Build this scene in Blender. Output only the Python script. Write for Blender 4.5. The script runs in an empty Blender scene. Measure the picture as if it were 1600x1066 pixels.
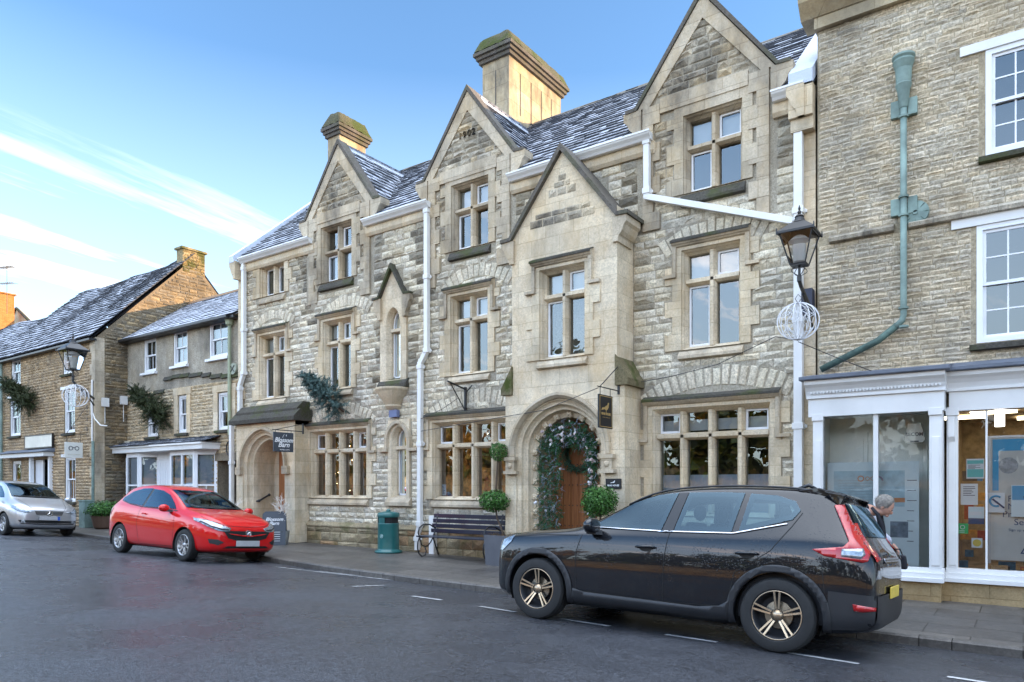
import bpy, bmesh, math, random
from mathutils import Vector, Matrix, Euler
from mathutils.bvhtree import BVHTree
rnd = random.Random(7)
R = math.radians
S = bpy.context.scene
COL = S.collection
H0 = 762.0
def tt(px): return (px-800)/1120.0
def PX(px, D):
    t = tt(px); return D*(-.5807+.8141*t)/(.8141+.5807*t)
def PZ(px, py, D):
    t = tt(px); return 1.5+(H0-py)/1120.0*D/(.8141+.5807*t)
def pave_z(x): return -.015-.0118*(max(x, -40)+6)
def kerb_y(x):
    pts = [(-60, 12.0), (-30, 10.1), (-24, 9.75), (-19, 9.45), (-14, 9.3), (-10.6, 8.85), (-8, 8.72), (0, 8.65), (30, 8.4)]
    if x <= pts[0][0]: return pts[0][1]
    for a, b in zip(pts, pts[1:]):
        if x <= b[0]: return a[1]+(b[1]-a[1])*(x-a[0])/(b[0]-a[0])
    return pts[-1][1]
def road_z(x, y):
    s = max(0, kerb_y(x)-y); s = min(s, 7)
    return pave_z(x)-.1+.075*s-.0054*s*s
# ---------------------------------------------------------------- materials
MATS = {}
def newmat(name):
    m = bpy.data.materials.new(name); m.use_nodes = True
    nt = m.node_tree
    return m, nt, nt.nodes['Principled BSDF']
def ramp(nt, src, a, b, ca=(0, 0, 0, 1), cb=(1, 1, 1, 1)):
    r = nt.nodes.new('ShaderNodeValToRGB'); r.color_ramp.elements[0].position = a; r.color_ramp.elements[1].position = b
    r.color_ramp.elements[0].color = ca; r.color_ramp.elements[1].color = cb
    nt.links.new(src, r.inputs[0]); return r.outputs[0]
def noise(nt, vec, scale, detail=4, rough=.6):
    n = nt.nodes.new('ShaderNodeTexNoise'); n.inputs['Scale'].default_value = scale
    n.inputs['Detail'].default_value = detail; n.inputs['Roughness'].default_value = rough
    if vec is not None: nt.links.new(vec, n.inputs['Vector'])
    return n.outputs[0]
def mixc(nt, fac, a, b, mode='MIX'):
    m = nt.nodes.new('ShaderNodeMix'); m.data_type = 'RGBA'; m.blend_type = mode
    for s, v in ((m.inputs[0], fac), (m.inputs[6], a), (m.inputs[7], b)):
        if isinstance(v, bpy.types.NodeSocket): nt.links.new(v, s)
        else: s.default_value = v
    return m.outputs[2]
def math_(nt, op, a, b=0.5, c=None):
    m = nt.nodes.new('ShaderNodeMath'); m.operation = op
    for i, v in enumerate((a, b) if c is None else (a, b, c)):
        if isinstance(v, bpy.types.NodeSocket): nt.links.new(v, m.inputs[i])
        else: m.inputs[i].default_value = v
    return m.outputs[0]
def bump(nt, b, h, dist, strength=1.0):
    n = nt.nodes.new('ShaderNodeBump'); n.inputs['Distance'].default_value = dist; n.inputs['Strength'].default_value = strength
    nt.links.new(h, n.inputs['Height']); nt.links.new(n.outputs[0], b.inputs['Normal'])
def pos(nt): return nt.nodes.new('ShaderNodeNewGeometry').outputs['Position']
def objc(nt): return nt.nodes.new('ShaderNodeTexCoord').outputs['Object']
def scalev(nt, v, s):
    m = nt.nodes.new('ShaderNodeMapping'); nt.links.new(v, m.inputs[0]); m.inputs['Scale'].default_value = s; return m.outputs[0]
def c4(c): return (c[0], c[1], c[2], 1)
def plain(name, col, rough=.5, metal=0, coat=0, var=.12, bscale=0, bdist=0, spec=None, nscale=3.0, alpha=1):
    if name in MATS: return MATS[name]
    m, nt, b = newmat(name)
    v = objc(nt)
    if var:
        n = noise(nt, v, nscale, 5)
        f = ramp(nt, n, .25, .75, c4([1-var]*3), c4([1+var]*3))
        nt.links.new(mixc(nt, 1.0, c4(col), f, 'MULTIPLY'), b.inputs['Base Color'])
    else: b.inputs['Base Color'].default_value = c4(col)
    b.inputs['Roughness'].default_value = rough; b.inputs['Metallic'].default_value = metal
    b.inputs['Coat Weight'].default_value = coat; b.inputs['Coat Roughness'].default_value = .03
    if spec is not None: b.inputs['Specular IOR Level'].default_value = spec
    if bscale: bump(nt, b, noise(nt, v, bscale, 4), bdist)
    MATS[name] = m; return m
def stone(name, col, stain=(.06, .055, .05), samt=.5, grain=60, gd=.004, var=.18, joint=None, moss=0, s0=.5, s1=.72, sscale=1.1, spk=None):
    spk = (.22 if joint else .5) if spk is None else spk
    m, nt, b = newmat(name)
    p = pos(nt)
    at = nt.nodes.new('ShaderNodeAttribute'); at.attribute_name = 'tint'
    base = mixc(nt, 1.0, c4(col), at.outputs['Color'], 'MULTIPLY')
    n1 = noise(nt, p, 2.3, 6, .65)
    base = mixc(nt, 1.0, base, ramp(nt, n1, .3, .7, c4([1-var]*3), c4([1+var]*3)), 'MULTIPLY')
    n2 = noise(nt, p, 26, 4, .7)
    base = mixc(nt, .55 if joint else 1.0, base, ramp(nt, n2, .32, .66, (.55, .54, .52, 1), (1.22, 1.21, 1.18, 1)), 'MULTIPLY')
    n4 = noise(nt, scalev(nt, p, (1, 1, 1.5)), 48, 3, .75)
    base = mixc(nt, spk, base, ramp(nt, n4, .36, .5, (.42, .41, .39, 1), (1.03, 1.03, 1.03, 1)), 'MULTIPLY')
    och = ramp(nt, noise(nt, scalev(nt, p, (1, 1, .6)), 1.7, 5, .7), .42, .68)
    base = mixc(nt, math_(nt, 'MULTIPLY', och, .5 if joint else .28), base, (col[0]*.82, col[1]*.66, col[2]*.42, 1))
    hgt = noise(nt, p, grain, 5, .7)
    if joint:
        w, h = joint
        br = nt.nodes.new('ShaderNodeTexBrick')
        sx = nt.nodes.new('ShaderNodeSeparateXYZ'); nt.links.new(p, sx.inputs[0])
        cx = nt.nodes.new('ShaderNodeCombineXYZ')
        nt.links.new(math_(nt, 'ADD', sx.outputs[0], sx.outputs[1]), cx.inputs[0]); nt.links.new(sx.outputs[2], cx.inputs[1])
        nt.links.new(cx.outputs[0], br.inputs['Vector'])
        br.inputs['Scale'].default_value = 1; br.inputs['Brick Width'].default_value = w; br.inputs['Row Height'].default_value = h
        br.inputs['Mortar Size'].default_value = .006; br.inputs['Mortar Smooth'].default_value = .4
        br.inputs['Color1'].default_value = (.86, .84, .82, 1); br.inputs['Color2'].default_value = (1.1, 1.1, 1.1, 1); br.inputs['Mortar'].default_value = (.72, .68, .62, 1)
        base = mixc(nt, .8, base, br.outputs['Color'], 'MULTIPLY')
        hgt = math_(nt, 'SUBTRACT', hgt, math_(nt, 'MULTIPLY', br.outputs['Fac'], 1.2))
    st = ramp(nt, math_(nt, 'ADD', math_(nt, 'MULTIPLY', noise(nt, scalev(nt, p, (1, 1, .45)), sscale, 7, .7), .75), math_(nt, 'MULTIPLY', n2, .25)), s0, s1)
    base = mixc(nt, math_(nt, 'MULTIPLY', st, samt), base, c4(stain))
    if moss:
        mz = ramp(nt, noise(nt, p, 1.7, 6), .5, .62)
        base = mixc(nt, math_(nt, 'MULTIPLY', mz, moss), base, (.06, .075, .015, 1))
    nt.links.new(base, b.inputs['Base Color'])
    b.inputs['Roughness'].default_value = .9; b.inputs['Specular IOR Level'].default_value = .25
    bump(nt, b, hgt, gd)
    MATS[name] = m; return m
def frost_tile(name, col=(.09, .095, .11), frost=(.62, .68, .78), lo=.42, hi=.56, moss=0):
    m, nt, b = newmat(name)
    p = pos(nt)
    at = nt.nodes.new('ShaderNodeAttribute'); at.attribute_name = 'tint'
    n = noise(nt, p, 9, 6, .75); n3 = noise(nt, p, 40, 3, .7)
    sx = nt.nodes.new('ShaderNodeSeparateColor'); nt.links.new(at.outputs['Color'], sx.inputs[0])
    k = math_(nt, 'ADD', math_(nt, 'ADD', math_(nt, 'MULTIPLY', n, .6), math_(nt, 'MULTIPLY', n3, .4)), sx.outputs[0])
    f = ramp(nt, k, lo, hi)
    dark = mixc(nt, 1.0, c4(col), ramp(nt, n3, .3, .7, (.6, .6, .6, 1), (1.5, 1.5, 1.4, 1)), 'MULTIPLY')
    if moss:
        dark = mixc(nt, math_(nt, 'MULTIPLY', ramp(nt, noise(nt, p, 2.5, 5), .45, .6), moss), dark, (.16, .15, .02, 1))
    nt.links.new(mixc(nt, f, dark, c4(frost)), b.inputs['Base Color'])
    b.inputs['Roughness'].default_value = .75; b.inputs['Specular IOR Level'].default_value = .3
    bump(nt, b, n3, .01)
    MATS[name] = m; return m
def glass(name, tint=(.8, .85, .9), refl=.16, ior=1.5, wav=.0015, gcol=(1, 1, 1)):
    m, nt, b = newmat(name); nt.nodes.remove(b)
    out = nt.nodes['Material Output']
    tr = nt.nodes.new('ShaderNodeBsdfTransparent'); tr.inputs[0].default_value = c4(tint)
    gl = nt.nodes.new('ShaderNodeBsdfGlossy'); gl.inputs['Roughness'].default_value = .0; gl.inputs[0].default_value = c4(gcol)
    fr = nt.nodes.new('ShaderNodeFresnel'); fr.inputs[0].default_value = ior
    mx = nt.nodes.new('ShaderNodeMixShader')
    nt.links.new(math_(nt, 'MINIMUM', math_(nt, 'ADD', fr.outputs[0], refl), 1.0), mx.inputs[0])
    nt.links.new(tr.outputs[0], mx.inputs[1]); nt.links.new(gl.outputs[0], mx.inputs[2]); nt.links.new(mx.outputs[0], out.inputs[0])
    bp = nt.nodes.new('ShaderNodeBump'); bp.inputs['Distance'].default_value = wav
    nt.links.new(noise(nt, pos(nt), 2.2, 2), bp.inputs['Height']); nt.links.new(bp.outputs[0], gl.inputs['Normal'])
    MATS[name] = m; return m
def emit(name, col, s):
    m, nt, b = newmat(name); b.inputs['Base Color'].default_value = c4(col)
    b.inputs['Emission Color'].default_value = c4(col); b.inputs['Emission Strength'].default_value = s
    MATS[name] = m; return m
# ---------------------------------------------------------------- mesh builder
class MB:
    def __init__(s): s.v = []; s.f = []; s.t = []; s.m = []; s.tint = (1, 1, 1); s.mi = 0
    def add(s, vs, fs, tint=None):
        o = len(s.v); s.v.extend([tuple(v) for v in vs])
        for f in fs: s.f.append([i+o for i in f]); s.t.append(tint or s.tint); s.m.append(s.mi)
    def quad(s, a, b, c, d, tint=None): s.add((a, b, c, d), ((0, 1, 2, 3),), tint)
    def box(s, x0, x1, y0, y1, z0, z1, tint=None):
        if x0 > x1: x0, x1 = x1, x0
        if y0 > y1: y0, y1 = y1, y0
        if z0 > z1: z0, z1 = z1, z0
        s.add([(x0, y0, z0), (x1, y0, z0), (x1, y1, z0), (x0, y1, z0), (x0, y0, z1), (x1, y0, z1), (x1, y1, z1), (x0, y1, z1)],
              [(3, 2, 1, 0), (4, 5, 6, 7), (0, 1, 5, 4), (1, 2, 6, 5), (2, 3, 7, 6), (3, 0, 4, 7)], tint)
    def prism(s, poly, a, b, axis='Y', tint=None):
        """poly: 2-D outline; axis Y: (x,z), X: (y,z), Z: (x,y); extruded a..b"""
        n = len(poly)
        def mk(p, q):
            return (p[0], q, p[1]) if axis == 'Y' else ((q, p[0], p[1]) if axis == 'X' else (p[0], p[1], q))
        ar = sum(poly[i][0]*poly[(i+1) % n][1]-poly[(i+1) % n][0]*poly[i][1] for i in range(n))
        if ar < 0: poly = poly[::-1]
        vs = [mk(p, a) for p in poly]+[mk(p, b) for p in poly]
        fs = [list(range(n)), list(range(2*n-1, n-1, -1))]
        for i in range(n):
            j = (i+1) % n; fs.append([i, i+n, j+n, j])
        flip = (axis == 'Y') == (a > b)
        if flip: fs = [f[::-1] for f in fs]
        s.add(vs, fs, tint)
    def cyl(s, p0, p1, r0, r1=None, n=12, cap=True, tint=None):
        r1 = r0 if r1 is None else r1
        p0 = Vector(p0); p1 = Vector(p1); d = (p1-p0)
        if d.length < 1e-6: return
        d.normalize(); u = d.orthogonal().normalized(); w = d.cross(u)
        vs = []
        for p, r in ((p0, r0), (p1, r1)):
            for i in range(n):
                a = 2*math.pi*i/n; vs.append(p+u*(r*math.cos(a))+w*(r*math.sin(a)))
        fs = [(i, (i+1) % n, n+(i+1) % n, n+i) for i in range(n)]
        if cap: fs += [list(range(n-1, -1, -1)), list(range(n, 2*n))]
        s.add(vs, fs, tint)
    def tube(s, pts, r, n=8, tint=None):
        rs = r if isinstance(r, (list, tuple)) else [r]*len(pts)
        pts = [Vector(p) for p in pts]; up = None; vs = []
        for k, p in enumerate(pts):
            d = (pts[min(k+1, len(pts)-1)]-pts[max(k-1, 0)]).normalized()
            if up is None: up = d.orthogonal().normalized()
            up = (up-d*up.dot(d)).normalized(); w = d.cross(up)
            for i in range(n):
                a = 2*math.pi*i/n; vs.append(p+up*(rs[k]*math.cos(a))+w*(rs[k]*math.sin(a)))
        fs = []
        for k in range(len(pts)-1):
            for i in range(n):
                j = (i+1) % n; fs.append((k*n+i, k*n+j, (k+1)*n+j, (k+1)*n+i))
        fs += [list(range(n-1, -1, -1)), list(range((len(pts)-1)*n, len(pts)*n))]
        s.add(vs, fs, tint)
    def lathe(s, prof, c=(0, 0, 0), n=20, axis='Z', tint=None, ang0=0, cap=True):
        """prof (r,h) list around an axis through c"""
        vs = []; k = len(prof)
        for r, h in prof:
            for i in range(n):
                a = ang0+2*math.pi*i/n; x, y = r*math.cos(a), r*math.sin(a)
                if axis == 'Z': vs.append((c[0]+x, c[1]+y, c[2]+h))
                elif axis == 'Y': vs.append((c[0]+y, c[1]+h, c[2]+x))
                else: vs.append((c[0]+h, c[1]+x, c[2]+y))
        fs = []
        for q in range(k-1):
            for i in range(n):
                j = (i+1) % n; fs.append((q*n+i, q*n+j, (q+1)*n+j, (q+1)*n+i))
        if cap and prof[0][0] > 1e-5: fs.append(list(range(n-1, -1, -1)))
        if cap and prof[-1][0] > 1e-5: fs.append(list(range((k-1)*n, k*n)))
        s.add(vs, fs, tint)
    def ball(s, c, r, n=12, k=8, tint=None):
        rr = r if isinstance(r, (tuple, list)) else (r, r, r)
        o = len(s.v)
        prof = [(math.sin(math.pi*i/k), -math.cos(math.pi*i/k)) for i in range(k+1)]
        m = MB(); m.lathe([(max(p[0], 1e-4), p[1]) for p in prof], n=n)
        s.add([(c[0]+v[0]*rr[0], c[1]+v[1]*rr[1], c[2]+v[2]*rr[2]) for v in m.v], m.f, tint)
    def sweep(s, path, prof, tint=None):
        """rect sweep: path = list of closed XZ corner points (ccw), prof = (inset, y); mitred"""
        n = len(path); ins = []
        for i in range(n):
            p0, p1, p2 = Vector(path[i-1]), Vector(path[i]), Vector(path[(i+1) % n])
            d1 = (p1-p0).normalized(); d2 = (p2-p1).normalized()
            n1 = Vector((-d1.y, d1.x)); n2 = Vector((-d2.y, d2.x))
            b = (n1+n2); b = b/max(.2, b.dot(n1)); ins.append((p1, b))
        vs = []
        for q, y in prof:
            for p, b in ins: vs.append((p.x+b.x*q, y, p.y+b.y*q))
        fs = []
        for k in range(len(prof)-1):
            for i in range(n):
                j = (i+1) % n; fs.append((k*n+i, k*n+j, (k+1)*n+j, (k+1)*n+i))
        s.add(vs, fs, tint)
    def build(s, name, mats, parent=None, smooth=False, bevel=0, loc=None):
        me = bpy.data.meshes.new(name)
        vs = s.v
        if loc is not None: vs = [(v[0]-loc[0], v[1]-loc[1], v[2]-loc[2]) for v in vs]
        me.from_pydata(vs, [], s.f)
        if not isinstance(mats, (list, tuple)): mats = [mats]
        for m in mats: me.materials.append(m)
        if len(mats) > 1: me.polygons.foreach_set('material_index', s.m)
        at = me.attributes.new('tint', 'FLOAT_COLOR', 'FACE')
        buf = []
        for t in s.t: buf.extend((t[0], t[1], t[2], 1))
        at.data.foreach_set('color', buf)
        if smooth: me.polygons.foreach_set('use_smooth', [True]*len(me.polygons))
        me.validate(); me.update()
        o = bpy.data.objects.new(name, me); COL.objects.link(o)
        if loc is not None: o.location = loc
        if parent is not None:
            o.parent = parent
            if parent.get('_w'): o.matrix_parent_inverse = Matrix.Translation(-Vector(parent.location))
        if bevel:
            md = o.modifiers.new('bevel', 'BEVEL'); md.width = bevel; md.segments = 2; md.limit_method = 'ANGLE'
        if smooth and smooth != 'all':
            for e in me.edges: pass
        return o
def thing(name, label, cat, loc=(0, 0, 0), rz=0, group=None, world=False, **k):
    o = bpy.data.objects.new(name, None); COL.objects.link(o); o.location = loc; o.rotation_euler = (0, 0, rz)
    o.empty_display_size = .2
    o['label'] = label; o['category'] = cat
    if group: o['group'] = group
    if world: o['_w'] = 1
    return o
def tag(o, label=None, cat=None, group=None, kind=None):
    if label: o['label'] = label
    if cat: o['category'] = cat
    if group: o['group'] = group
    if kind: o['kind'] = kind
    return o
def autosmooth(o, ang=35):
    me = o.data
    bm = bmesh.new(); bm.from_mesh(me)
    for f in bm.faces: f.smooth = True
    for e in bm.edges:
        if len(e.link_faces) == 2 and e.calc_face_angle(0) > R(ang): e.smooth = False
    bm.to_mesh(me); bm.free(); return o
def text(body, size, name, mat, parent=None, depth=.002, loc=(0, 0, 0), rot=(R(90), 0, 0), shear=0, spacing=1, align='CENTER', bold=0, world=False):
    cu = bpy.data.curves.new(name, 'FONT'); cu.body = body; cu.size = size; cu.extrude = depth; cu.align_x = align; cu.shear = shear
    cu.space_character = spacing; cu.offset = bold; cu.resolution_u = 3
    t = bpy.data.objects.new(name, cu); COL.objects.link(t)
    dg = bpy.context.evaluated_depsgraph_get()
    me = bpy.data.meshes.new_from_object(t.evaluated_get(dg)); bpy.data.objects.remove(t)
    me.materials.clear(); me.materials.append(mat)
    me.transform(Matrix.Translation(loc) @ Euler(rot).to_matrix().to_4x4())
    o = bpy.data.objects.new(name, me); COL.objects.link(o)
    if parent is not None:
        o.parent = parent
        if parent.get('_w'): o.matrix_parent_inverse = Matrix.Translation(-Vector(parent.location))
    return o
# ---------------------------------------------------------------- stonework
def inpoly(x, z, poly):
    c = False; j = len(poly)-1
    for i in range(len(poly)):
        a, b = poly[i], poly[j]
        if (a[1] > z) != (b[1] > z) and x < (b[0]-a[0])*(z-a[1])/(b[1]-a[1])+a[0]: c = not c
        j = i
    return c
def runs(ok, a, b, step=.03):
    out = []; s = None; x = a
    while x <= b:
        if ok(x):
            if s is None: s = x
        elif s is not None:
            if x-s > .06: out.append((s, x-step))
            s = None
        x += step
    if s is not None and b-s > .06: out.append((s, b))
    return out
def stones(mb, O, u, n, ok, s0, s1, z0, z1, rowh=.15, lmin=.18, lmax=.42, dep=.045, pal=((1, 1, 1),), gap=.011, rough=1, wob=0, tone=None):
    """rough-faced coursed stones as real relief on the plane O + s*u + z, outward normal n"""
    O = Vector(O); u = Vector(u); n = Vector(n)
    z = z0
    while z < z1-.03:
        h = rowh*rnd.uniform(.8, 1.22); h = min(h, z1-z)
        zm = z+h/2
        for a, b in runs(lambda s: ok(s, zm), s0, s1):
            s = a
            while s < b-.01:
                L = rnd.uniform(lmin, lmax)
                if b-(s+L) < lmin*.6: L = b-s
                e0, e1 = s+gap*.5, s+L-gap*.5; g0, g1 = z+gap*.5, z+h-gap*.5
                if e1-e0 > .02:
                    c = rnd.choice(pal); k = rnd.uniform(.86, 1.13)*(tone((e0+e1)/2, zm) if tone else 1); col = (c[0]*k, c[1]*k, c[2]*k)
                    ins = min(.02, (e1-e0)*.2, h*.2)
                    d1 = dep*rnd.uniform(.25, .55); W = lambda: rnd.uniform(-wob, wob)
                    def P(ss, zz, d): return O+u*ss+n*d+Vector((0, 0, zz))
                    base = [P(e0, g0+W(), 0), P(e1, g0+W(), 0), P(e1, g1+W(), 0), P(e0, g1+W(), 0)]
                    sh = [P(e0+ins*rnd.uniform(.6, 1.6), g0+ins*rnd.uniform(.5, 1.5), d1*rnd.uniform(.5, 1.2)), P(e1-ins*rnd.uniform(.6, 1.6), g0+ins*rnd.uniform(.5, 1.5), d1*rnd.uniform(.5, 1.2)),
                          P(e1-ins*rnd.uniform(.6, 1.6), g1-ins*rnd.uniform(.5, 1.5), d1*rnd.uniform(.6, 1.4)), P(e0+ins*rnd.uniform(.6, 1.6), g1-ins*rnd.uniform(.5, 1.5), d1*rnd.uniform(.6, 1.4))]
                    mz = z+h*rnd.uniform(.4, .75)
                    w = (e1-e0)
                    rd = [P(e0+w*rnd.uniform(.2, .4), mz, dep*rnd.uniform(.5, 1.15)), P(e1-w*rnd.uniform(.2, .4), z+h*rnd.uniform(.4, .75), dep*rnd.uniform(.5, 1.15))]
                    mb.add(base+sh+rd, [(0, 1, 5, 4), (1, 2, 6, 5), (2, 3, 7, 6), (3, 0, 4, 7), (4, 5, 9, 8), (5, 6, 9), (6, 7, 8, 9), (7, 4, 8)], col)
                s += L
        z += h
def tiles(mb, O, u, v, ok, s0, s1, v1, rowh=.17, wmin=.14, wmax=.34, th=.022, frost=.5):
    """stone slates: u along the eave, v up the slope (unit vectors)"""
    O = Vector(O); u = Vector(u).normalized(); v = Vector(v).normalized(); n = u.cross(v)
    if n.z < 0: n = -n
    t = 0; row = 0
    while t < v1:
        h = rowh*(1.15-.4*t/max(v1, .1)); off = rnd.uniform(0, .2); tm = t+h*.5
        for a, b in runs(lambda s: ok(s, tm), s0, s1, .05):
            s = a
            while s < b-.01:
                w = rnd.uniform(wmin, wmax)
                if b-(s+w) < wmin*.6: w = b-s
                lift = th*rnd.uniform(1.0, 1.9); dt = rnd.uniform(-.012, .012); g = .004
                P = lambda ss, vv, d: O+u*ss+v*vv+n*d
                a0 = P(s+g, t+dt, lift); a1 = P(s+w-g, t+dt*rnd.uniform(.2, 1.4), lift*rnd.uniform(.85, 1.1))
                m0 = P(s+g, t+h*.32, lift*.82); m1 = P(s+w-g, t+h*.32, lift*.82)
                b0 = P(s+g, t+h*1.25, .004); b1 = P(s+w-g, t+h*1.25, .004)
                l0 = P(s+g, t+dt, -.004); l1 = P(s+w-g, t+dt, -.004)
                fr = frost-.5+rnd.uniform(-.09, .09)
                mb.add([a0, a1, m0, m1, b0, b1, l0, l1], [(0, 1, 3, 2)], (fr-.06, 0, 0))
                o = len(mb.v)-8
                for f, q in (((2, 3, 5, 4), fr+.05), ((6, 7, 1, 0), -.3), ((0, 2, 4, 6), -.2), ((7, 5, 3, 1), -.2)):
                    mb.f.append([i+o for i in f]); mb.t.append((q, 0, 0)); mb.m.append(mb.mi)
                s += w
        t += h; row += 1
def voussoirs(mb, cx, zs, half, rise, band, D, n, dep=.05, pal=((1, 1, 1),)):
    """segmental relieving arch of rough wedge stones on a wall facing -Y"""
    r = (half*half+rise*rise)/(2*rise); cz = zs+rise-r; a0 = math.asin(min(1, half/r))
    for i in range(n):
        p, q = -a0+2*a0*i/n+.006, -a0+2*a0*(i+1)/n-.006
        k = rnd.uniform(.85, 1.12); c = rnd.choice(pal); b2 = band*rnd.uniform(.85, 1.1)
        f = lambda a, rr, d: (cx+rr*math.sin(a), D-d, cz+rr*math.cos(a))
        d = dep*rnd.uniform(.6, 1.1); m = (p+q)/2
        mb.add([f(p, r, 0), f(q, r, 0), f(q, r+b2, 0), f(p, r+b2, 0), f(p+.003, r+.015, d*.6), f(q-.003, r+.015, d*.6), f(q-.003, r+b2-.015, d*.6), f(p+.003, r+b2-.015, d*.6), f(m, r+b2*.5, d)],
               [(0, 1, 5, 4), (1, 2, 6, 5), (2, 3, 7, 6), (3, 0, 4, 7), (4, 5, 8), (5, 6, 8), (6, 7, 8), (7, 4, 8)], (c[0]*k, c[1]*k, c[2]*k))
def inarch(x, z, cx, zs, half, rise, band):
    r = (half*half+rise*rise)/(2*rise); cz = zs+rise-r
    a0 = math.asin(min(1, half/r)); dx, dz = x-cx, z-cz; d = math.hypot(dx, dz)
    return r-.02 < d < r+band+.02 and dz > 0 and abs(math.atan2(dx, dz)) < a0
# ================================================================ materials used by the stone buildings
STONE = stone('rock_faced_limestone', (.72, .67, .57), samt=.6, s0=.54, s1=.66, gd=.012, grain=38)
ROUGHOLD = stone('weathered_limestone', (.56, .50, .41), samt=.85, s0=.48, s1=.6, gd=.012, grain=38)
ASH = stone('dressed_limestone', (.72, .62, .47), samt=.65, s0=.5, s1=.7, gd=.002, grain=70, joint=(.62, .31), var=.12)
ASHOLD = stone('weathered_dressed_limestone', (.58, .50, .385), samt=.65, s0=.48, s1=.64, gd=.003, joint=(.6, .33), var=.14)
DARKST = stone('blackened_stone', (.085, .08, .07), samt=.4, gd=.006, moss=.6)
MORTAR = stone('lime_mortar', (.42, .38, .31), gd=.004)
TILE = frost_tile('frosted_stone_slates', (.055, .06, .075), (.50, .53, .60), .42, .62)
COPE = stone('gable_coping_stone', (.15, .135, .12), samt=.7, gd=.006, moss=.35)
COPEFROST = frost_tile('frosted_coping', col=(.2, .19, .17), lo=.42, hi=.6)
MOSSY = stone('mossy_cap_stone', (.2, .17, .1), samt=.5, gd=.012, moss=1.0)
WHITE = plain('white_gloss_paint', (.76, .75, .73), .4, var=.1, nscale=1.6)
WHITE2 = plain('white_window_paint', (.8, .81, .83), .35, var=.04)
GLASS = glass('window_glass', refl=.09, gcol=(.85, .95, 1))
DARKROOM = plain('dim_room', (.035, .033, .03), .9, var=.5, nscale=1.5)
BLIND = plain('cream_blind', (.6, .58, .52), .9, var=.08)
CURT = plain('grey_blue_voile', (.45, .5, .55), .9, var=.1)
LEAD = plain('lead_sheet', (.13, .15, .19), .55, var=.3, bscale=30, bdist=.003)
IRON = plain('black_iron', (.018, .018, .02), .4, var=.1)
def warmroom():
    m, nt, b = newmat('warm_glowing_room'); p = pos(nt); n = noise(nt, p, 5, 4, .7)
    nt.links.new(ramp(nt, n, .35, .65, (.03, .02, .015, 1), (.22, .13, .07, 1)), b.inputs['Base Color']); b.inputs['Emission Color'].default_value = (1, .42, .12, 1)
    nt.links.new(math_(nt, 'MULTIPLY', ramp(nt, n, .45, .75), .14), b.inputs['Emission Strength']); return m  # walls themselves glow in noise patches, standing in for lamplight
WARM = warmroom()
BULB = emit('warm_bulb', (1.0, .66, .32), 9)
OAK = None
def oak():
    m, nt, b = newmat('oak_planks')
    v = pos(nt)
    n = noise(nt, scalev(nt, v, (14, 14, .8)), 3, 6, .7)
    nt.links.new(ramp(nt, n, .3, .7, (.20, .062, .018, 1), (.42, .16, .05, 1)), b.inputs['Base Color'])
    b.inputs['Roughness'].default_value = .5; bump(nt, b, n, .004); return m
OAK = oak()
PALN = [(1, 1, 1), (.95, .93, .92), (1.05, 1.02, .96), (.87, .87, .87), (1.07, 1.05, 1.0), (1.0, .95, .86)]
PALD = [(1, 1, 1), (.86, .86, .84), (.74, .73, .7), (1.12, 1.08, 1.0), (1.05, .95, .78)]

def arch(cx, zs, half, rise, zb, k=.15, n=10):
    pts = [(cx-half, zb)]
    for i in range(n+1):
        a = math.pi/2*i/n; pts.append((cx-half*math.cos(a), zs+rise*((1-k)*math.sin(a)+k*i/n)))
    for i in range(n-1, -1, -1):
        a = math.pi/2*i/n; pts.append((cx+half*math.cos(a), zs+rise*((1-k)*math.sin(a)+k*i/n)))
    pts.append((cx+half, zb)); return pts
def arch_sweep(mb, cx, zs, half, rise, zb, prof, k=.15, tint=None):
    rows = [[(p[0], y, p[1]) for p in arch(cx, zs, half-q, rise-q, zb, k)] for q, y in prof]
    n = len(rows[0]); vs = [v for r in rows for v in r]; fs = []
    for a in range(len(rows)-1):
        for i in range(n-1): fs.append((a*n+i, (a+1)*n+i, (a+1)*n+i+1, a*n+i+1))
    mb.add(vs, fs, tint)
def arch_wall(mb, x0, x1, z0, z1, y, cx, zs, half, rise, k=.15):
    p = arch(cx, zs, half, rise, z0, k)
    mb.quad((x0, y, z0), (cx-half, y, z0), (cx-half, y, z1), (x0, y, z1)); mb.quad((cx+half, y, z0), (x1, y, z0), (x1, y, z1), (cx+half, y, z1))
    for a, b in zip(p[1:-1], p[2:-1]): mb.quad((a[0], y, a[1]), (b[0], y, b[1]), (b[0], y, z1), (a[0], y, z1))
def hood_mould(par, x0, x1, z, zd, D, mat, ret=.16):
    """square label: top run, two drops, returned feet"""
    m = MB()
    pr = [(-.0, 0), (.11, 0), (.13, .03), (.13, .06), (.02, .115), (0, .115)]
    m.mi = 1; m.prism([(D-a, z+b) for a, b in pr], x0-.11, x1+.11, 'X'); m.mi = 1; m.prism([(D-.0, z-.05), (D-.07, z-.03), (D-.09, z-.001), (D, z-.001)], x0-.10, x1+.10, 'X'); m.mi = 0; m.prism([(D, z+.118), (D-.02, z+.118), (D-.133, z+.062), (D-.133, z+.03), (D-.15, z+.03), (D-.15, z+.07), (D-.02, z+.135), (D, z+.135)], x0-.12, x1+.12, 'X'); m.mi = 1
    for s, x in ((-1, x0-.11), (1, x1+.11)):
        xa, xb = (x, x+.07) if s < 0 else (x-.07, x)
        m.box(xa, xb, D-.075, D+.01, zd, z+.004)
        xo = xa-ret if s < 0 else xb+ret
        m.box(min(xa, xo), max(xb, xo), D-.085, D+.012, zd-.055, zd-.0)
    return m.build('hood_mould', [mat, ASHOLD], par)
OPEN = []; EXCL = []
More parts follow.
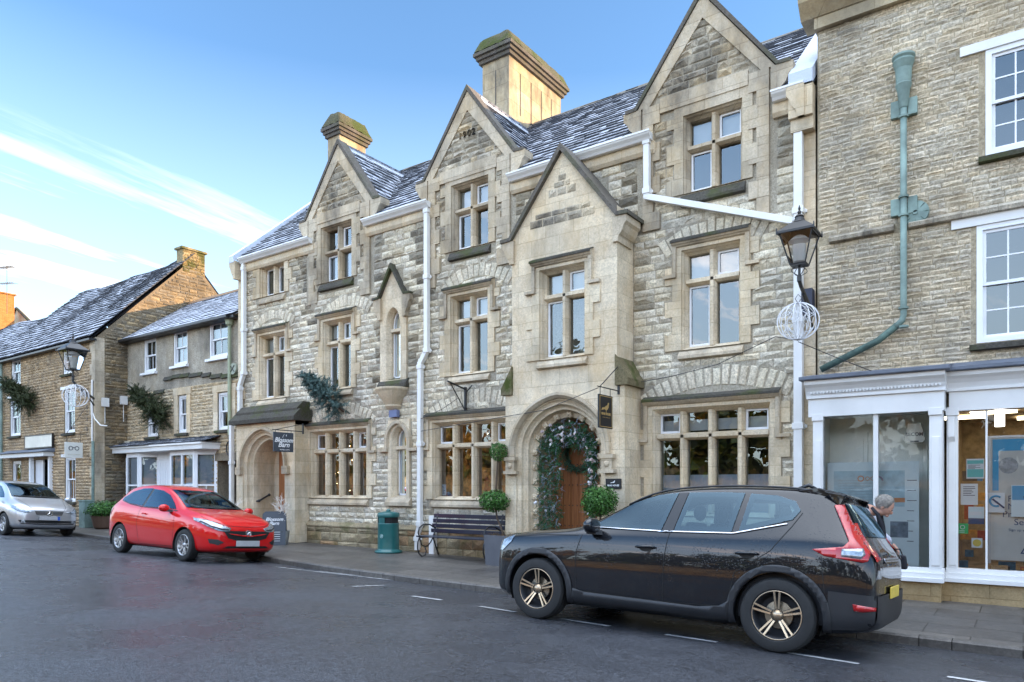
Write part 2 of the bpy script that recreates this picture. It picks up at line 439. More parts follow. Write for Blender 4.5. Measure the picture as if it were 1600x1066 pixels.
def window(par, x0, x1, z0, z1, D, n=2, zt=None, hood=None, sill=.16, mat=None, frames='LR', room='dark', blind=None, jw=.17, quoins=True, mull=.06, excl=True, sillmat=None, arched=False, lows=None):
    """stone mullioned window; x/z of the clear opening"""
    mat = mat or ASH
    if excl: OPEN.append((x0-.07, x1+.07, z0-.07, z1+.07)); EXCL.append((x0-.07-jw, x1+.07+jw, z0-.07-sill, z1+.07+.2))
    m = MB(); q = .07; X0, X1, Z0, Z1 = x0-q, x1+q, z0-q, z1+q; yf = D-.035
    prof = [(-.001, yf), (.0, D-.005), (.028, D+.03), (.03, D+.055), (q, D+.12), (q, D+.34)]
    m.sweep([(X0, Z0), (X1, Z0), (X1, Z1), (X0, Z1)], prof)
    # surround blocks
    z = Z0; i = 0
    while z < Z1-.01 and quoins:
        h = min(rnd.uniform(.27, .36), Z1-z)
        if Z1-(z+h) < .12: h = Z1-z
        for s in (-1, 1):
            w = jw if (i+(s > 0)) % 2 else jw+.14
            a = rnd.uniform(.9, 1.08); t = (a, a, a*.98)
            if s < 0: m.box(X0-w, X0, yf+rnd.uniform(0, .004), D+.05, z+.003, z+h, t)
            else: m.box(X1, X1+w, yf+rnd.uniform(0, .004), D+.05, z+.003, z+h, t)
            if w > jw and excl: EXCL.append((X0-w, X0, z, z+h) if s < 0 else (X1, X1+w, z, z+h))
        z += h; i += 1
    m.box(X0-jw, X1+jw, yf+.002, D+.05, Z1, Z1+.2)
    # mullions and transom, chamfered
    def bar(c, a, b, vert):
        w = mull
        pr = [(c-w*.45, D+.05), (c+w*.45, D+.05), (c+w*1.05, D+.12), (c+w*1.05, D+.3), (c-w*1.05, D+.3), (c-w*1.05, D+.12)]
        if vert: m.prism(pr, a, b, 'Z')
        else: m.prism([(p[1], p[0]) for p in pr], a, b, 'X')
    cw = (x1-x0-(n-1)*mull*2.1)/n
    cols = []
    for i in range(n):
        a = x0+i*(cw+mull*2.1); cols.append((a, a+cw))
        if i: bar(a-mull*1.05, z0-.02, z1+.02, True)
    rows = [(z0, z1)]
    if zt: bar(zt, x0-.02, x1+.02, False); rows = [(z0, zt-mull*1.05), (zt+mull*1.05, z1)]
    w = m.build('window', mat, par)
    # casement frames and panes
    f = MB(); g = MB(); have = False
    for r, (a, b) in enumerate(rows):
        for c, (p, s) in enumerate(cols):
            yy = D+.2
            wht = (frames == 'all') or (frames == 'LR' and ((r == 0 and c == 0) or (r == len(rows)-1 and c == n-1 and len(rows) > 1) or (len(rows) == 1))) or (frames == 'top' and r == 1 and c in (0, n-1)) or (frames == 'bot' and r == 0 and c == 0)
            fw = .035 if wht else .0
            if wht:
                have = True
                f.box(p, p+fw, yy-.03, yy+.03, a, b); f.box(s-fw, s, yy-.03, yy+.03, a, b)
                f.box(p+fw, s-fw, yy-.028, yy+.028, a, a+fw*1.2); f.box(p+fw, s-fw, yy-.028, yy+.028, b-fw, b)
            g.quad((p+fw*.8, yy, a+fw*.8), (s-fw*.8, yy, a+fw*.8), (s-fw*.8, yy, b-fw*.8), (p+fw*.8, yy, b-fw*.8))
    if have: f.build('frame', WHITE2, w)
    g.build('pane', GLASS, w)
    # sill
    if sill:
        m = MB(); m.prism([(D+.14, Z0+.055), (D-.02, Z0-.03), (D-.09, Z0-sill+.05), (D-.09, Z0-sill), (D+.03, Z0-sill-.02), (D+.14, Z0-sill-.02)], X0-.05, X1+.05, 'X')
        m.build('sill', sillmat or ASHOLD, w)
    if hood: hood_mould(w, X0-.05, X1+.05, Z1+.1, hood, D, DARKST)
    # the room behind
    m = MB(); xa, xb, za, zb = X0-.1, X1+.1, Z0-.1, Z1+.1; y0, y1 = D+.33, D+1.7
    m.quad((xa, y1, za), (xb, y1, za), (xb, y1, zb), (xa, y1, zb)); m.quad((xa, y0, za), (xa, y1, za), (xa, y1, zb), (xa, y0, zb))
    m.quad((xb, y1, za), (xb, y0, za), (xb, y0, zb), (xb, y1, zb)); m.quad((xa, y0, za), (xb, y0, za), (xb, y1, za), (xa, y1, za)); m.quad((xa, y0, zb), (xa, y1, zb), (xb, y1, zb), (xb, y0, zb))
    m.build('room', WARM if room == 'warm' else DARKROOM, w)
    if room == 'warm':
        m = MB(); k = MB()
        for i in range(11):
            m.ball((rnd.uniform(x0, x1), D+rnd.uniform(.5, 1.4), z0+(z1-z0)*rnd.uniform(.05, .95)), .011, 6, 4)
        m.build('fairy_light', BULB, w)
        for i in range(5):
            cx_ = x0+(x1-x0)*(.1+.2*i)+rnd.uniform(-.1, .1); hh = rnd.uniform(.35, .8); k.mi = i % 3
            k.lathe([(.13, 0), (.02, hh*.35), (.10, hh*.36), (.015, hh*.7), (.07, hh*.71), (.004, hh)] if i % 2 else [(.05, 0), (.09, hh*.2), (.03, hh*.35), (.08, hh*.45), (.01, hh*.6)], (cx_, D+.55, z0-.02), 12)
        k.build('window_display', [plain('display_white', (.7, .7, .68), .6), plain('display_green', (.05, .14, .06), .7), plain('display_red', (.4, .06, .04), .6)], w)
    if blind:
        for kind, fa, fb in blind:
            m = MB(); h = z1-z0; k = max(6, int((x1-x0)/.05)); ys = D+.27
            for i in range(k):
                xa2, xb2 = x0-.03+(x1-x0+.06)*i/k, x0-.03+(x1-x0+.06)*(i+1)/k
                wv = (lambda q2: .012*math.sin(q2*2.2)) if kind == 'c' else (lambda q2: 0)
                m.quad((xa2, ys+wv(i), z0+h*fa), (xb2, ys+wv(i+1), z0+h*fa), (xb2, ys+wv(i+1), z0+h*fb), (xa2, ys+wv(i), z0+h*fb))
            m.build('curtain' if kind == 'c' else 'blind', CURT if kind == 'c' else BLIND, w)
    return w
def wpx(par, xa, xb, xc, yt, yb, D, yT=None, hoody=None, **k):
    Dg = D+.13
    return window(par, PX(xa, Dg), PX(xb, Dg), PZ(xc, yb, Dg), PZ(xc, yt, Dg), D, zt=PZ(xc, yT, Dg) if yT else None,
                  hood=hoody, **k)

# ================================================================ the long stone inn
DM = 12.0; XL, XR = -18.0, -2.66; EAVE = 7.86
inn = thing('stone_inn', 'long rock-faced limestone inn with tall pointed gables, frosted slates and white drainpipes', 'building', (-10, 12, pave_z(-10)), world=True)
HW = 1.22; GA = 10.02; GK = 8.36
GAB = [-13.83, -9.71, -4.5]
def G(xc, yt): return None
wpx(inn, 416, 449, 432, 418, 459, DM, n=2, sill=.2, frames='all')
wpx(inn, 415, 450, 432, 527, 620, DM, yT=554, n=2, hoody=PZ(460, 545, DM), frames='LR', blind=[('b', .75, 1)])
wpx(inn, 512, 554, 532, 357, 436, DM, yT=392, n=2, sill=.2, frames='LR', mat=ASHOLD, sillmat=DARKST, blind=[('c', 0, .6)])
wpx(inn, 515, 553, 535, 505, 605, DM, yT=535, n=2, hoody=PZ(565, 518, DM), frames='LR', blind=[('b', .8, 1)])
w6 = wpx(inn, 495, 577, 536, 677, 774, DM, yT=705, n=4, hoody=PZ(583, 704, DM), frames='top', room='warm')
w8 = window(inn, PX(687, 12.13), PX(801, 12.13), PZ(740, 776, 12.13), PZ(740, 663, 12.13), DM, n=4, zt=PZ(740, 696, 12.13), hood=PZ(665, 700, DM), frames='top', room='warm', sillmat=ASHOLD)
wpx(inn, 716, 766, 740, 291, 385, DM, yT=326, n=2, sill=.2, frames='LR', mat=ASHOLD, sillmat=DARKST, blind=[('b', .72, 1)])
wpx(inn, 715, 765, 740, 466, 581, DM, yT=500, n=2, hoody=PZ(780, 480, DM), frames='LR', sillmat=ASHOLD, blind=[('b', .78, 1)])
wpx(inn, 1079, 1158, 1118, 180, 291, DM, yT=224, n=2, sill=.2, frames='LR', mat=ASHOLD, sillmat=DARKST, blind=[('b', .66, 1)])
wpx(inn, 1076, 1155, 1116, 393, 538, DM, yT=436, n=2, hoody=PZ(1180, 408, DM), frames='LR', sillmat=ASHOLD, blind=[('b', .74, 1)])
w14 = wpx(inn, 1031, 1201, 1116, 642, 800, DM, yT=680, n=4, hoody=PZ(1215, 678, DM), frames='top', blind=[('c', 0, .37), ('b', .82, .93)])
DP = 11.36; PXL, PXR = -8.1, -5.83
w11 = wpx(inn, 855, 915, 885, 425, 555, DP, yT=462, n=2, hoody=PZ(935, 437, DP), frames='LR', mat=ASH, sillmat=ASHOLD, blind=[('b', .7, 1)], excl=False)
# narrow lancets either side of the pipe
def lancet(cx, half, zb, zt_, zs, rise, D, sw, top, sill, sillmat, tr):
    """pointed single light with dressed surround panel; the panel rises to 'top'"""
    m = MB(); yf = D-.06
    m.box(cx-sw, cx-half-.07, yf, D+.05, zb-sill, top); m.box(cx+half+.07, cx+sw, yf, D+.05, zb-sill, top)
    arch_wall(m, cx-half-.07, cx+half+.07, zb, top, yf, cx, zs, half+.07, rise+.07, .1)
    m.box(cx-half-.07, cx+half+.07, yf, D+.05, zb-sill, zb-.06)
    arch_sweep(m, cx, zs, half+.07, rise+.07, zb-.06, [(0, yf), (.02, yf+.03), (.03, yf+.06), (.07, yf+.13), (.07, D+.3)], .1)
    w = m.build('window', ASH, inn)
    g = MB(); p = arch(cx, zs, half, rise, zb, .1); g.add([(a, D+.17, b) for a, b in p], [list(range(len(p)))]); g.build('pane', GLASS, w)
    f = MB(); arch_sweep(f, cx, zs, half, rise, zb, [(0, D+.13), (.03, D+.13), (.03, D+.18)], .1); f.box(cx-half, cx+half, D+.13, D+.18, zb, zb+.04)
    f.build('frame', WHITE2, w)
    f = MB(); f.prism([(tr-.04, D+.03), (tr+.04, D+.03), (tr+.06, D+.22), (tr-.06, D+.22)][::-1] and [(D+.03, tr-.035), (D+.03, tr+.035), (D+.22, tr+.06), (D+.22, tr-.06)], cx-half, cx+half, 'X'); f.build('transom', ASH, w)
    s = MB(); s.prism([(D+.1, zb), (D-.05, zb-.06), (D-.12, zb-sill+.04), (D-.12, zb-sill-.04), (D+.02, zb-sill-.06), (D+.1, zb-.1)], cx-sw-.04, cx+sw+.04, 'X'); s.build('sill', sillmat, w)
    r = MB(); r.box(cx-half-.15, cx+half+.15, D+.31, D+1.5, zb-.15, zt_+.15); r.build('room', DARKROOM, w)
    EXCL.append((cx-sw, cx+sw, zb-sill-.05, top)); OPEN.append((cx-half-.07, cx+half+.07, zb-.06, zs+rise+.07))
    return w
lcx = PX(621.5, 12.1); lz0 = PZ(621, 591, 12.1); lz1 = PZ(621, 487, 12.1); lzs = PZ(621, 510, 12.1)
KZ = PZ(620, 462, 11.9); KA = PZ(617, 415, 11.9)
w5 = lancet(lcx, .16, lz0, lz1, lzs, lz1-lzs, DM, .42, KZ, .2, DARKST, PZ(621, 517, 12.1))
lc2 = PX(630, 12.1); l20 = PZ(630, 774, 12.1); l21 = PZ(630, 671, 12.1)
w7 = lancet(lc2, .17, l20, l21, l21-.28, .28, DM, .34, l21+.22, .2, ASHOLD, PZ(630, 700, 12.1))
m = MB(); arch_sweep(m, lc2, l21-.28, .40, .47, l21-.45, [(0, DM-.02), (.0, DM-.13), (.07, DM-.13), (.09, DM-.06)], .12)
m.box(lc2-.62, lc2-.33, DM-.13, DM, l21-.52, l21-.45); m.box(lc2+.33, lc2+.62, DM-.13, DM, l21-.52, l21-.45); m.build('hood_mould', ASHOLD, w7)
# little gable over the niche light + corbel below
m = MB(); m.prism([(lcx-.42, KZ), (lcx+.42, KZ), (lcx, KA-.05)], DM-.058, DM+.04)
m.build('niche_gable', ASH, inn); EXCL.append((lcx-.45, lcx+.45, KZ-.05, KZ+.25)); EXCL.append((lcx-.25, lcx+.25, KZ, KZ+.6))
def coping(par, cx, hw, za, zk, y0, y1, th=.11, mats=(COPE,), foot=.2, frost=False):
    m = MB(); dx, dz = hw, za-zk; L = math.hypot(dx, dz); nx, nz = dz/L*th, dx/L*th
    for s in (-1, 1):
        m.prism([(cx, za), (cx+s*hw, zk), (cx+s*(hw+nx), zk+nz*.4), (cx, za+th*L/dx*.98)], y0, y1)
        m.prism([(cx+s*hw, zk-.0), (cx+s*(hw+foot), zk-.01), (cx+s*(hw+foot), zk-.01+th*.8), (cx+s*(hw-.02), zk+th*.8)], y0+.003, y1-.003)
    m.mi = 0
    o = m.build('coping', list(mats), par); return o
def kneeler(m, x, s, z, y0, y1, w=.26, h=.42):
    pr = [(x-s*.05, z), (x+s*w, z), (x+s*w, z-h*.28), (x+s*w*.8, z-h*.38), (x+s*w*.62, z-h*.62), (x+s*w*.3, z-h*.8), (x+s*.05, z-h), (x-s*.05, z-h)]
    m.prism(pr, y0, y1)
coping(inn, lcx, .40, KA-.04, KZ, DM-.16, DM+.02, .06, (DARKST,), .2)
for s in (-1, 1): m = MB(); kneeler(m, lcx+s*.40, s, KZ, DM-.13, DM+.02, .19, .5); m.build('kneeler', ASHOLD, inn)
cz = lz0-.26
m = MB(); m.lathe([(.06, -.62), (.12, -.6), (.1, -.52), (.17, -.47), (.22, -.42), (.2, -.38), (.34, -.2), (.44, -.04), (.44, 0)], (lcx, DM-.02, cz), 16); m.build('corbel', ASH, inn); EXCL.append((lcx-.44, lcx+.44, cz-.2, cz+.1)); EXCL.append((lcx-.24, lcx+.24, cz-.5, cz))
# dormer gables
GEX = []
cop_m = []
for i, gx in enumerate(GAB):
    z0 = EAVE-.15
    m = MB()
    # ashlar edge band following the slope, stepped quoins
    dx, dz = HW, GA-GK; L = math.hypot(dx, dz)
    for s in (-1, 1):
        bw = .2
        m.prism([(gx, GA-.02), (gx+s*HW, GK), (gx+s*(HW-bw*1.15), GK), (gx, GA-.42)], DM-.045, DM+.05)
        z = GK; k = 0
        while z > z0-1.5:
            h = rnd.uniform(.27, .35); wq = .2 if k % 2 else .33; a = rnd.uniform(.85, 1.05)
            m.box(gx+s*(HW-.1), gx+s*(HW-.1-wq), DM-.047, DM+.05, z-h+.004, z, (a, a, a))
            xs = sorted((gx+s*HW, gx+s*(HW-.1-wq))); EXCL.append((xs[0], xs[1], z-h, z)); z -= h; k += 1
        kn = MB(); kneeler(kn, gx+s*(HW-.02), s, GK+.0, DM-.05, DM+.25, .3, .5); kn.build('kneeler', ASHOLD, inn)
    zl = GK+.02
    m.box(gx-.78, gx+.78, DM-.052, DM+.05, zl-.2, zl+.06); EXCL.append((gx-HW, gx+HW, GK-.26, GK+.09))
    m.build('gable_dressing', ASHOLD, inn)
    coping(inn, gx, HW+.02, GA+.0, GK, DM-.07, DM+.24, .075, (COPE,), .22)
# porch body
pz0 = pave_z(-7); PK = 6.28; PA = 7.72; pcx = (PXL+PXR)/2
acx = -7.03; aS, aR, aH = 2.22, .92, .97
m = MB()
# lower front with arch
arch_wall(m, -8.26, -5.68, pz0, 3.35, DP, acx, aS, aH, aR, .13)
m.quad((-5.68, DP, pz0), (-5.68, DM, pz0), (-5.68, DM, 3.35), (-5.68, DP, 3.35)); m.quad((-8.26, DM, pz0), (-8.26, DP, pz0), (-8.26, DP, 3.35), (-8.26, DM, 3.35))
# upper front round the window
ww = w11.data; xs = [v.co.x for v in ww.vertices]; zs_ = [v.co.z for v in ww.vertices]
wx0, wx1 = PX(855, DP+.13)-.07, PX(915, DP+.13)+.07; wz0, wz1 = PZ(885, 555, DP+.13)-.07, PZ(885, 425, DP+.13)+.07
for a, b, c, d in ((PXL, wx0, 3.35, PK), (wx1, PXR, 3.35, PK), (wx0, wx1, 3.35, wz0), (wx0, wx1, wz1, PK)):
    m.quad((a, DP, c), (b, DP, c), (b, DP, d), (a, DP, d))
m.add([(PXL, DP, PK), (PXR, DP, PK), (pcx, DP, PA)], [(0, 1, 2)])
m.quad((PXR, DP, 3.35), (PXR, DM, 3.35), (PXR, DM, PK+.2), (PXR, DP, PK+.2)); m.quad((PXL, DM, 3.35), (PXL, DP, 3.35), (PXL, DP, PK+.2), (PXL, DM, PK+.2))
# porch roof behind coping
m.quad((PXR, DP+.1, PK), (PXR, DM+.1, PK), (pcx, DM+.1, PA), (pcx, DP+.1, PA)); m.quad((PXL, DM+.1, PK), (PXL, DP+.1, PK), (pcx, DP+.1, PA), (pcx, DM+.1, PA))
# deep moulded arch orders
arch_sweep(m, acx, aS, aH, aR, pz0, [(0, DP), (.0, DP+.03), (.05, DP+.06), (.08, DP+.06), (.09, DP+.12), (.13, DP+.16), (.17, DP+.16), (.18, DP+.24), (.21, DP+.30), (.3, DP+.34), (.3, DP+.85)], .13)
m.build('porch_wall', ASH, inn)
PALP = [(1, 1, .98), (.85, .84, .8), (1.1, 1.05, .95)]
m = MB(); stones(m, (0, DP, 0), (1, 0, 0), (0, -1, 0), lambda x, z: abs(x-pcx) < (PA-z)*.82-.28 and not (7.0-.28 < z < 7.0-.05) , PXL, PXR, PK+.14, PA-.4, .13, .18, .4, .03, PALP); m.build('rough_stonework', ROUGHOLD, inn)
m = MB(); arch_sweep(m, acx, aS, aH+.12, aR+.13, aS-.12, [(0, DP-.003), (0, DP-.09), (.05, DP-.1), (.1, DP-.05), (.12, DP+.01)], .13)
m.build('hood_mould', ASHOLD, inn)
for s in (-1, 1):
    m = MB(); x = acx+s*(aH+.08); m.box(x-.13, x+.13, DP-.13, DP+.0, aS-.2, aS-.13); m.box(x-.1, x+.1, DP-.11, DP, aS-.4, aS-.2); m.ball((x, DP-.11, aS-.3), (.06, .035, .06), 8, 6); m.box(x-.15, x+.15, DP-.12, DP, aS-.46, aS-.4); m.build('label_stop', ASHOLD, inn)
# flowers round the arch
pa = arch(acx, aS, aH-.255, aR-.255, pz0+.2, .13)
def along(path, d):
    for a, b in zip(path, path[1:]):
        L = math.hypot(b[0]-a[0], b[1]-a[1])
        if d <= L: return (a[0]+(b[0]-a[0])*d/L, a[1]+(b[1]-a[1])*d/L, math.atan2(b[1]-a[1], b[0]-a[0]))
        d -= L
    return None
for i in range(24):
    q = along(pa, .25+i*.29)
    if not q: break
    m = MB()
    for k in range(4):
        a = q[2]+math.pi/4+k*math.pi/2; m.ball((q[0]+.036*math.cos(a), DP+.285, q[1]+.036*math.sin(a)), (.036, .045, .036), 8, 6)
    m.ball((q[0], DP+.25, q[1]), .024, 8, 6); m.build('carved_flower', ASH, inn)
coping(inn, pcx, (PXR-PXL)/2+.0, PA+.02, PK, DP-.08, DM+.12, .085, (COPE,), .24)
for s in (-1, 1): m = MB(); kneeler(m, pcx+s*1.12, s, PK, DP-.05, DM-.12, .22, .45); m.build('kneeler', ASHOLD, inn)
for x0, x1 in ((PXR-.02, -5.60), (-8.34, PXL+.02)):
    hi = x0 if x0 > -7 else x1; lo = x1 if x0 > -7 else x0
    m.prism([(hi, 3.85), (lo, 3.42), (lo, 3.3), (hi, 3.3)], DP-.05, DM+.02) if 0 else None
    m = MB(); m.prism([(hi, 3.85), (lo, 3.42), (lo, 3.3), (hi, 3.3)], DP-.05, DM+.02); m.build('weathering', MOSSY, inn)
# doorway of the porch
DOORY = DP+.8
m = MB(); m.box(acx-.95, acx+.95, DOORY+.02, DOORY+.09, pz0, 3.2)
dd = m.build('door', OAK, inn)
m = MB()
for i in range(9):
    x = acx-.75+i*.18; m.box(x+.006, x+.174, DOORY-.012, DOORY+.02, pz0+.03, 3.05)
m.build('plank', OAK, dd); m = MB()
for z in (.35, .75, 1.15, 1.55, 1.95, 2.35):
    for i in range(9):
        for e in (.04, .14): m.ball((acx-.75+i*.18+e, DOORY-.014, z), (.014, .010, .014), 6, 4)
m.build('door_stud', IRON, dd)
m = MB(); m.box(acx-.97, acx+.97, DP+.0, DOORY+.1, pz0-.02, pz0+.02); m.build('doorstep', ASHOLD, inn)
# left porch
LX0, LX1, LD = -17.47, -14.98, 11.55; lz = pave_z(-16); lac = -16.28
m = MB(); arch_wall(m, LX0, LX1, lz, 3.25, LD, lac, 2.1, .9, .88, .13)
m.quad((LX1, LD, lz), (LX1, DM, lz), (LX1, DM, 3.25), (LX1, LD, 3.25)); m.quad((LX0, DM, lz), (LX0, LD, lz), (LX0, LD, 3.25), (LX0, DM, 3.25))
arch_sweep(m, lac, 2.1, .9, .88, lz, [(0, LD), (0, LD+.03), (.05, LD+.07), (.09, LD+.07), (.1, LD+.14), (.15, LD+.2), (.2, LD+.2), (.22, LD+.3), (.22, LD+1.1)], .13)
m.box(LX0, LX1, LD+.02, DM, 3.1, 3.25)
m.build('side_porch', ASH, inn)
m = MB(); arch_sweep(m, lac, 2.1, 1.0, 1.0, 2.05, [(0, LD-.002), (0, LD-.08), (.07, LD-.08), (.1, LD)], .13)
for s in (-1, 1): m.box(lac+s*1.0-.11, lac+s*1.0+.11, LD-.1, LD, 1.85, 2.05)
m.build('hood_mould', ASHOLD, inn)
m = MB()
for a, b, c in ((3.2, 3.42, 0), (3.42, 3.62, .16)):
    m.prism([(LD-.14+c, a), (LD-.14+c, a+.1), (LD+.06+c, b+.08), (DM+.1, b+.08), (DM+.1, a)], LX0-.16+c*.5, LX1+.14-c*.5, 'X')
m.build('porch_roof', DARKST, inn)
m = MB(); m.box(lac-.9, lac+.9, LD+.84, LD+.9, lz, 3.1); dd = m.build('wall_panel', ASH, inn)
m = MB(); m.box(lac-.36, lac+.68, LD+.76, LD+.83, lz, 2.75); m.build('side_door', OAK, inn)
m = MB(); m.tube([(lac-.66, LD+.68, 1.30), (lac-.60, LD+.62, 1.30), (lac-.60, LD+.30, 1.14), (lac-.66, LD+.26, 1.13)], .025, 8); m.ball((lac-.60, LD+.62, 1.30), .04); m.ball((lac-.60, LD+.30, 1.14), .04); m.build('handrail', IRON, inn)
EXCL.append((LX0, LX1, -1, 3.75)); OPEN.append((lac-.9, lac+.9, lz, 3.0)); EXCL.append((-8.26, -5.6, -1, 3.4)); EXCL.append((PXL, PXR, 3, 6.5)); OPEN.append((acx-.95, acx+.95, -.2, 3.2))
EXCL.append((pcx-.6, pcx+.6, 6.4, 7.4))
# relieving arches
ARCH = []
def rel(pxc, py, D, half, rise, band, n):
    cx = PX(pxc, D); zs = PZ(pxc, py, D)-rise-band; ARCH.append((cx, zs, half, rise, band, n))
rel(427, 484, DM, .78, .28, .26, 13); rel(540, 461, DM, .8, .28, .28, 13); rel(745, 411, DM, .82, .3, .3, 13)
rel(532, 628, DM, 1.12, .36, .28, 17); rel(745, 607, DM, 1.2, .34, .32, 17); rel(1112, 340, DM, .82, .24, .32, 13); rel(1120, 571, DM, 1.3, .36, .34, 19)
# wall
outl = [(XL, -.3), (XR, -.3), (XR, EAVE)]
for g in GAB[::-1]: outl += [(g+HW-.04, EAVE), (g+HW-.04, GK), (g, GA-.06), (g-HW+.04, GK), (g-HW+.04, EAVE)]
outl += [(XL, EAVE)]
def okm(x, z):
    if z > EAVE-.25 and not any(abs(x-g) < HW-.1 for g in GAB): return False
    if x > XR-.26 or x < XL+.22: return False
    for e in EXCL:
        if e[0] < x < e[1] and e[2] < z < e[3]: return False
    for g in GAB:
        if z > GK and abs(x-g) < HW and abs(x-g) > (GA-z)*.735-.22: return False
    for a in ARCH:
        if inarch(x, z, *a[:5]): return False
    return inpoly(x, z, outl)
def soot(x, z):
    k = 1.0
    for g in GAB:
        for s in (-1, 1):
            d = abs(x-(g+s*(HW+.08))); zt = GK-.45
            if d < .42 and z < zt and z > zt-2.6:
                f = (1-d/.42)*(1-(zt-z)/2.6)
                if rnd.random() < f*1.7+.05: k *= rnd.uniform(.22, .6)
    for px_, pz_ in ((PXL-.1, PK-.6), (PXR+.1, PK-.6), (lcx-.5, KZ-.3), (lcx+.5, KZ-.3)):
        d = abs(x-px_)
        if d < .3 and pz_-1.8 < z < pz_ and rnd.random() < .6*(1-d/.3): k *= rnd.uniform(.3, .65)
    if rnd.random() < .05: k *= .7
    return k
m = MB()
stones(m, (0, DM, 0), (1, 0, 0), (0, -1, 0), lambda x, z: okm(x, z) and z < 6.9, XL, XR, .62, 6.9, .138, .19, .44, .042, PALN, tone=soot)
for a in ARCH: voussoirs(m, a[0], a[1], a[2], a[3], a[4], DM, a[5], .032, [(1, .98, .93), (.92, .9, .87), (1.04, 1.0, .95)])
m.build('rock_faced_wall', STONE, inn)
bd_ = [XL]+[v for g in GAB for v in (g-HW-.02, g+HW+.02)]+[XR]
for k_, (a_, b_) in enumerate(zip(bd_, bd_[1:])):
    m = MB(); stones(m, (0, DM, 0), (1, 0, 0), (0, -1, 0), lambda x, z: okm(x, z), a_, b_, 6.9, GA, .138, .18, .42, .045, PALD if k_ % 2 else PALN, tone=soot); m.build('gable_stonework' if k_ % 2 else 'rock_faced_wall', ROUGHOLD if k_ % 2 else STONE, inn)
m = MB(); stones(m, (0, DM-.07, 0), (1, 0, 0), (0, -1, 0), lambda x, z: okm(x, .7) or (lc2-.6 < x < lc2+.6) , XL+.5, XR-.1, -.2, .52, .19, .3, .8, .035, PALD+[(1.1, .85, .72)])
m.box(XL, XR, DM-.069, DM+.02, -.3, .53, (.8, .8, .75)); m.prism([(DM-.1, .53), (DM-.1, .56), (DM+.0, .66), (DM+.0, .53)], XL, LX0, 'X')
m.prism([(DM-.1, .53), (DM-.1, .56), (DM+.0, .66), (DM+.0, .53)], LX1, -8.26, 'X'); m.prism([(DM-.1, .53), (DM-.1, .56), (DM+.0, .66), (DM+.0, .53)], -5.66, XR, 'X')
m.build('plinth', stone('damp_plinth_stone', (.40, .33, .22), samt=.55, s0=.45, s1=.62, gd=.008, moss=.5), inn)
# corner quoins
for x, s in ((XR, -1), (XL, 1)):
    z = -.2; k = 0; m = MB()
    while z < EAVE-.2:
        h = rnd.uniform(.28, .36); w = .3 if k % 2 else .2; a = rnd.uniform(.9, 1.08)
        m.box(x, x+s*w, DM-.045, DM+.05, z+.003, min(z+h, EAVE-.22), (a, a, a)); z += h; k += 1
    m.build('quoins', ASH, inn)
xs = sorted(set([XL, XR]+[v for o in OPEN for v in o[:2]]+[g+s*(HW-.04) for g in GAB for s in (-1, 1)]))
zs = sorted(set([-.3, EAVE, GK]+[v for o in OPEN for v in o[2:]]))
m = MB()
for a, b in zip(xs, xs[1:]):
    for c, d in zip(zs, zs[1:]):
        x, z = (a+b)/2, (c+d)/2
        if x < XL or x > XR or z > GK or (z > EAVE and not any(abs(x-g) < HW-.04 for g in GAB)): continue
        if any(o[0] < x < o[1] and o[2] < z < o[3] for o in OPEN): continue
        m.quad((a, DM, c), (b, DM, c), (b, DM, d), (a, DM, d))
for g in GAB:
    m.add([(g-HW+.04, DM, GK), (g+HW-.04, DM, GK), (g, DM, GA-.04)], [(0, 1, 2)])
    for s in (-1, 1): x = g+s*(HW-.02); m.add([(x, DM, EAVE-.1), (x, DM, GK), (x, DM+.75, GK+.1), (x, DM+.1, EAVE)], [(0, 1, 2, 3)])
RY, RZ = 14.84, 10.5; BY = 17.8
for x in (XL, XR): m.add([(x, DM, -.3), (x, BY, -.3), (x, BY, EAVE), (x, RY, RZ-.08), (x, DM, EAVE-.02)], [(0, 1, 2, 3, 4)])
m.quad((XL, BY, -.3), (XR, BY, -.3), (XR, BY, EAVE), (XL, BY, EAVE))
m.build('wall_core', MORTAR, inn)
# main roof
SL = math.atan2(RZ-EAVE, RY-11.88); LV = math.hypot(RZ-EAVE, RY-11.88)
m = MB(); u = (1, 0, 0); v = (0, math.cos(SL), math.sin(SL)); O = (0, 11.84, EAVE)
def okr(s, t):
    z = EAVE+t*math.sin(SL)
    for g in GAB:
        if abs(s-g) < HW and z < GA-1.36*abs(s-g)-.12: return False
    return True
tiles(m, O, u, v, okr, XL+.12, XR-.1, LV+.05, .19, .16, .36, .024, .52)
m.quad((XL, 12.32, EAVE+.48*math.tan(SL)-.02), (XR, 12.32, EAVE+.48*math.tan(SL)-.02), (XR, RY, RZ-.03), (XL, RY, RZ-.03), (-.3, 0, 0))
es_ = [XL]+[v for g in GAB for v in (g-HW, g+HW)]+[XR]
for a_, b_ in zip(es_[::2], es_[1::2]): m.quad((a_, 11.86, EAVE-.02), (b_, 11.86, EAVE-.02), (b_, 12.33, EAVE+.47*math.tan(SL)-.02), (a_, 12.33, EAVE+.47*math.tan(SL)-.02), (-.3, 0, 0))
if 1: m.quad((XR, BY+.1, EAVE-.05), (XL, BY+.1, EAVE-.05), (XL, RY, RZ-.03), (XR, RY, RZ-.03), (.1, 0, 0))
rf = m.build('roof', TILE, inn)
m = MB()
x = XL
while x < XR-.1:
    w = min(.45, XR-x); m.prism([(RY-.14, RZ-.08), (RY, RZ+.07+rnd.uniform(0, .012)), (RY+.14, RZ-.08)], x, x+w-.01, 'X', (rnd.uniform(-.1, .0), 0, 0)); x += w
m.build('ridge_tiles', frost_tile('ridge_frost', (.16, .14, .11), lo=.55, hi=.75), rf)
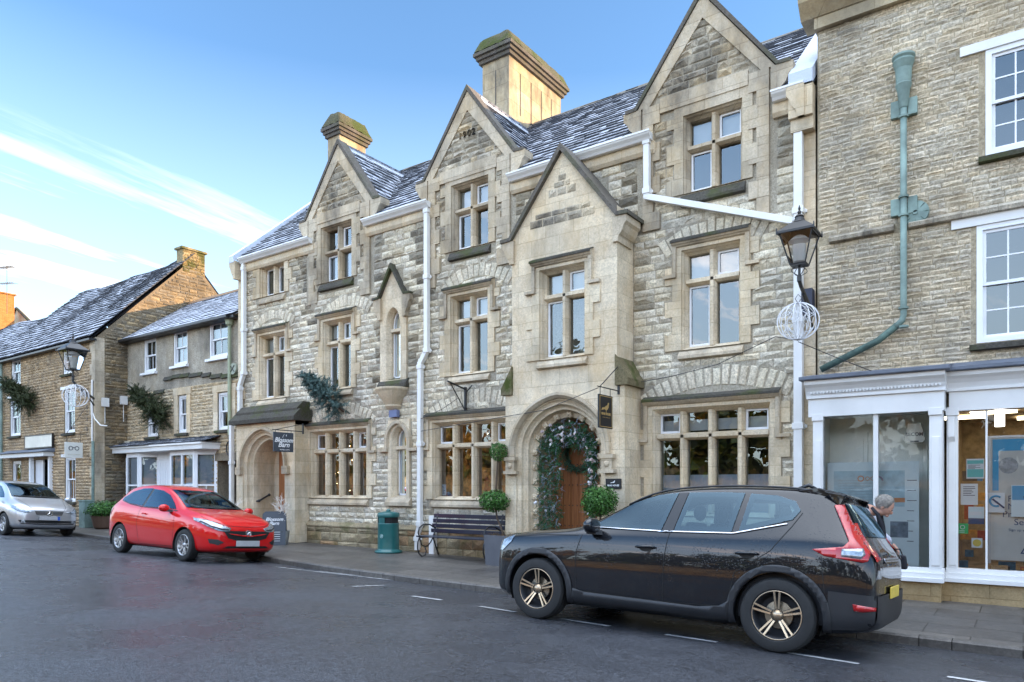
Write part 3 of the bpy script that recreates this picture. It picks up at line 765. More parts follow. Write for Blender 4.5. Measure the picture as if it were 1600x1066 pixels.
# dormer roofs
def roofz(y): return EAVE+(y-11.84)*math.tan(SL)
for g in GAB:
    m = MB(); hw = HW+.08; sl = math.atan2(GA-GK, HW); L = hw/math.cos(sl)
    for s in (-1, 1):
        O = (g+s*hw, 0, GA-hw*math.tan(sl)); vv = (-s*math.cos(sl), 0, math.sin(sl)); uu = (0, 1, 0)
        f = lambda q, t: GA-hw*math.tan(sl)+t*math.sin(sl) > roofz(q)-.06
        tiles(m, O, uu, vv, f, DM+.22, 14.8, L, .17, .14, .3, .024, .50)
        yb = 11.84+(GA-EAVE)/math.tan(SL); m.add([(g+s*HW, DM+.2, GK-.03), (g+s*HW, 11.84+(GK-EAVE)/math.tan(SL), GK-.03), (g, yb, GA-.02), (g, DM+.2, GA-.02)], [(0, 1, 2, 3)], (-.3, 0, 0))
    m.prism([(g-.12, GA-.1), (g, GA+.06), (g+.12, GA-.1)], DM+.2, 14.4)
    m.build('dormer_roof', TILE, inn)
# verges
def verge(x0, x1, mat, par, lift=.1):
    m = MB(); a = (11.74, EAVE+.0), (RY, RZ+.06)
    m.prism([(a[0][0], a[0][1]-.08), (a[1][0], a[1][1]-.12), (a[1][0], a[1][1]+lift), (a[0][0], a[0][1]+lift)], x0, x1, 'X')
    m.prism([(RY, RZ-.06), (BY, EAVE-.1), (BY, EAVE+lift), (RY, RZ+.06+lift)], x0, x1, 'X'); return m.build('verge_coping', mat, par)
verge(XL-.14, XL+.1, COPEFROST, inn); verge(XR-.36, XR+.0, frost_tile('frosted_lead', (.14, .16, .2), (.55, .6, .7), .42, .56), inn, .16)
m = MB(); kneeler(m, XR-.17, -1, EAVE-.05, 11.72, DM, .22, .5); m.box(XR-.36, XR, 11.74, DM, EAVE-.55, EAVE-.05); m.box(XR-.34, XR, 11.8, DM, EAVE-.75, EAVE-.55); m.build('corbel', ASH, inn); m = MB(); kneeler(m, XL+.1, -1, EAVE-.05, 11.75, DM, .22, .5)
m.build('corbel', ASH, inn)
# gutters and downpipes
GUT = [(PX(374, 11.8), PX(483, 11.8)), (PX(567, 11.8), PX(668, 11.8)), (PX(794, 11.8), PX(1016, 11.8)), (PX(1206, 11.8), PX(1256, 11.8))]
for a, b in GUT:
    m = MB(); g0 = EAVE-.02
    m.prism([(11.90, g0), (11.74, g0), (11.73, g0-.02), (11.745, g0-.05), (11.79, g0-.09), (11.82, g0-.13), (11.90, g0-.13)], a, b, 'X')
    m.prism([(11.755, g0+.001), (11.74, g0+.014), (11.72, g0+.014), (11.72, g0-.02), (11.755, g0-.02)], a-.01, b+.01, 'X')
    m.build('gutter', WHITE, inn, bevel=.003)
    m = MB(); m.prism([(11.9, EAVE-.15), (11.9, EAVE-.3), (11.94, EAVE-.36), (12.02, EAVE-.36), (12.02, EAVE-.15)], a-.02, b+.02, 'X'); m.build('eaves_course', ASH, inn)
def pipe(pts, w=.105, y=11.88, collars=(), name='downpipe', foot=False):
    m = MB()
    for i, (a, b) in enumerate(zip(pts, pts[1:])):
        d = Vector((b[0]-a[0], b[1]-a[1])); L = d.length; d /= L; n = Vector((-d.y, d.x))*w/2
        e = d*(w*.3)
        a2 = Vector(a)-(e if i else Vector((0, 0))); b2 = Vector(b)+(e if i < len(pts)-2 else Vector((0, 0)))
        yo = .002*(i % 2)
        m.prism([(a2+n)[:], (b2+n)[:], (b2-n)[:], (a2-n)[:]], y-w/2+yo, y+w/2-yo)
    for x, z in collars:
        m.box(x-w*.66, x+w*.66, y-w*.62, y+w*.62, z-.05, z+.05); m.box(x-w*.9, x+w*.9, y+w*.3, y+w*.55, z-.025, z+.025)
    m.build(name, WHITE, inn, bevel=.006)
def zx(px, py): return (PX(px, 11.88), PZ(px, py, 11.88))
a = zx(381, 420); b = zx(383, 583); c = zx(375, 602); d = (c[0], 3.6)
pipe([(a[0], EAVE-.1), (a[0], b[1]), (c[0], c[1]), d], collars=[(a[0], a[1]), (a[0], b[1]+1.2), (a[0], b[1]), (c[0], c[1]-.1)])
pipe([(d[0]-.4, 3.3), (d[0]-.4, .1)], collars=[(d[0]-.4, 2.2)])
a = zx(667, 330); b = zx(667, 548); c = zx(657, 568); d = zx(656, 822); e = zx(652, 838); zb = pave_z(-12)
pipe([(a[0], EAVE-.1), (a[0], b[1]), c, d, (d[0]-.07, e[1]), (d[0]-.07, zb+.04), ], collars=[(a[0], a[1]), (a[0], zx(667, 433)[1]), (a[0], b[1]), (c[0], c[1]-.08), (c[0], zx(657, 694)[1]), (d[0], d[1]+.05), (d[0]-.07, .35)])
a = zx(1011, 222); b = zx(1011, 308); c = zx(1240, 346)
pipe([(a[0], EAVE-.1), b, c], collars=[(a[0], a[1]), (b[0], b[1]+.1), ])
a = zx(1248, 150)
pipe([(a[0], EAVE-.1), (a[0], pave_z(-3)+.05)], .13, collars=[(a[0], EAVE-.25), (a[0], zx(1248, 330)[1]), (a[0], zx(1248, 500)[1]), (a[0], zx(1248, 666)[1]), (a[0], 1.0)])
# chimneys
def chimney(x0, x1, y0, y1, zt, capz, zb, grooves, ov=.2):
    c = MB(); c.box(x0, x1, y0, y1, zb, zt); c.box(x0-.09, x1+.09, y0-.09, y1+.09, zb, zb+(zt-zb)*.34)
    c.prism([(y0-.09, zb+(zt-zb)*.34), (y1+.09, zb+(zt-zb)*.34), (y1, zb+(zt-zb)*.42), (y0, zb+(zt-zb)*.42)], x0-.08, x1+.08, 'X')
    ch = c.build('chimney', stone('chimney_limestone', (.50, .42, .30), samt=.7, s0=.47, s1=.66, sscale=2.2, joint=(.7, .4)), inn)
    g = MB(); za, zc = zb+(zt-zb)*.5, zt-.25
    for i in range(grooves):
        y = y0+(y1-y0)*(i+1)/(grooves+1); g.box(x1-.01, x1+.006, y-.02, y+.02, za, zc)
    g.box((x0+x1)/2-.015, (x0+x1)/2+.015, y0-.006, y0+.01, za, zc)
    g.build('groove', COPE, ch)
    k = MB(); h = capz-zt
    k.box(x0-ov*.4, x1+ov*.4, y0-ov*.4, y1+ov*.4, zt, zt+h*.2); k.box(x0-ov*.7, x1+ov*.7, y0-ov*.7, y1+ov*.7, zt+h*.2, zt+h*.38); k.box(x0-ov, x1+ov, y0-ov, y1+ov, zt+h*.38, zt+h*.55)
    k.build('cap_moulding', COPE, ch)
    k = MB(); o2 = ov*.9; i2 = .1
    nx, ny = 10, 26; Vv = []
    for i in range(nx+1):
        for j in range(ny+1):
            fx, fy = i/nx, j/ny; e = min(fx, 1-fx, fy*(y1-y0)/(x1-x0), (1-fy)*(y1-y0)/(x1-x0))*((x1-x0+2*o2)/.16)
            Vv.append((x0-o2+(x1-x0+2*o2)*fx, y0-o2+(y1-y0+2*o2)*fy, zt+h*.55+.01+(h*.45+.16)*min(1, e)+rnd.uniform(0, .03)))
    k.add(Vv, [(i*(ny+1)+j, (i+1)*(ny+1)+j, (i+1)*(ny+1)+j+1, i*(ny+1)+j+1) for i in range(nx) for j in range(ny)])
    k.build('mossy_top', stone('chimney_moss', (.12, .115, .06), samt=.5, gd=.02, moss=1.0, s0=.4), ch, smooth=True)
chimney(-15.68, -15.2, 13.2, 14.15, 11.15, 11.62, 8.9, 1, .14)
chimney(-10.8, -10.0, 13.9, 16.25, 11.85, 12.32, 9.3, 4, .17)
# date stone
text('1902', .2, 'date_numerals', ASHOLD, inn, .012, (GAB[1]+.0, DM-.055, 9.02), spacing=1.25, world=True)
# ================================================================ ground
def wet(name, lo, hi, r0, r1, scale, bd, joints=None):
    m, nt, b = newmat(name); p = pos(nt)
    n = noise(nt, p, scale, 3, .8); big = noise(nt, p, .55, 5, .6); fine = noise(nt, p, 260, 2)
    n = math_(nt, 'ADD', math_(nt, 'MULTIPLY', n, .62), math_(nt, 'MULTIPLY', noise(nt, p, scale*.3, 4, .8), .38)); c = ramp(nt, n, .44, .66, c4(lo), c4(hi))
    c = mixc(nt, 1.0, c, ramp(nt, big, .35, .65, (.75, .75, .77, 1), (1.15, 1.13, 1.1, 1)), 'MULTIPLY')
    h = n
    if joints:
        br = nt.nodes.new('ShaderNodeTexBrick'); nt.links.new(p, br.inputs['Vector'])
        br.inputs['Scale'].default_value = 1; br.inputs['Brick Width'].default_value = joints[0]; br.inputs['Row Height'].default_value = joints[1]
        br.inputs['Mortar Size'].default_value = .007; br.inputs['Mortar Smooth'].default_value = .3
        br.inputs['Color1'].default_value = (.8, .78, .76, 1); br.inputs['Color2'].default_value = (1.2, 1.17, 1.12, 1); br.inputs['Mortar'].default_value = (.3, .28, .25, 1)
        c = mixc(nt, 1.0, c, br.outputs['Color'], 'MULTIPLY'); h = math_(nt, 'SUBTRACT', n, math_(nt, 'MULTIPLY', br.outputs['Fac'], 1.5))
    nt.links.new(c, b.inputs['Base Color'])
    nt.links.new(math_(nt, 'ADD', math_(nt, 'MULTIPLY', ramp(nt, big, .35, .62), r1-r0), r0), b.inputs['Roughness'])
    b.inputs['Specular IOR Level'].default_value = .4
    bump(nt, b, h, bd); MATS[name] = m; return m
ASPH = wet('wet_asphalt', (.012, .012, .015), (.12, .132, .158), .13, .46, 75, .022)
PAVE = wet('damp_paving', (.085, .08, .075), (.15, .14, .13), .35, .6, 14, .006, (.9, .6))
KERB = wet('kerb_stone', (.09, .085, .08), (.17, .16, .15), .4, .6, 20, .006, (.9, 5))
def sheet(name, xs, yf, zf, mat, loc=None):
    m = MB(); rows = []
    for x in xs: rows.append([(x, y, zf(x, y)) for y in yf(x)])
    n = len(rows[0]); vs = [v for r in rows for v in r]
    m.add(vs, [(i*n+j, (i+1)*n+j, (i+1)*n+j+1, i*n+j+1) for i in range(len(rows)-1) for j in range(n-1)])
    o = m.build(name, mat, smooth=True); o['kind'] = 'structure'; return o
XS = [-400, -200, -100, -60, -45]+[-40+i*1.0 for i in range(0, 61)]+[30, 50, 90, 200, 400]
sheet('road', XS, lambda x: [-9+i*.6 for i in range(int(0), 20)]+[kerb_y(x)-5, kerb_y(x)-3.8, kerb_y(x)-2.8, kerb_y(x)-2, kerb_y(x)-1.2, kerb_y(x)-.6, kerb_y(x)-.2, kerb_y(x)+.02] if False else [kerb_y(x)-q for q in (19, 16, 13, 11, 9, 7, 6, 5, 4, 3.2, 2.4, 1.6, .9, .4, .0)], road_z, ASPH)
sheet('pavement', XS, lambda x: [kerb_y(x)+.135, kerb_y(x)+1.2, 14.0], lambda x, y: pave_z(x), PAVE)
m = MB(); xs = [-60+i*.9 for i in range(0, 90)]
for a, b in zip(xs, xs[1:]):
    g = .004; t = rnd.uniform(.85, 1.15)
    ya, yb = kerb_y(a), kerb_y(b); za, zb = pave_z(a)+.004, pave_z(b)+.004
    vs = []
    for x, y, z in ((a+g, ya, za), (b-g, yb, zb)):
        for dy, dz in ((0, -.3), (.0, -.02), (.018, 0), (.14, 0), (.14, -.3)): vs.append((x, y+dy, z+dz))
    m.add(vs, [(0, 5, 6, 1), (1, 6, 7, 2), (2, 7, 8, 3), (3, 8, 9, 4), (0, 1, 2, 3, 4), (9, 8, 7, 6, 5)], (t, t, t))
o = m.build('kerb', KERB); o['kind'] = 'structure'
m = MB(); m.quad((-1500, -1500, -.75), (1500, -1500, -.75), (1500, 1500, -.75), (-1500, 1500, -.75))
o = m.build('ground', plain('far_ground', (.06, .07, .035), .95, var=.3, nscale=.05)); o['kind'] = 'structure'
# ================================================================ neighbours
RUB = stone('coursed_rubble', (.64, .57, .465), samt=.45, s0=.5, s1=.66, gd=.012, grain=34)
RUBM = stone('rubble_mortar', (.44, .38, .28), gd=.008)
BROWN = stone('brown_rubble', (.50, .39, .27), samt=.4, s0=.5, s1=.7, gd=.012, grain=30)
BROWNM = stone('brown_mortar', (.24, .19, .13), gd=.008)
DKRUB = stone('dark_gable_rubble', (.33, .28, .21), samt=.6, s0=.44, s1=.6, gd=.015, grain=30)
RENDER = stone('grey_roughcast', (.50, .45, .37), samt=.6, s0=.45, s1=.65, gd=.02, grain=22)
VERD = plain('pale_green_iron_paint', (.19, .265, .235), .65, var=.5, bscale=30, bdist=.004)
VERDD = plain('grimy_green_iron', (.07, .12, .10), .6, var=.6, nscale=9)
PALR = [(1, 1, 1), (.95, .94, .93), (1.05, 1.02, .96), (.88, .88, .88), (1.1, 1.05, .98), (1.0, .95, .86)]
def room(par, xa, xb, za, zb, y0, y1, mat, name='room'):
    m = MB()
    m.quad((xa, y1, za), (xb, y1, za), (xb, y1, zb), (xa, y1, zb)); m.quad((xa, y0, za), (xa, y1, za), (xa, y1, zb), (xa, y0, zb))
    m.quad((xb, y1, za), (xb, y0, za), (xb, y0, zb), (xb, y1, zb)); m.quad((xa, y0, za), (xb, y0, za), (xb, y1, za), (xa, y1, za)); m.quad((xa, y0, zb), (xa, y1, zb), (xb, y1, zb), (xb, y0, zb))
    return m.build(name, mat, par)
def sash(par, x0, x1, z0, z1, D, rows=2, cols=2, blind=0, dep=.1, sill=True, fw=.06, room_mat=None, lintel=None, proud=.0):
    """white timber sash; x/z of the outer frame"""
    m = MB(); y = D+.02-proud
    m.box(x0, x0+fw*1.3, y, y+dep, z0, z1); m.box(x1-fw*1.3, x1, y, y+dep, z0, z1); m.box(x0+fw*1.3, x1-fw*1.3, y+.002, y+dep, z1-fw*1.3, z1); m.box(x0+fw*1.3, x1-fw*1.3, y+.002, y+dep, z0, z0+fw*1.3)
    w = m.build('window', WHITE2, par)
    f = MB(); g = MB(); a, b = x0+fw*1.3, x1-fw*1.3; c, d = z0+fw*1.3, z1-fw*1.3; zm = (c+d)/2; t = .022
    for (p, q, yy) in ((c, zm+t, y+.07), (zm-t, d, y+.035)):
        f.box(a, a+t*1.8, yy, yy+.03, p, q); f.box(b-t*1.8, b, yy, yy+.03, p, q)
        f.box(a+t*1.8, b-t*1.8, yy+.001, yy+.03, p, p+t*2); f.box(a+t*1.8, b-t*1.8, yy+.001, yy+.03, q-t*2, q)
        for i in range(1, cols): xx = a+(b-a)*i/cols; f.box(xx-t*.45, xx+t*.45, yy+.004, yy+.026, p+t*2, q-t*2)
        for i in range(1, rows//2 if rows > 2 else 1): zz = p+(q-p)*i/(rows//2); f.box(a+t*1.8, b-t*1.8, yy+.006, yy+.024, zz-t*.45, zz+t*.45)
        g.quad((a, yy+.015, p), (b, yy+.015, p), (b, yy+.015, q), (a, yy+.015, q))
    f.build('frame', WHITE2, w); g.build('pane', GLASS, w)
    if sill: s = MB(); s.prism([(D+.05, z0), (D-.1, z0-.03), (D-.1, z0-.1), (D+.05, z0-.11)], x0-.08, x1+.08, 'X'); s.build('sill', DARKST if sill == 1 else WHITE2, w)
    if lintel: s = MB(); s.box(x0-lintel[0], x1+lintel[0], D-.035, D+.03, z1, z1+lintel[1]); s.build('lintel', WHITE, w)
    room(w, x0+.02, x1-.02, z0+.02, z1-.02, y+dep, D+1.3, room_mat or DARKROOM)
    if blind:
        m = MB(); k = 10
        for i in range(k):
            p, q = a+(b-a)*i/k, a+(b-a)*(i+1)/k
            m.quad((p, y+.14+.01*(i % 2), d-(d-c)*blind), (q, y+.14+.01*((i+1) % 2), d-(d-c)*blind), (q, y+.14+.01*((i+1) % 2), d), (p, y+.14+.01*(i % 2), d))
        m.build('curtain', CURT if blind < 1 else BLIND, w)
    return w
def core(par, x0, x1, z0, z1, D, holes, mat, name='wall_core', y=None):
    xs = sorted(set([x0, x1]+[v for h in holes for v in h[:2] if x0 < v < x1])); zs = sorted(set([z0, z1]+[v for h in holes for v in h[2:] if z0 < v < z1]))
    m = MB()
    for a, b in zip(xs, xs[1:]):
        for c, d in zip(zs, zs[1:]):
            x, z = (a+b)/2, (c+d)/2
            if any(h[0] < x < h[1] and h[2] < z < h[3] for h in holes): continue
            m.quad((a, D, c), (b, D, c), (b, D, d), (a, D, d))
    for h in holes:  # reveals
        a, b, c, d = h
        m.quad((a, D, c), (a, D+.15, c), (a, D+.15, d), (a, D, d)); m.quad((b, D+.15, c), (b, D, c), (b, D, d), (b, D+.15, d)); m.quad((a, D, d), (a, D+.15, d), (b, D+.15, d), (b, D, d)); m.quad((a, D+.15, c), (a, D, c), (b, D, c), (b, D+.15, c))
    return m.build(name, mat, par)
# ---- the shop on the right
DR = 11.9; RX0, RX1 = -2.62, 15.0  # right end extended out of view to keep low sun off the street
shop = thing('corner_shop', 'three-storey rubble stone building with pale green drainpipe and white timber shopfront', 'building', (0, 12, pave_z(0)), world=True)
wz = [(PX(1540, DR), PX(1540, DR)+1.22, PZ(1558, 240, DR), PZ(1545, 78, DR)), (PX(1526, DR), PX(1526, DR)+1.3, PZ(1535, 536, DR), PZ(1535, 352, DR))]
holes = []
for k, q in enumerate(wz):
    sash(shop, q[0], q[1], q[2], q[3], DR, rows=4, cols=4 if k == 0 else 4, dep=.09, proud=.03, fw=.055, lintel=(.30, .13)); holes.append((q[0]+.01, q[1]-.01, q[2]+.01, q[3]-.01))
SHZ = 3.2; WT = 8.62
core(shop, RX0, RX1, 2.6, WT, DR, holes, RUBM)
def okr2(x, z):
    for h in holes:
        if h[0]-.06 < x < h[1]+.06 and h[2]-.15 < z < h[3]+.02: return False
        if h[0]-.33 < x < h[1]+.33 and h[3]-.02 < z < h[3]+.15: return False
    return not (5.26 < z < 5.40)
m = MB(); stones(m, (0, DR, 0), (1, 0, 0), (0, -1, 0), okr2, RX0+.02, 3.6, 3.0, WT, .07, .08, .34, .022, PALR, gap=.012, wob=.006)
m.build('rubble_wall', RUB, shop)
m = MB()   # string course, broken at the vent
x = RX0+.18
while x < RX1-.2:
    w = rnd.uniform(.3, .6)
    if not -1.62 < x+w/2 < -1.2: m.prism([(DR-.09, 5.28), (DR-.11, 5.33), (DR, 5.40), (DR, 5.27)], x, min(x+w-.004, -1.55) if x < -1.6 else x+w-.004, 'X', (rnd.uniform(.7, 1.2),)*3)
    x += w
m.build('string_course', ROUGHOLD, shop)
m = MB(); m.box(RX0-.03, RX1, DR-.1, DR+.3, WT, WT+.17); m.prism([(DR-.12, WT+.17), (DR-.3, WT+.36), (DR-.32, WT+.46), (DR+.3, WT+.46), (DR+.3, WT+.17)], RX0-.22, RX1, 'X')
m.build('cornice', stone('cornice_stone', (.5, .42, .29), samt=.6, joint=(.8, 2)), shop)
m = MB(); m.box(RX0-.02, RX1, DR+.1, DR+.4, WT+.46, WT+.9); m.build('parapet', ROUGHOLD, shop)
m = MB()
m.add([(RX0, DR, -.3), (RX0, 16.0, -.3), (RX0, 16.0, WT), (RX0, 14.0, WT+.6), (RX0, DR, WT)], [(0, 1, 2, 3, 4)]); m.add([(RX1, DR, -.3), (RX1, 16, -.3), (RX1, 16, WT), (RX1, 14, WT+.6), (RX1, DR, WT)], [(4, 3, 2, 1, 0)]); m.quad((RX0, 16, -.3), (RX1, 16, -.3), (RX1, 16, WT), (RX0, 16, WT))
m.quad((RX0, DR, 2.9), (RX1, DR, 2.9), (RX1, 16, 2.9), (RX0, 16, 2.9))
m.build('side_wall', RUBM, shop)
m = MB(); m.quad((RX0, DR+.3, WT+.1), (RX1, DR+.3, WT+.1), (RX1, 14, WT+.6), (RX0, 14, WT+.6), (0, 0, 0)); m.quad((RX0, 14, WT+.6), (RX1, 14, WT+.6), (RX1, 16, WT), (RX0, 16, WT), (0, 0, 0)); m.build('roof', TILE, shop)
# green downpipe
gx = PX(1412, DR-.1); gy = DR-.11
m = MB(); zt0 = PZ(1412, 88, gy)
m.lathe([(.15, 0), (.155, -.03), (.135, -.06), (.145, -.09), (.125, -.14), (.12, -.17), (.11, -.19), (.1, -.4), (.11, -.42), (.085, -.5), (.06, -.72), (.05, -.75)][::-1], (gx, gy, zt0), 20)
autosmooth(m.build('hopper', VERD, shop, smooth=True), 22)
ze = PZ(1412, 492, gy); xe, z2 = PX(1283, gy), PZ(1283, 578, gy)
m = MB(); m.tube([(gx, gy, zt0-.6), (gx, gy, ze), (gx-.02, gy, ze-.08), (gx-.10, gy-.01, ze-.16)], .044, 14); dp = m.build('drainpipe', VERD, shop, smooth=True)
m = MB(); m.tube([(gx-.08, gy, ze-.14), (gx-.34, gy, ze-.34), (xe, gy-.02, z2)], .05, 14); m.build('drainpipe', VERDD, shop, smooth=True)
for px_, py_ in ((1412, 168), (1412, 322), (1412, 496)):
    m = MB(); z = PZ(px_, py_, gy)
    m.cyl((gx, gy, z+.12), (gx, gy, z+.15), .068, n=14); m.cyl((gx, gy, z-.15), (gx, gy, z-.12), .068, n=14)
    if py_ < 400:
        for s in (-1, 1): m.box(gx+s*.05, gx+s*.17, gy+.02, DR+.0, z-.11, z+.13)
    m.build('pipe_bracket', VERD, shop)
m = MB(); vc = (PX(1425, DR)+.05, DR-.06, PZ(1424, 336, DR)); m.lathe([(.001, -.03), (.03, -.03), (.035, -.015), (.17, -.01), (.175, .0), (.175, .05)], vc, 24, 'Y'); m.build('round_vent', VERD, shop)
m = MB()
for k in range(8): a = k*math.pi/4; m.tube([vc, (vc[0]+.165*math.cos(a), vc[1]-.015, vc[2]+.165*math.sin(a))], .006, 5)
m.build('vent_bar', VERDD, shop)
# shopfront
SD1, SD2 = 11.45, 11.68; g0 = pave_z(-1)
FM = stone('shop_plinth_stone', (.42, .31, .17), samt=.4, gd=.004, joint=(.9, 2))
m = MB(); m.box(RX0+.05, -.92, SD1-.06, DR, g0-.05, g0+.27); m.box(-.92, RX1, SD2-.06, DR, g0-.05, g0+.27); m.build('stallriser', FM, shop)
m = MB()
for x0, x1, y, w in ((RX0+.0, -.88, SD1, 0), (-.88, RX1, SD2, 0)):
    m.box(x0, x1, y-.12, DR, g0+.27, g0+.33); m.box(x0, x1, y-.08, DR, g0+.33, g0+.40); m.box(x0, x1, y-.03, y+.1, g0+.40, g0+.46)
sf = m.build('shopfront', WHITE, shop, bevel=.004)
m = MB()
def pil(x0, x1, y):
    m.box(x0, x1, y-.03, y+.1, g0+.46, 2.62); w = x1-x0
    m.box(x0+w*.18, x1-w*.18, y-.045, y, g0+.5, 2.2); m.box(x0-.01, x1+.01, y-.06, y+.05, 2.5, 2.6)
pil(-2.58, -2.44, SD1); pil(-1.06, -.91, SD1); m.box(-.91, -.9, SD1-.02, SD2, g0+.46, 2.62); pil(-.87, -.735, SD2); m.box(-.85, -.77, SD2-.1, SD2, 2.2, 2.48); m.prism([(SD2-.1, 2.2), (SD2-.02, 2.1), (SD2-.02, 2.2)], -.85, -.77, 'X')
m.box(-1.765, -1.70, SD1+.0, SD1+.06, g0+.46, 2.6)
m.box(-.42, -.395, SD2, SD2+.05, g0+.46, 2.6)
m.build('pilaster', WHITE, shop, bevel=.004)
for x0, x1, y, dent in ((-2.66, -.86, SD1, 1), (-.86, RX1, SD2, 0)):
    m = MB(); b0 = 2.56
    m.box(x0+.02, x1-(0 if dent == 0 else .02), y-.05, DR, b0, b0+.27); m.box(x0, x1, y-.09, DR, b0+.27, b0+.31)
    m.prism([(y-.07, b0+.31), (y-.10, b0+.38), (y-.14, b0+.43), (y-.19, b0+.47), (y-.2, b0+.53), (DR, b0+.53), (DR, b0+.31)], x0-.01, x1, 'X')
    if dent:
        k = x0+.06
        while k < x1-.05: m.box(k, k+.022, y-.115, y-.06, b0+.335, b0+.365); k += .045
    m.build('fascia', WHITE, shop)
    m = MB(); m.prism([(y-.25, b0+.533), (y-.26, b0+.545), (y-.26, b0+.585), (DR-.02, b0+.70), (DR-.02, b0+.533)], x0-.07, x1+(.06 if dent else 0), 'X'); m.build('lead_roof', LEAD, shop)
g = MB(); g.quad((-2.44, SD1+.05, g0+.4), (-1.06, SD1+.05, g0+.4), (-1.06, SD1+.05, 2.6), (-2.44, SD1+.05, 2.6)); g.quad((-.735, SD2+.05, g0+.4), (4.0, SD2+.05, g0+.4), (4.0, SD2+.05, 2.6), (-.735, SD2+.05, 2.6))
SG = glass('shop_glass', (.93, .94, .94), refl=.0)
g.build('pane', SG, shop)
m = MB(); m.box(-2.6, -2.44, SD1+.1, SD1+.12, g0, 2.6); m.box(4.0, RX1, SD2, DR, g0, 2.6); m.build('end_panel', WHITE, shop)
INTL = plain('display_back_panel', (.78, .80, .74), .7, var=.1); INTW = plain('warm_shop_interior', (.32, .24, .15), .8, var=.6, nscale=6)
room(shop, -2.5, -.96, g0+.38, 2.62, SD1+.1, SD1+.75, INTL, 'display_window')
m = MB()
for x0, x1 in ((-2.3, -1.95), (-1.5, -1.15)):
    m.box(x0, x1, SD1+.72, SD1+.75, 1.2, 2.35); m.box(x0+.06, x1-.06, SD1+.71, SD1+.74, 1.3, 2.25)
m.build('cupboard_door', INTL, shop)
room(shop, -.86, 4.05, g0+.3, 2.62, SD2+.12, SD2+3.0, INTW, 'shop_interior')
CEIL = emit('ceiling_panel_light', (1.0, .88, .62), 3.2); SPOTM = emit('spot_lamp', (1, .95, .85), 3)
for i, (x, y) in enumerate(((-.35, 12.5), (-.75, 13.2), (.45, 12.7), (1.4, 12.9), (.2, 13.9))):
    m = MB(); m.box(x-.28, x+.28, y-.22, y+.22, 2.585, 2.6); m.build('ceiling_light', CEIL, shop)
m = MB(); sx = PX(1562, 12.2); m.cyl((sx, 12.2, 2.62), (sx, 12.2, 2.36), .06, n=14); m.build('spotlight', SPOTM, shop)
# shelves with goods
GC = [plain('goods_'+n_, c, .5, var=.5, nscale=20) for n_, c in (('red', (.35, .05, .03)), ('blue', (.04, .15, .35)), ('cream', (.6, .5, .35)), ('dark', (.05, .04, .04)), ('ochre', (.5, .25, .05)))]
m = MB()
for k in range(150):
    m.mi = rnd.randrange(5); x = rnd.uniform(-.85, 3.5); z = rnd.choice((.1, .4, .7, 1.0, 1.3, 1.6)); y = rnd.uniform(12.9, 13.5)
    m.box(x, x+rnd.uniform(.06, .25), y, y+.12, z, z+rnd.uniform(.08, .26))
o = m.build('shelf_goods', GC, shop); o['kind'] = 'stuff'
# ---- grey and brown house left of the inn
DL = 12.1
h1 = thing('roughcast_house', 'low two-storey house with grey roughcast upper wall and white canted shop bays', 'building', (-21, 12.1, pave_z(-21)), world=True)
H1 = []
for a, b, yt, yb, bl, lw in ((225, 244, 529, 581, 0, 2), (271, 293, 515, 570, .99, 2), (327, 357, 500, 558, .5, 2), (231, 247, 640, 682, 0, 1), (279, 293, 618, 676, 0, 1), (341, 363, 613, 671, .45, 1)):
    c = (a+b)/2; x0, x1 = PX(a, DL), PX(b, DL); z0, z1 = PZ(c, yb, DL), PZ(c, yt, DL); H1.append((x0, x1, z0, z1))
    sash(h1, x0, x1, z0, z1, DL, 2, 2, bl, fw=.05, sill=lw, dep=.08)
    if lw == 1 and a != 231:
        m = MB()
        for s, x in ((-1, x0), (1, x1)): m.box(x-(.2 if s < 0 else 0), x+(.2 if s > 0 else 0), DL-.04, DL+.05, z0-.02, z1+.02)
        m.box(x0-.24, x1+.24, DL-.045, DL+.05, z1+.02, z1+.22); m.build('stone_surround', ASH, h1)
E1 = 6.42
core(h1, -24.5, -18.05, 2.3, E1, DL, H1, RENDER, 'upper_wall')
core(h1, -24.5, -19.2, -.3, 2.3, DL, [], BROWNM); core(h1, -18.25, -18.0, -.3, 2.3, DL, [], BROWNM)
def okh(x, z, H):
    return not any(h[0]-.02 < x < h[1]+.02 and h[2]-.1 < z < h[3]+.02 for h in H)
LZ = PZ(290, 603, DL)
m = MB(); stones(m, (0, DL, 0), (1, 0, 0), (0, -1, 0), lambda x, z: okh(x, z, H1) and not (z < 2.3 and -19.2 < x < -18.25), -24.5, -18.05, .2, LZ, .11, .14, .4, .04, PALR, gap=.012)
m.build('rubble_wall', stone('buff_rubble', (.60, .50, .36), samt=.35, gd=.012, grain=30), h1)
m = MB()
x = -24.4
while x < -18.2:
    w = rnd.uniform(.4, .7); dz = .12*math.sin(x*1.1)+rnd.uniform(-.02, .02)+(.18 if x > -22.4 else -.1); m.prism([(DL-.07, LZ+dz-.02), (DL-.02, LZ+dz+.1), (DL, LZ+dz+.1), (DL, LZ+dz-.03)], x, x+w+.003, 'X'); x += w
m.build('drip_ledge', DARKST, h1)
m = MB(); m.box(-18.22, -19.25, DL+.0, DL+4, 2.3, 2.5); m.box(-18.25, -18.2, DL, DL+4, -.3, 2.4); m.box(-19.25, -19.2, DL, DL+4, -.3, 2.4); m.box(-19.2, -18.25, DL+3.8, DL+4, -.3, 2.4); m.box(-19.3, -18.15, DL-.05, DL+.05, 2.28, 2.5)
m.build('passage', DKRUB, h1)
m = MB(); L = math.hypot(2.5, 1.75); v = (0, 2.5/L, 1.75/L); tiles(m, (0, 11.85, E1-.02), (1, 0, 0), v, lambda s, t: True, -24.45, -18.1, L, .2, .2, .36, .018, .60)
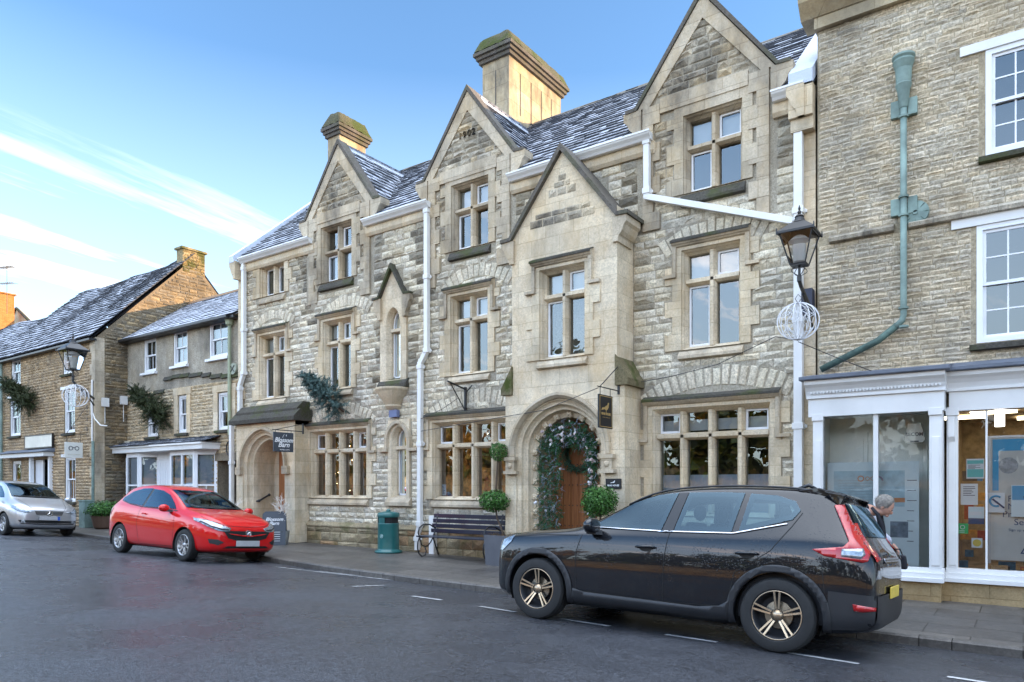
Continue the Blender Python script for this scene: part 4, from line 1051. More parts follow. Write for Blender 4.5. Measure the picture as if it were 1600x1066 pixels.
m.quad((-24.5, 11.9, E1-.03), (-18, 11.9, E1-.03), (-18, 14.35, E1+1.71), (-24.5, 14.35, E1+1.71), (-.3, 0, 0)); m.quad((-24.5, 14.35, E1+1.71), (-18, 14.35, E1+1.71), (-18, 17, E1-.1), (-24.5, 17, E1-.1), (.1, 0, 0))
rf1 = m.build('roof', TILE, h1)
m = MB(); m.prism([(14.2, E1+1.66), (14.35, E1+1.8), (14.5, E1+1.66)], -24.5, -18.1, 'X'); m.build('ridge_tiles', stone('clay_ridge', (.3, .2, .13), samt=.2), rf1)
m = MB(); m.prism([(11.84, E1-.02), (11.76, E1-.03), (11.76, E1-.1), (11.84, E1-.12)], -24.45, -18.3, 'X'); m.box(-24.45, -18.1, 11.86, 12.1, E1-.12, E1-.05); m.build('gutter', IRON, h1)
px1 = PX(359, DL-.08); m = MB(); m.tube([(px1, DL-.09, E1-.1), (px1, DL-.09, PZ(359, 680, DL))], .05, 10); m.lathe([(.05, 0), (.11, .05), (.12, .16), (.14, .18)], (px1, DL-.09, E1-.3), 10); m.build('drainpipe', plain('sage_green_pipe', (.32, .36, .24), .5, var=.2), h1)
m = MB(); al = (PX(367, DL), DL-.03, PZ(367, 577, DL)); m.lathe([(.001, -.05), (.16, -.05), (.17, -.03), (.17, .03)], al, 18, 'Y'); m.build('alarm_box', plain('grey_green_alarm', (.3, .33, .26), .5), h1)
m = MB()
for k in range(2): a = .8+k*1.57; m.tube([(al[0]-.13*math.cos(a), al[1]-.055, al[2]-.13*math.sin(a)), (al[0]+.13*math.cos(a), al[1]-.055, al[2]+.13*math.sin(a))], .012, 5)
m.build('alarm_cross', IRON, h1)
def bay(par, x0, x1, z0, z1, yw, yf, cant, nf=1):
    pts = [(x0, yw), (x0+cant, yf), (x1-cant, yf), (x1, yw)]
    f = MB(); g = MB(); c = MB()
    for i, (p, q) in enumerate(zip(pts, pts[1:])):
        p = Vector((p[0], p[1], 0)); q = Vector((q[0], q[1], 0)); L = (q-p).length; u = (q-p)/L; n = Vector((u.y, -u.x, 0))
        def P(s, z, d): return p+u*s+n*d+Vector((0, 0, z))
        def bx(a, b, za, zb, d0, d1):
            f.add([P(a, za, d0), P(b, za, d0), P(b, za, d1), P(a, za, d1), P(a, zb, d0), P(b, zb, d0), P(b, zb, d1), P(a, zb, d1)], [(0, 1, 2, 3), (7, 6, 5, 4), (4, 5, 1, 0), (5, 6, 2, 1), (6, 7, 3, 2), (7, 4, 0, 3)])
        k = nf if i == 1 else 1; e = .09
        bx(0, L, z0, z0+.5, -.05, 0); bx(0, L, z1-.15, z1, -.05, 0)
        for j in range(k+1): s = e/2+(L-e)*j/k; bx(s-e/2, s+e/2, z0+.5, z1-.15, -.05, .012)
        for j in range(k):
            a, b = e+(L-e)*j/k, (L-e)*(j+1)/k; zm = (z0+.5+z1-.15)/2
            bx(a, b, zm-.025, zm+.025, -.04, -.005); bx(a, b, z0+.5, z0+.55, -.04, -.005)
            m2 = (a+b)/2; bx(m2-.012, m2+.012, z0+.5, zm, -.035, -.012) if k > 1 or i != 1 else None
            g.quad(P(a, z0+.5, -.02), P(b, z0+.5, -.02), P(b, z1-.15, -.02), P(a, z1-.15, -.02))
            c.quad(P(a, z0+.5, -.1), P(b, z0+.5, -.1), P(b, z1-.15, -.1), P(a, z1-.15, -.1))
    w = f.build('bay_window', WHITE2, par); g.build('pane', GLASS, w); c.build('curtain', CURT, w)
gz = pave_z(-22)
bay(h1, -24.35, -22.45, gz, 2.62, DL, 11.72, .55); bay(h1, -21.7, -19.25, gz, 2.62, DL, 11.72, .55, 2)
m = MB(); m.box(-22.45, -21.7, DL-.05, DL+.02, gz, 2.62)
for k in range(5): m.box(-22.42+k*.145, -22.29+k*.145, DL-.065, DL-.04, gz+.05, 2.3)
m.build('panel_door', WHITE2, h1)
m = MB()
for x0, x1, y in ((-24.45, -21.9, 11.58), (-21.9, -19.1, 11.52)):
    m.box(x0, x1, y, DL, 2.62, 2.76); m.box(x0-.02, x1+.02, y-.05, DL, 2.76, 2.81)
m.build('fascia', WHITE, h1)
m = MB(); L = math.hypot(.62, .2); tiles(m, (0, 11.48, 2.82), (1, 0, 0), (0, .62/L, .2/L), lambda s, t: True, -24.5, -19.05, L, .15, .14, .3, .02, .5); m.box(-24.5, -19.05, 11.52, DL, 2.812, 2.83, (-.3, 0, 0)); m.build('canopy_roof', TILE, h1)
m = MB(); m.box(PX(181, 11.9), PX(196, 11.9), DL-.1, DL-.03, PZ(188, 698, 12), PZ(188, 690, 12)); m.build('small_plate', plain('pale_stone_plate', (.55, .52, .42), .8), h1)
m = MB(); rc = (PX(361, DL), DL-.06, PZ(361, 701, DL))
m.tube([(rc[0]+.14*math.cos(a*.35), rc[1], rc[2]+.2*math.sin(a*.35)) for a in range(19)], .018, 6); m.tube([(rc[0], rc[1], rc[2]-.25), (rc[0], rc[1], rc[2]+.25)], .014, 6); m.build('wall_tie', IRON, h1)
# ---- brown house with the gable end
D2 = 11.1; X2 = -24.5; X2L = -33.2; E2 = 6.38
h2 = thing('brown_stone_house', 'brown rubble house with sagging frosted roof and tall sunlit gable end', 'building', (-28, 11.1, pave_z(-28)), world=True)
H2 = []
for a, b, yt, yb, bl in ((18, 32, 561, 601, 0), (99, 112, 547, 584, .99), (16, 32, 622, 681, 0), (101, 117, 608, 676, .5), (102, 118, 714, 784, .3)):
    c = (a+b)/2; x0, x1 = PX(a, D2), PX(b, D2); z0, z1 = PZ(c, yb, D2), PZ(c, yt, D2); H2.append((x0, x1, z0, z1))
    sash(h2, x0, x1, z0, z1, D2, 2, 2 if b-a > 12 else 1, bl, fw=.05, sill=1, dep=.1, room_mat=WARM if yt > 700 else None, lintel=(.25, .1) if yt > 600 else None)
dx0, dx1, dz1 = PX(51, D2), PX(83, D2), PZ(66, 714, D2); gz = pave_z(-28); H2.append((dx0+.1, dx1-.1, gz, dz1-.1))
sx0, sx1 = PX(20, D2), PX(33, D2); H2.append((sx0, sx1, .9, dz1-.1))
core(h2, X2L, X2, -.3, E2, D2, H2, BROWNM)
m = MB(); stones(m, (0, D2, 0), (1, 0, 0), (0, -1, 0), lambda x, z: okh(x, z, H2) and x < X2-.25, X2L, X2, .1, E2, .10, .12, .36, .04, PALR, gap=.012); m.build('rubble_wall', BROWN, h2)
m = MB(); z = 0; k = 0
while z < E2-.1:
    h = rnd.uniform(.25, .4); w = .22 if k % 2 else .34; m.box(X2-w, X2+.03, D2-.045, D2+.25, z+.004, min(z+h, E2)); z += h; k += 1
m.build('quoins', ASHOLD, h2)
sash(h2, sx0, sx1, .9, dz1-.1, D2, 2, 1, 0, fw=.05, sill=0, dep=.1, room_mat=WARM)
RY2, RZ2 = 14.4, 9.85
gp = [(D2, -.3), (17.7, -.3), (17.7, E2), (RY2, RZ2-.1), (D2, E2)]
m = MB(); m.add([(X2, a, b) for a, b in gp], [list(range(5))]); m.add([(X2L, a, b) for a, b in gp], [list(range(4, -1, -1))]); m.quad((X2, 17.7, -.3), (X2L, 17.7, -.3), (X2L, 17.7, E2), (X2, 17.7, E2)); m.build('wall_core', BROWNM, h2)
m = MB(); stones(m, (X2, 0, 0), (0, 1, 0), (1, 0, 0), lambda y, z: inpoly(y, z, [(D2+.26, 0), (17.6, 0), (17.6, E2-.1), (RY2, RZ2-.18), (D2+.26, E2+.12)]) and (z > 1.5 or y < 12.2), D2, 17.7, .1, RZ2, .11, .15, .42, .05, PALD+[(1.3, 1.15, .9)], gap=.015); m.build('gable_wall', DKRUB, h2)
m = MB(); stones(m, (X2+.0, 0, 0), (0, 1, 0), (1, 0, 0), lambda y, z: True, 14.05, 14.9, RZ2-.6, RZ2+.22, .12, .15, .35, .05, PALD); m.box(X2-.4, X2, 14.05, 14.9, RZ2-.6, RZ2+.22); m.box(X2-.45, X2+.06, 13.98, 14.97, RZ2+.22, RZ2+.29); m.build('chimney', stone('mossy_chimney', (.36, .29, .17), samt=.3, moss=.8, gd=.02, grain=30), h2)
def sag(x): return -.10*math.sin((x-X2L)/(X2-X2L)*math.pi)+(.05*math.sin(x*1.7))
L = math.hypot(RY2-10.9, RZ2-E2)
m = MB(); v = (0, (RY2-10.9)/L, (RZ2-E2)/L); tiles(m, (0, 10.88, E2), (1, 0, 0), v, lambda s, t: True, X2L-.1, X2+.06, L, .2, .18, .4, .03, .52)
m.v = [(a, b, c+sag(a)*max(0, (b-11)/3.4)) for a, b, c in m.v]
o0 = len(m.v); m.quad((X2L, 10.95, E2-.06), (X2, 10.95, E2-.06), (X2, RY2, RZ2-.2), (X2L, RY2, RZ2-.2), (-.3, 0, 0)); m.quad((X2L, RY2, RZ2-.02), (X2+.03, RY2, RZ2-.02), (X2+.03, 17.9, E2-.2), (X2L, 17.9, E2-.2), (.0, 0, 0)); m.build('roof', TILE, h2)
m = MB(); m.box(X2L, X2+.05, 10.86, D2, E2-.12, E2-.06); m.build('gutter', IRON, h2)
m = MB()  # door hood and surround
m.box(dx0, dx0+.12, D2-.12, D2, gz, dz1); m.box(dx1-.12, dx1, D2-.12, D2, gz, dz1); m.box(PX(16, D2), dx1+.1, D2-.35, D2, dz1, dz1+.14); m.build('door_surround', WHITE2, h2)
m = MB(); m.prism([(D2-.45, dz1+.15), (D2, dz1+.3), (D2, dz1+.15)], PX(13, D2), dx1+.18, 'X'); m.build('porch_roof', LEAD, h2)
m = MB(); m.box(dx0+.12, dx0+.75, D2+.05, D2+.1, gz, dz1-.1); m.build('door', WHITE2, h2); room(h2, dx0+.1, dx1-.1, gz, dz1-.1, D2+.12, D2+1.5, plain('green_black_hall', (.02, .03, .025), .8))
pw = PX(143, D2-.1); m = MB(); m.tube([(pw, D2-.08, 5.0), (pw, D2-.08, PZ(143, 690, D2))], .03, 8); m.build('white_conduit', WHITE, h2)
m = MB(); m.tube([(pw+.05, D2-.08, PZ(143, 690, D2)), (pw+.05, D2-.08, gz)], .045, 8); m.build('drainpipe', VERD, h2)
pw = PX(2, D2-.1); m = MB(); m.tube([(pw, D2-.1, E2), (pw, D2-.1, gz)], .05, 8); m.build('drainpipe', VERD, h2)
# boxes on the gable wall
for px_, py_, n_ in ((163, 629, 'alarm_box'), (192, 626, 'alarm_box')):
    Y = 12.1-.55 if px_ < 170 else 12.0
    t = tt(px_); X = X2+.06; Y = X*(.8141+.5807*t)/(-.5807+.8141*t); z = 1.5+(H0-py_)/1120*Y/(.8141+.5807*t)
    m = MB(); m.box(X, X+.12, Y-.1, Y+.1, z-.14, z+.14); m.tube([(X+.04, Y, z-.14), (X+.04, Y, z-.7)], .012, 6); m.build(n_, WHITE, h2)
# ---- houses beyond
h3 = thing('end_terrace_house', 'brown stone house with lower frosted roof, cut by the left edge', 'building', (-38, 11.3, pave_z(-38)), world=True)
core(h3, -46, X2L-.01, -.3, 6.0, 11.2, [], BROWN, 'wall')
m = MB(); L = math.hypot(3.3, 3.2); tiles(m, (0, 11.0, 6.1), (1, 0, 0), (0, 3.3/L, 3.2/L), lambda s, t: True, -46, X2L-.05, L, .22, .2, .45, .03, .54); m.v = [(a, b, c+.08*math.sin(a*.9)*max(0, (b-11)/3)) for a, b, c in m.v]
m.quad((-46, 11.1, 6.0), (X2L, 11.1, 6.0), (X2L, 14.3, 9.1), (-46, 14.3, 9.1), (-.3, 0, 0)); m.quad((-46, 14.3, 9.25), (X2L, 14.3, 9.25), (X2L, 17.5, 6), (-46, 17.5, 6), (0, 0, 0)); m.build('roof', TILE, h3)
h4 = thing('distant_house', 'pale gabled house with orange brick chimney seen over the left roofs', 'building', (-57, 21, 0), world=True)
HB = 20.0
def q4(px, py): return (PX(px, HB), PZ(px, py, HB))
a = q4(2, 520); b = q4(26, 483); c = q4(48, 505)
m = MB(); m.prism([(a[0]-2, 0), (c[0], 0), c, b, (a[0]-1, q4(8, 492)[1])], HB, HB+.3); m.box(a[0]-2, c[0], HB+.3, HB+6, 0, c[1]-1); m.build('gable_wall', stone('pale_render', (.62, .55, .42), samt=.2), h4)  # gable in plain pale render
m = MB(); m.tube([(b[0]-3, HB, b[1]-2.0), (b[0], HB, b[1]+.05), (c[0]+.2, HB, c[1]-.05)], .1, 6); m.build('bargeboard', DARKST, h4)
m = MB(); x1 = PX(9, HB-1); m.box(x1-.9, x1, HB-1.5, HB-.5, 8, PZ(5, 461, HB-1)); m.box(x1-1, x1+.1, HB-1.6, HB-.4, PZ(5, 461, HB-1), PZ(5, 459, HB-1)); m.build('chimney', stone('orange_brick', (.52, .24, .09), joint=(.22, .075), samt=.2), h4)
ae = thing('tv_aerial', 'spindly television aerial against the pale sky at the left edge', 'aerial', (PX(11, 18), 18, 13), world=True)
ax, az = PX(11, 18), PZ(11, 425, 18)
m = MB(); m.tube([(ax, 18, az-2.6), (ax, 18, az+.5)], .02, 6); m.build('mast', IRON, ae)
for k, (dz, n_) in enumerate(((.3, 13), (-.7, 8))):
    m = MB(); m.tube([(ax-1.2, 18, az+dz+.15), (ax+1.0, 18, az+dz-.15)], .014, 6)
    for i in range(n_): f = i/(n_-1); x = ax-1.2+2.2*f; m.tube([(x, 17.75, az+dz+.15-.3*f), (x, 18.25, az+dz+.15-.3*f)], .009, 5); m.tube([(x, 18, az+dz+.05-.3*f), (x, 18, az+dz+.25-.3*f)], .009, 5)
    m.build('antenna', IRON, ae)
# ================================================================ cars (local x: front at -L/2, rear at +L/2; near side is -y after placing)
def paint(name, col, metal=.0, drops=0, rough=.28):
    m, nt, b = newmat(name); v = objc(nt)
    b.inputs['Base Color'].default_value = c4(col); b.inputs['Metallic'].default_value = metal; b.inputs['Roughness'].default_value = rough
    b.inputs['Coat Weight'].default_value = 1; b.inputs['Coat Roughness'].default_value = .02; b.inputs['Specular IOR Level'].default_value = .1
    n = noise(nt, v, 1.3, 4); dn = noise(nt, v, 7, 6, .7)
    d = mixc(nt, math_(nt, 'MULTIPLY', ramp(nt, dn, .5, .75), .04), c4(col), (.16, .15, .13, 1)); nt.links.new(d, b.inputs['Base Color'])
    if drops:
        vo = nt.nodes.new('ShaderNodeTexVoronoi'); vo.inputs['Scale'].default_value = 55; nt.links.new(scalev(nt, v, (1, 1, .7)), vo.inputs['Vector'])
        dr = ramp(nt, vo.outputs['Distance'], .12, .3, (1, 1, 1, 1), (0, 0, 0, 1))
        bp = nt.nodes.new('ShaderNodeBump'); bp.inputs['Distance'].default_value = .0022*drops; nt.links.new(math_(nt, 'MULTIPLY', dr, ramp(nt, noise(nt, v, 3, 3), .42, .6)), bp.inputs['Height']); nt.links.new(bp.outputs[0], b.inputs['Coat Normal'])
    MATS[name] = m; return m
CGLASS = plain('dark_car_glass', (.012, .018, .024), .03, var=0, coat=1, spec=1.0)
def tinted():
    m, nt, b = newmat('tinted_car_glass'); b.inputs['Base Color'].default_value = (.02, .035, .045, 1); b.inputs['Roughness'].default_value = .02; b.inputs['IOR'].default_value = 1.6
    b.inputs['Coat Weight'].default_value = 1; b.inputs['Coat IOR'].default_value = 1.5; b.inputs['Coat Roughness'].default_value = .01; return m
CGLASS = glass('car_glass', (.40, .52, .56), refl=.04, gcol=(.55, .78, .95))
CABIN = plain('dark_cabin_trim', (.03, .03, .034), .8, var=.2); SEATM = plain('grey_seat_cloth', (.07, .07, .08), .85, var=.2)
PLAST = plain('black_car_plastic', (.022, .023, .026), .5, var=.2, bscale=200, bdist=.0005)
RUBBER = plain('tyre_rubber', (.018, .018, .018), .75, var=.25, nscale=12)
CHROME = plain('bright_chrome', (.75, .76, .78), .12, metal=1, var=0)
ALLOY = plain('silver_alloy', (.42, .42, .43), .38, metal=.9, var=.05)
GAP = plain('panel_gap', (.006, .006, .006), .7, var=0)
REDL = plain('red_lamp_lens', (.42, .008, .010), .15, coat=1, var=.3, nscale=14)
CLEARL = plain('clear_lamp', (.30, .33, .36), .22, metal=.6, coat=1, var=.6, nscale=26)
PLATEG = plain('blank_grey_plate', (.42, .42, .43), .5, var=.12, nscale=14)
PLATEY = plain('yellow_plate', (.75, .55, .08), .45, var=.15, nscale=9)
def lerp(a, b, t): return a+(b-a)*t
def car_body(name, par, L, st, arches, Rw, mat, clad=None):
    m = MB(); rings = []
    for (f, zb, yw, zl, yl, zt, yt) in st:
        x = f-L/2; dz = zl-zb; dr = min(.065, max(.0, (zt-zl))*.3)
        half = [(0, zb), (yw*.55, zb), (yw*.88, zb+.01), (yw*.975, zb+.09), (yw*.985, zb+dz*.30), (yw, zb+dz*.55), (yw*.99, zb+dz*.78), (lerp(yl, yw, .45), zb+dz*.94), (yl, zl), (lerp(yl, yt, .5), lerp(zl, zt-dr, .52)), (yt, zt-dr), (yt-.08*min(1, yt), zt-dr*.3), (yt*.5, zt), (0, zt+.012)]
        ring = [(x, -a, b) for a, b in half]+[(x, a, b) for a, b in half[-2:0:-1]]
        rings.append(ring)
    n = len(rings[0]); vs = [v for r in rings for v in r]
    fs = [(i*n+j, i*n+(j+1) % n, (i+1)*n+(j+1) % n, (i+1)*n+j) for i in range(len(rings)-1) for j in range(n)]
    fs += [list(range(n-1, -1, -1)), list(range((len(rings)-1)*n, len(rings)*n))]
    m.add(vs, fs); tmp = m.build('tmp', mat)
    bm = bmesh.new(); bm.from_mesh(tmp.data); bmesh.ops.recalc_face_normals(bm, faces=bm.faces); bm.to_mesh(tmp.data); bm.free()
    sub = tmp.modifiers.new('s', 'SUBSURF'); sub.levels = 3; sub.render_levels = 3
    cut = MB()
    for f, w in arches:
        for s in (-1, 1): cut.cyl((f-L/2, s*.5, Rw-.01), (f-L/2, s*1.2, Rw-.01), w, n=56)
    co = cut.build('cut', mat); bo = tmp.modifiers.new('b', 'BOOLEAN'); bo.object = co; bo.operation = 'DIFFERENCE'; bo.solver = 'EXACT'
    dg = bpy.context.evaluated_depsgraph_get(); ev = tmp.evaluated_get(dg)
    me = bpy.data.meshes.new_from_object(ev); me.name = 'body'
    bvh = BVHTree.FromObject(tmp, dg)
    bpy.data.objects.remove(tmp); bpy.data.objects.remove(co)
    o = bpy.data.objects.new('body', me); COL.objects.link(o); o.parent = par
    autosmooth(o, 40); me.materials.clear(); me.materials.append(mat)
    return o, bvh
def proj(bvh, poly, axis, side, off=.004, step=.05, skirt=.0):
    """polygon in a view plane laid onto the body; returns an MB. axis Y: (x,z) from side*y; X: (y,z) from side*x; Z: (x,y) from above"""
    bm = bmesh.new()
    vs = [bm.verts.new((p[0], p[1], 0)) for p in poly]; bm.faces.new(vs)
    xs = [p[0] for p in poly]; ys = [p[1] for p in poly]
    for ax, lo, hi in ((0, min(xs), max(xs)), (1, min(ys), max(ys))):
        q = lo+step
        while q < hi-.004:
            no = (1, 0, 0) if ax == 0 else (0, 1, 0); co = (q, 0, 0) if ax == 0 else (0, q, 0)
            bmesh.ops.bisect_plane(bm, geom=bm.verts[:]+bm.edges[:]+bm.faces[:], plane_co=co, plane_no=no, dist=1e-5); q += step
    out = MB(); idx = {}
    for v in bm.verts:
        a, b = v.co.x, v.co.y
        if axis == 'Y': o = Vector((a, side*3, b)); d = Vector((0, -side, 0))
        elif axis == 'X': o = Vector((side*5, a, b)); d = Vector((-side, 0, 0))
        else: o = Vector((a, b, 5)); d = Vector((0, 0, -1))
        h = bvh.ray_cast(o, d)
        if h[0] is not None:
            nn = h[1]
            if nn.dot(d) > 0: nn = -nn
            idx[v] = len(out.v); out.v.append(tuple(h[0]+nn*off-d*off*.4))
    for f in bm.faces:
        if all(v in idx for v in f.verts):
            p = [Vector(out.v[idx[v]]) for v in f.verts]
            if max((p[i]-p[i-1]).length for i in range(len(p))) > .22: continue
            q = [idx[v] for v in f.verts]
            nrm_ = (p[1]-p[0]).cross(p[2]-p[0]); dd = Vector((0, -side, 0)) if axis == 'Y' else (Vector((-side, 0, 0)) if axis == 'X' else Vector((0, 0, -1)))
            if nrm_.dot(dd) > 0: q = q[::-1]
            out.f.append(q); out.t.append((1, 1, 1)); out.m.append(0)
    bm.free(); return out
def panel(name, par, bvh, poly, axis, side, mat, off=.004, th=0, step=.05, smooth=True):
    m = proj(bvh, poly, axis, side, off, step)
    if not m.f: return None
    o = m.build(name, mat, par, smooth=smooth)
    if th: s = o.modifiers.new('solid', 'SOLIDIFY'); s.thickness = th; s.offset = -1
    return o
def strip(pts, w):
    L_, R_ = [], []
    for i, p in enumerate(pts):
        a = Vector(pts[max(i-1, 0)]); b = Vector(pts[min(i+1, len(pts)-1)]); d = (b-a).normalized(); n = Vector((-d.y, d.x))*w/2
        L_.append((p[0]+n.x, p[1]+n.y)); R_.append((p[0]-n.x, p[1]-n.y))
    return L_+R_[::-1]
def glaze(par, body, bvh, poly, axis, side, off=.006):
    n = len(poly); cx = sum(p[0] for p in poly)/n; cz = sum(p[1] for p in poly)/n
    ar = sum(poly[i][0]*poly[(i+1) % n][1]-poly[(i+1) % n][0]*poly[i][1] for i in range(n)); P_ = poly if ar > 0 else poly[::-1]
    def inset(d):
        out = []
        for i in range(n):
            p0, p1, p2 = Vector(P_[i-1]), Vector(P_[i]), Vector(P_[(i+1) % n]); d1 = (p1-p0).normalized(); d2 = (p2-p1).normalized()
            n1 = Vector((-d1.y, d1.x)); n2 = Vector((-d2.y, d2.x)); b = n1+n2; b = b/max(.5, b.dot(n1)); out.append((p1.x+b.x*d, p1.y+b.y*d))
        return out
    hole = inset(.028); bd = inset(.05)
    o = panel('window', par, bvh, P_, axis, side, CGLASS, off)
    m = MB()
    for i in range(n):
        j = (i+1) % n; q = proj(bvh, [P_[i], P_[j], bd[j], bd[i]], axis, side, off-.002, .06); m.add(q.v, q.f)
    m.build('window_seal', PLAST, o)
    bm = bmesh.new(); bm.from_mesh(body.data); kill = []
    for f in bm.faces:
        c = f.calc_center_median()
        if axis == 'Y': ok = c.y*side > .35 and f.normal.y*side > .1 and inpoly(c.x, c.z, hole)
        else: ok = f.normal.x*side > .05 and c.x*side > .3 and inpoly(c.y, c.z, hole)
        if ok: kill.append(f)
    bmesh.ops.delete(bm, geom=kill, context='FACES'); bm.to_mesh(body.data); bm.free()
def cabin(par, L, f0, f1, zb, xs, w, seatz, wheel_at):
    F = lambda f: f-L/2
    m = MB()
    for s in (-1, 1): m.box(F(f0), F(f1), s*w, s*(w-.02), .3, zb-.06)
    m.box(F(f0), F(f1), -w, w, .29, .32); m.box(F(f1)-.02, F(f1), -w, w, .3, zb-.08); m.box(F(f0), F(f0)+.02, -w, w, .3, zb-.1); m.build('cabin_trim', CABIN, par)
    m = MB(); m.prism([(F(f0), zb-.22), (F(f0)+.5, zb-.30), (F(f0)+.52, zb-.12), (F(f0)+.35, zb-.04), (F(f0), zb-.03)], -w+.02, w-.02); m.build('dashboard', CABIN, par, bevel=.02)
    for k, fx in enumerate(xs):
        for s in (-1, 1):
            m = MB(); y = s*.36
            m.prism([(F(fx)-.42, seatz-.08), (F(fx)+.02, seatz-.12), (F(fx)+.02, seatz), (F(fx)-.42, seatz+.04)], y-.23, y+.23)
            m.prism([(F(fx)-.02, seatz-.05), (F(fx)+.10, seatz-.05), (F(fx)+.26, seatz+.56), (F(fx)+.17, seatz+.58)], y-.22, y+.22); m.build('seat', SEATM, par, bevel=.03)
            m = MB(); m.ball((F(fx)+.24, y, seatz+.68), (.06, .12, .09), 14, 8); m.build('headrest', SEATM, par, smooth=True)
    m = MB(); a = wheel_at; m.tube([(F(f0)+.62+.06*math.sin(q*.35), a+.18*math.cos(q*.35), zb-.06+.17*math.sin(q*.35)) for q in range(19)], .014, 6); m.box(F(f0)+.58, F(f0)+.6, a-.16, a+.16, zb-.08, zb-.04); m.build('steering_wheel', CABIN, par)
def lines(name, par, bvh, runs_, axis, side, mat, w=.007, off=.0025):
    m = MB()
    for r in runs_:
        q = proj(bvh, strip(r, w), axis, side, off, .06); m.add(q.v, q.f)
    return m.build(name, mat, par)
def wheel(par, loc, Rt, Rr, wd, style, side):
    """side -1: outward face towards -y"""
    m = MB(); h = wd/2
    m.lathe([(Rr-.005, -h*.85), (Rr+.01, -h*.97), (Rt-.05, -h*1.0), (Rt-.018, -h*.9), (Rt, -h*.62), (Rt-.002, -h*.2), (Rt-.006, -h*.17), (Rt-.006, -h*.13), (Rt, -h*.1), (Rt, h*.1), (Rt-.006, h*.13), (Rt-.006, h*.17), (Rt, h*.2), (Rt, h*.62), (Rt-.018, h*.9), (Rt-.05, h), (Rr, h*.9), (.02, h*.8)], (0, 0, 0), 48, 'Y', cap=False)
    w = m.build('wheel', RUBBER, par, smooth=True); autosmooth(w, 30); w.location = loc
    if side > 0: w.rotation_euler = (0, 0, math.pi)
    r = MB(); r.lathe([(Rr, -h*.9), (Rr-.012, -h*.93), (Rr-.02, -h*.85), (Rr-.03, -h*.3), (Rr-.06, h*.2), (.03, h*.25)], (0, 0, 0), 40, 'Y', cap=False)
    r.build('barrel', PLAST if style == 'double5' else ALLOY, w, smooth=True)
    r = MB(); r.lathe([(Rr*.55, h*.12), (Rr*.55, -.02), (Rr*.2, -.03)], (0, 0, 0), 30, 'Y'); r.build('brake_disc', plain('brake_disc_steel', (.3, .26, .2), .35, metal=.8, var=.3), w)
    s = MB(); f = MB(); yo = -h*.86
    def spoke(m, a0, a1, r0, r1, w0, w1, yA, yB, tk=.03):
        ca, sa = math.cos(a0), math.sin(a0); cb, sb = math.cos(a1), math.sin(a1)
        vs = []
        for (c, d, rr, ww, y) in ((ca, sa, r0, w0, yA), (cb, sb, r1, w1, yB)):
            for e in (-1, 1):
                for q in (0, tk): vs.append((rr*d+e*ww*c, y+q, rr*c-e*ww*d))
        m.add(vs, [(0, 2, 6, 4), (1, 5, 7, 3), (0, 4, 5, 1), (2, 3, 7, 6), (4, 6, 7, 5)])
    if style == 'double5':
        for k in range(5):
            a = 2*math.pi*k/5
            for e in (-1, 1):
                spoke(s, a+e*.20, a+e*.115, .045, Rr-.01, .013, .014, yo+.025, yo-.006); spoke(f, a+e*.20, a+e*.115, .06, Rr-.012, .009, .0085, yo+.021, yo-.011, .004)
            spoke(s, a, a, .04, Rr*.35, .03, .012, yo+.03, yo+.03)
        s.build('spoke', plain('gloss_black_spoke', (.01, .01, .01), .25, coat=1, var=0), w); f.build('spoke_face', plain('machined_gold_face', (.72, .56, .38), .3, metal=.85, var=.1), w)
    else:
        nsp = 5
        for k in range(nsp):
            a = 2*math.pi*k/nsp+.3
            if style == 'twist':
                for e, q in ((-1, .0), (1, .0)): spoke(s, a+e*.13, a+e*.24+.06, .04, Rr-.01, .018, .016, yo+.02, yo-.004)
            else: spoke(s, a, a, .04, Rr-.01, .035, .028, yo+.02, yo-.004)
        s.build('spoke', ALLOY, w)
    c = MB(); c.lathe([(.001, yo+.0), (.028, yo+.002), (.036, yo+.012), (.06, yo+.03), (.06, yo+.05)], (0, 0, 0), 20, 'Y'); c.lathe([(Rr-.003, yo+.012), (Rr-.003, yo-.008), (Rr-.012, yo-.01), (Rr-.014, yo+.01)], (0, 0, 0), 40, 'Y', cap=False)
    c.build('hub_cap', ALLOY if style != 'double5' else plain('dark_bronze_rim', (.5, .38, .26), .3, metal=.8, var=0), w, smooth=True)
    return w
def liner(par, f, L, Rw, w):
    m = MB(); n = 20
    for s in (-1, 1):
        vs = []
        for i in range(n+1):
            a = math.pi*(-.12+1.24*i/n); x, z = (w-.006)*math.cos(a)+f-L/2, (w-.006)*math.sin(a)+Rw-.01
            vs += [(x, s*.5, z), (x, s*.86, z)]
        m.add(vs, [(2*i, 2*i+1, 2*i+3, 2*i+2) for i in range(n)])
        m.box(f-L/2-w, f-L/2+w, s*.5, s*.51, .25, Rw+w*.8)
    m.build('wheel_arch_liner', GAP, par)
def arc(cx, cz, r0, r1, a0, a1, n=26):
    A = [(cx+r1*math.cos(a0+(a1-a0)*i/n), cz+r1*math.sin(a0+(a1-a0)*i/n)) for i in range(n+1)]
    B = [(cx+r0*math.cos(a0+(a1-a0)*i/n), cz+r0*math.sin(a0+(a1-a0)*i/n)) for i in range(n+1)]
    return A, B
def place_car(root, x, y, half, rz):
    s = half*.92; zn, zf = road_z(x, y-s), road_z(x, y+s); d = .9
    root.location = (x, y, (zn+zf)/2)
    roll = math.atan2(zf-zn, 2*s); pitch = math.atan2(pave_z(x+1)-pave_z(x-1), 2)
    M = Matrix.Rotation(roll, 4, 'X') @ Matrix.Rotation(-pitch, 4, 'Y') @ Matrix.Rotation(rz, 4, 'Z')
    root.rotation_euler = M.to_euler()
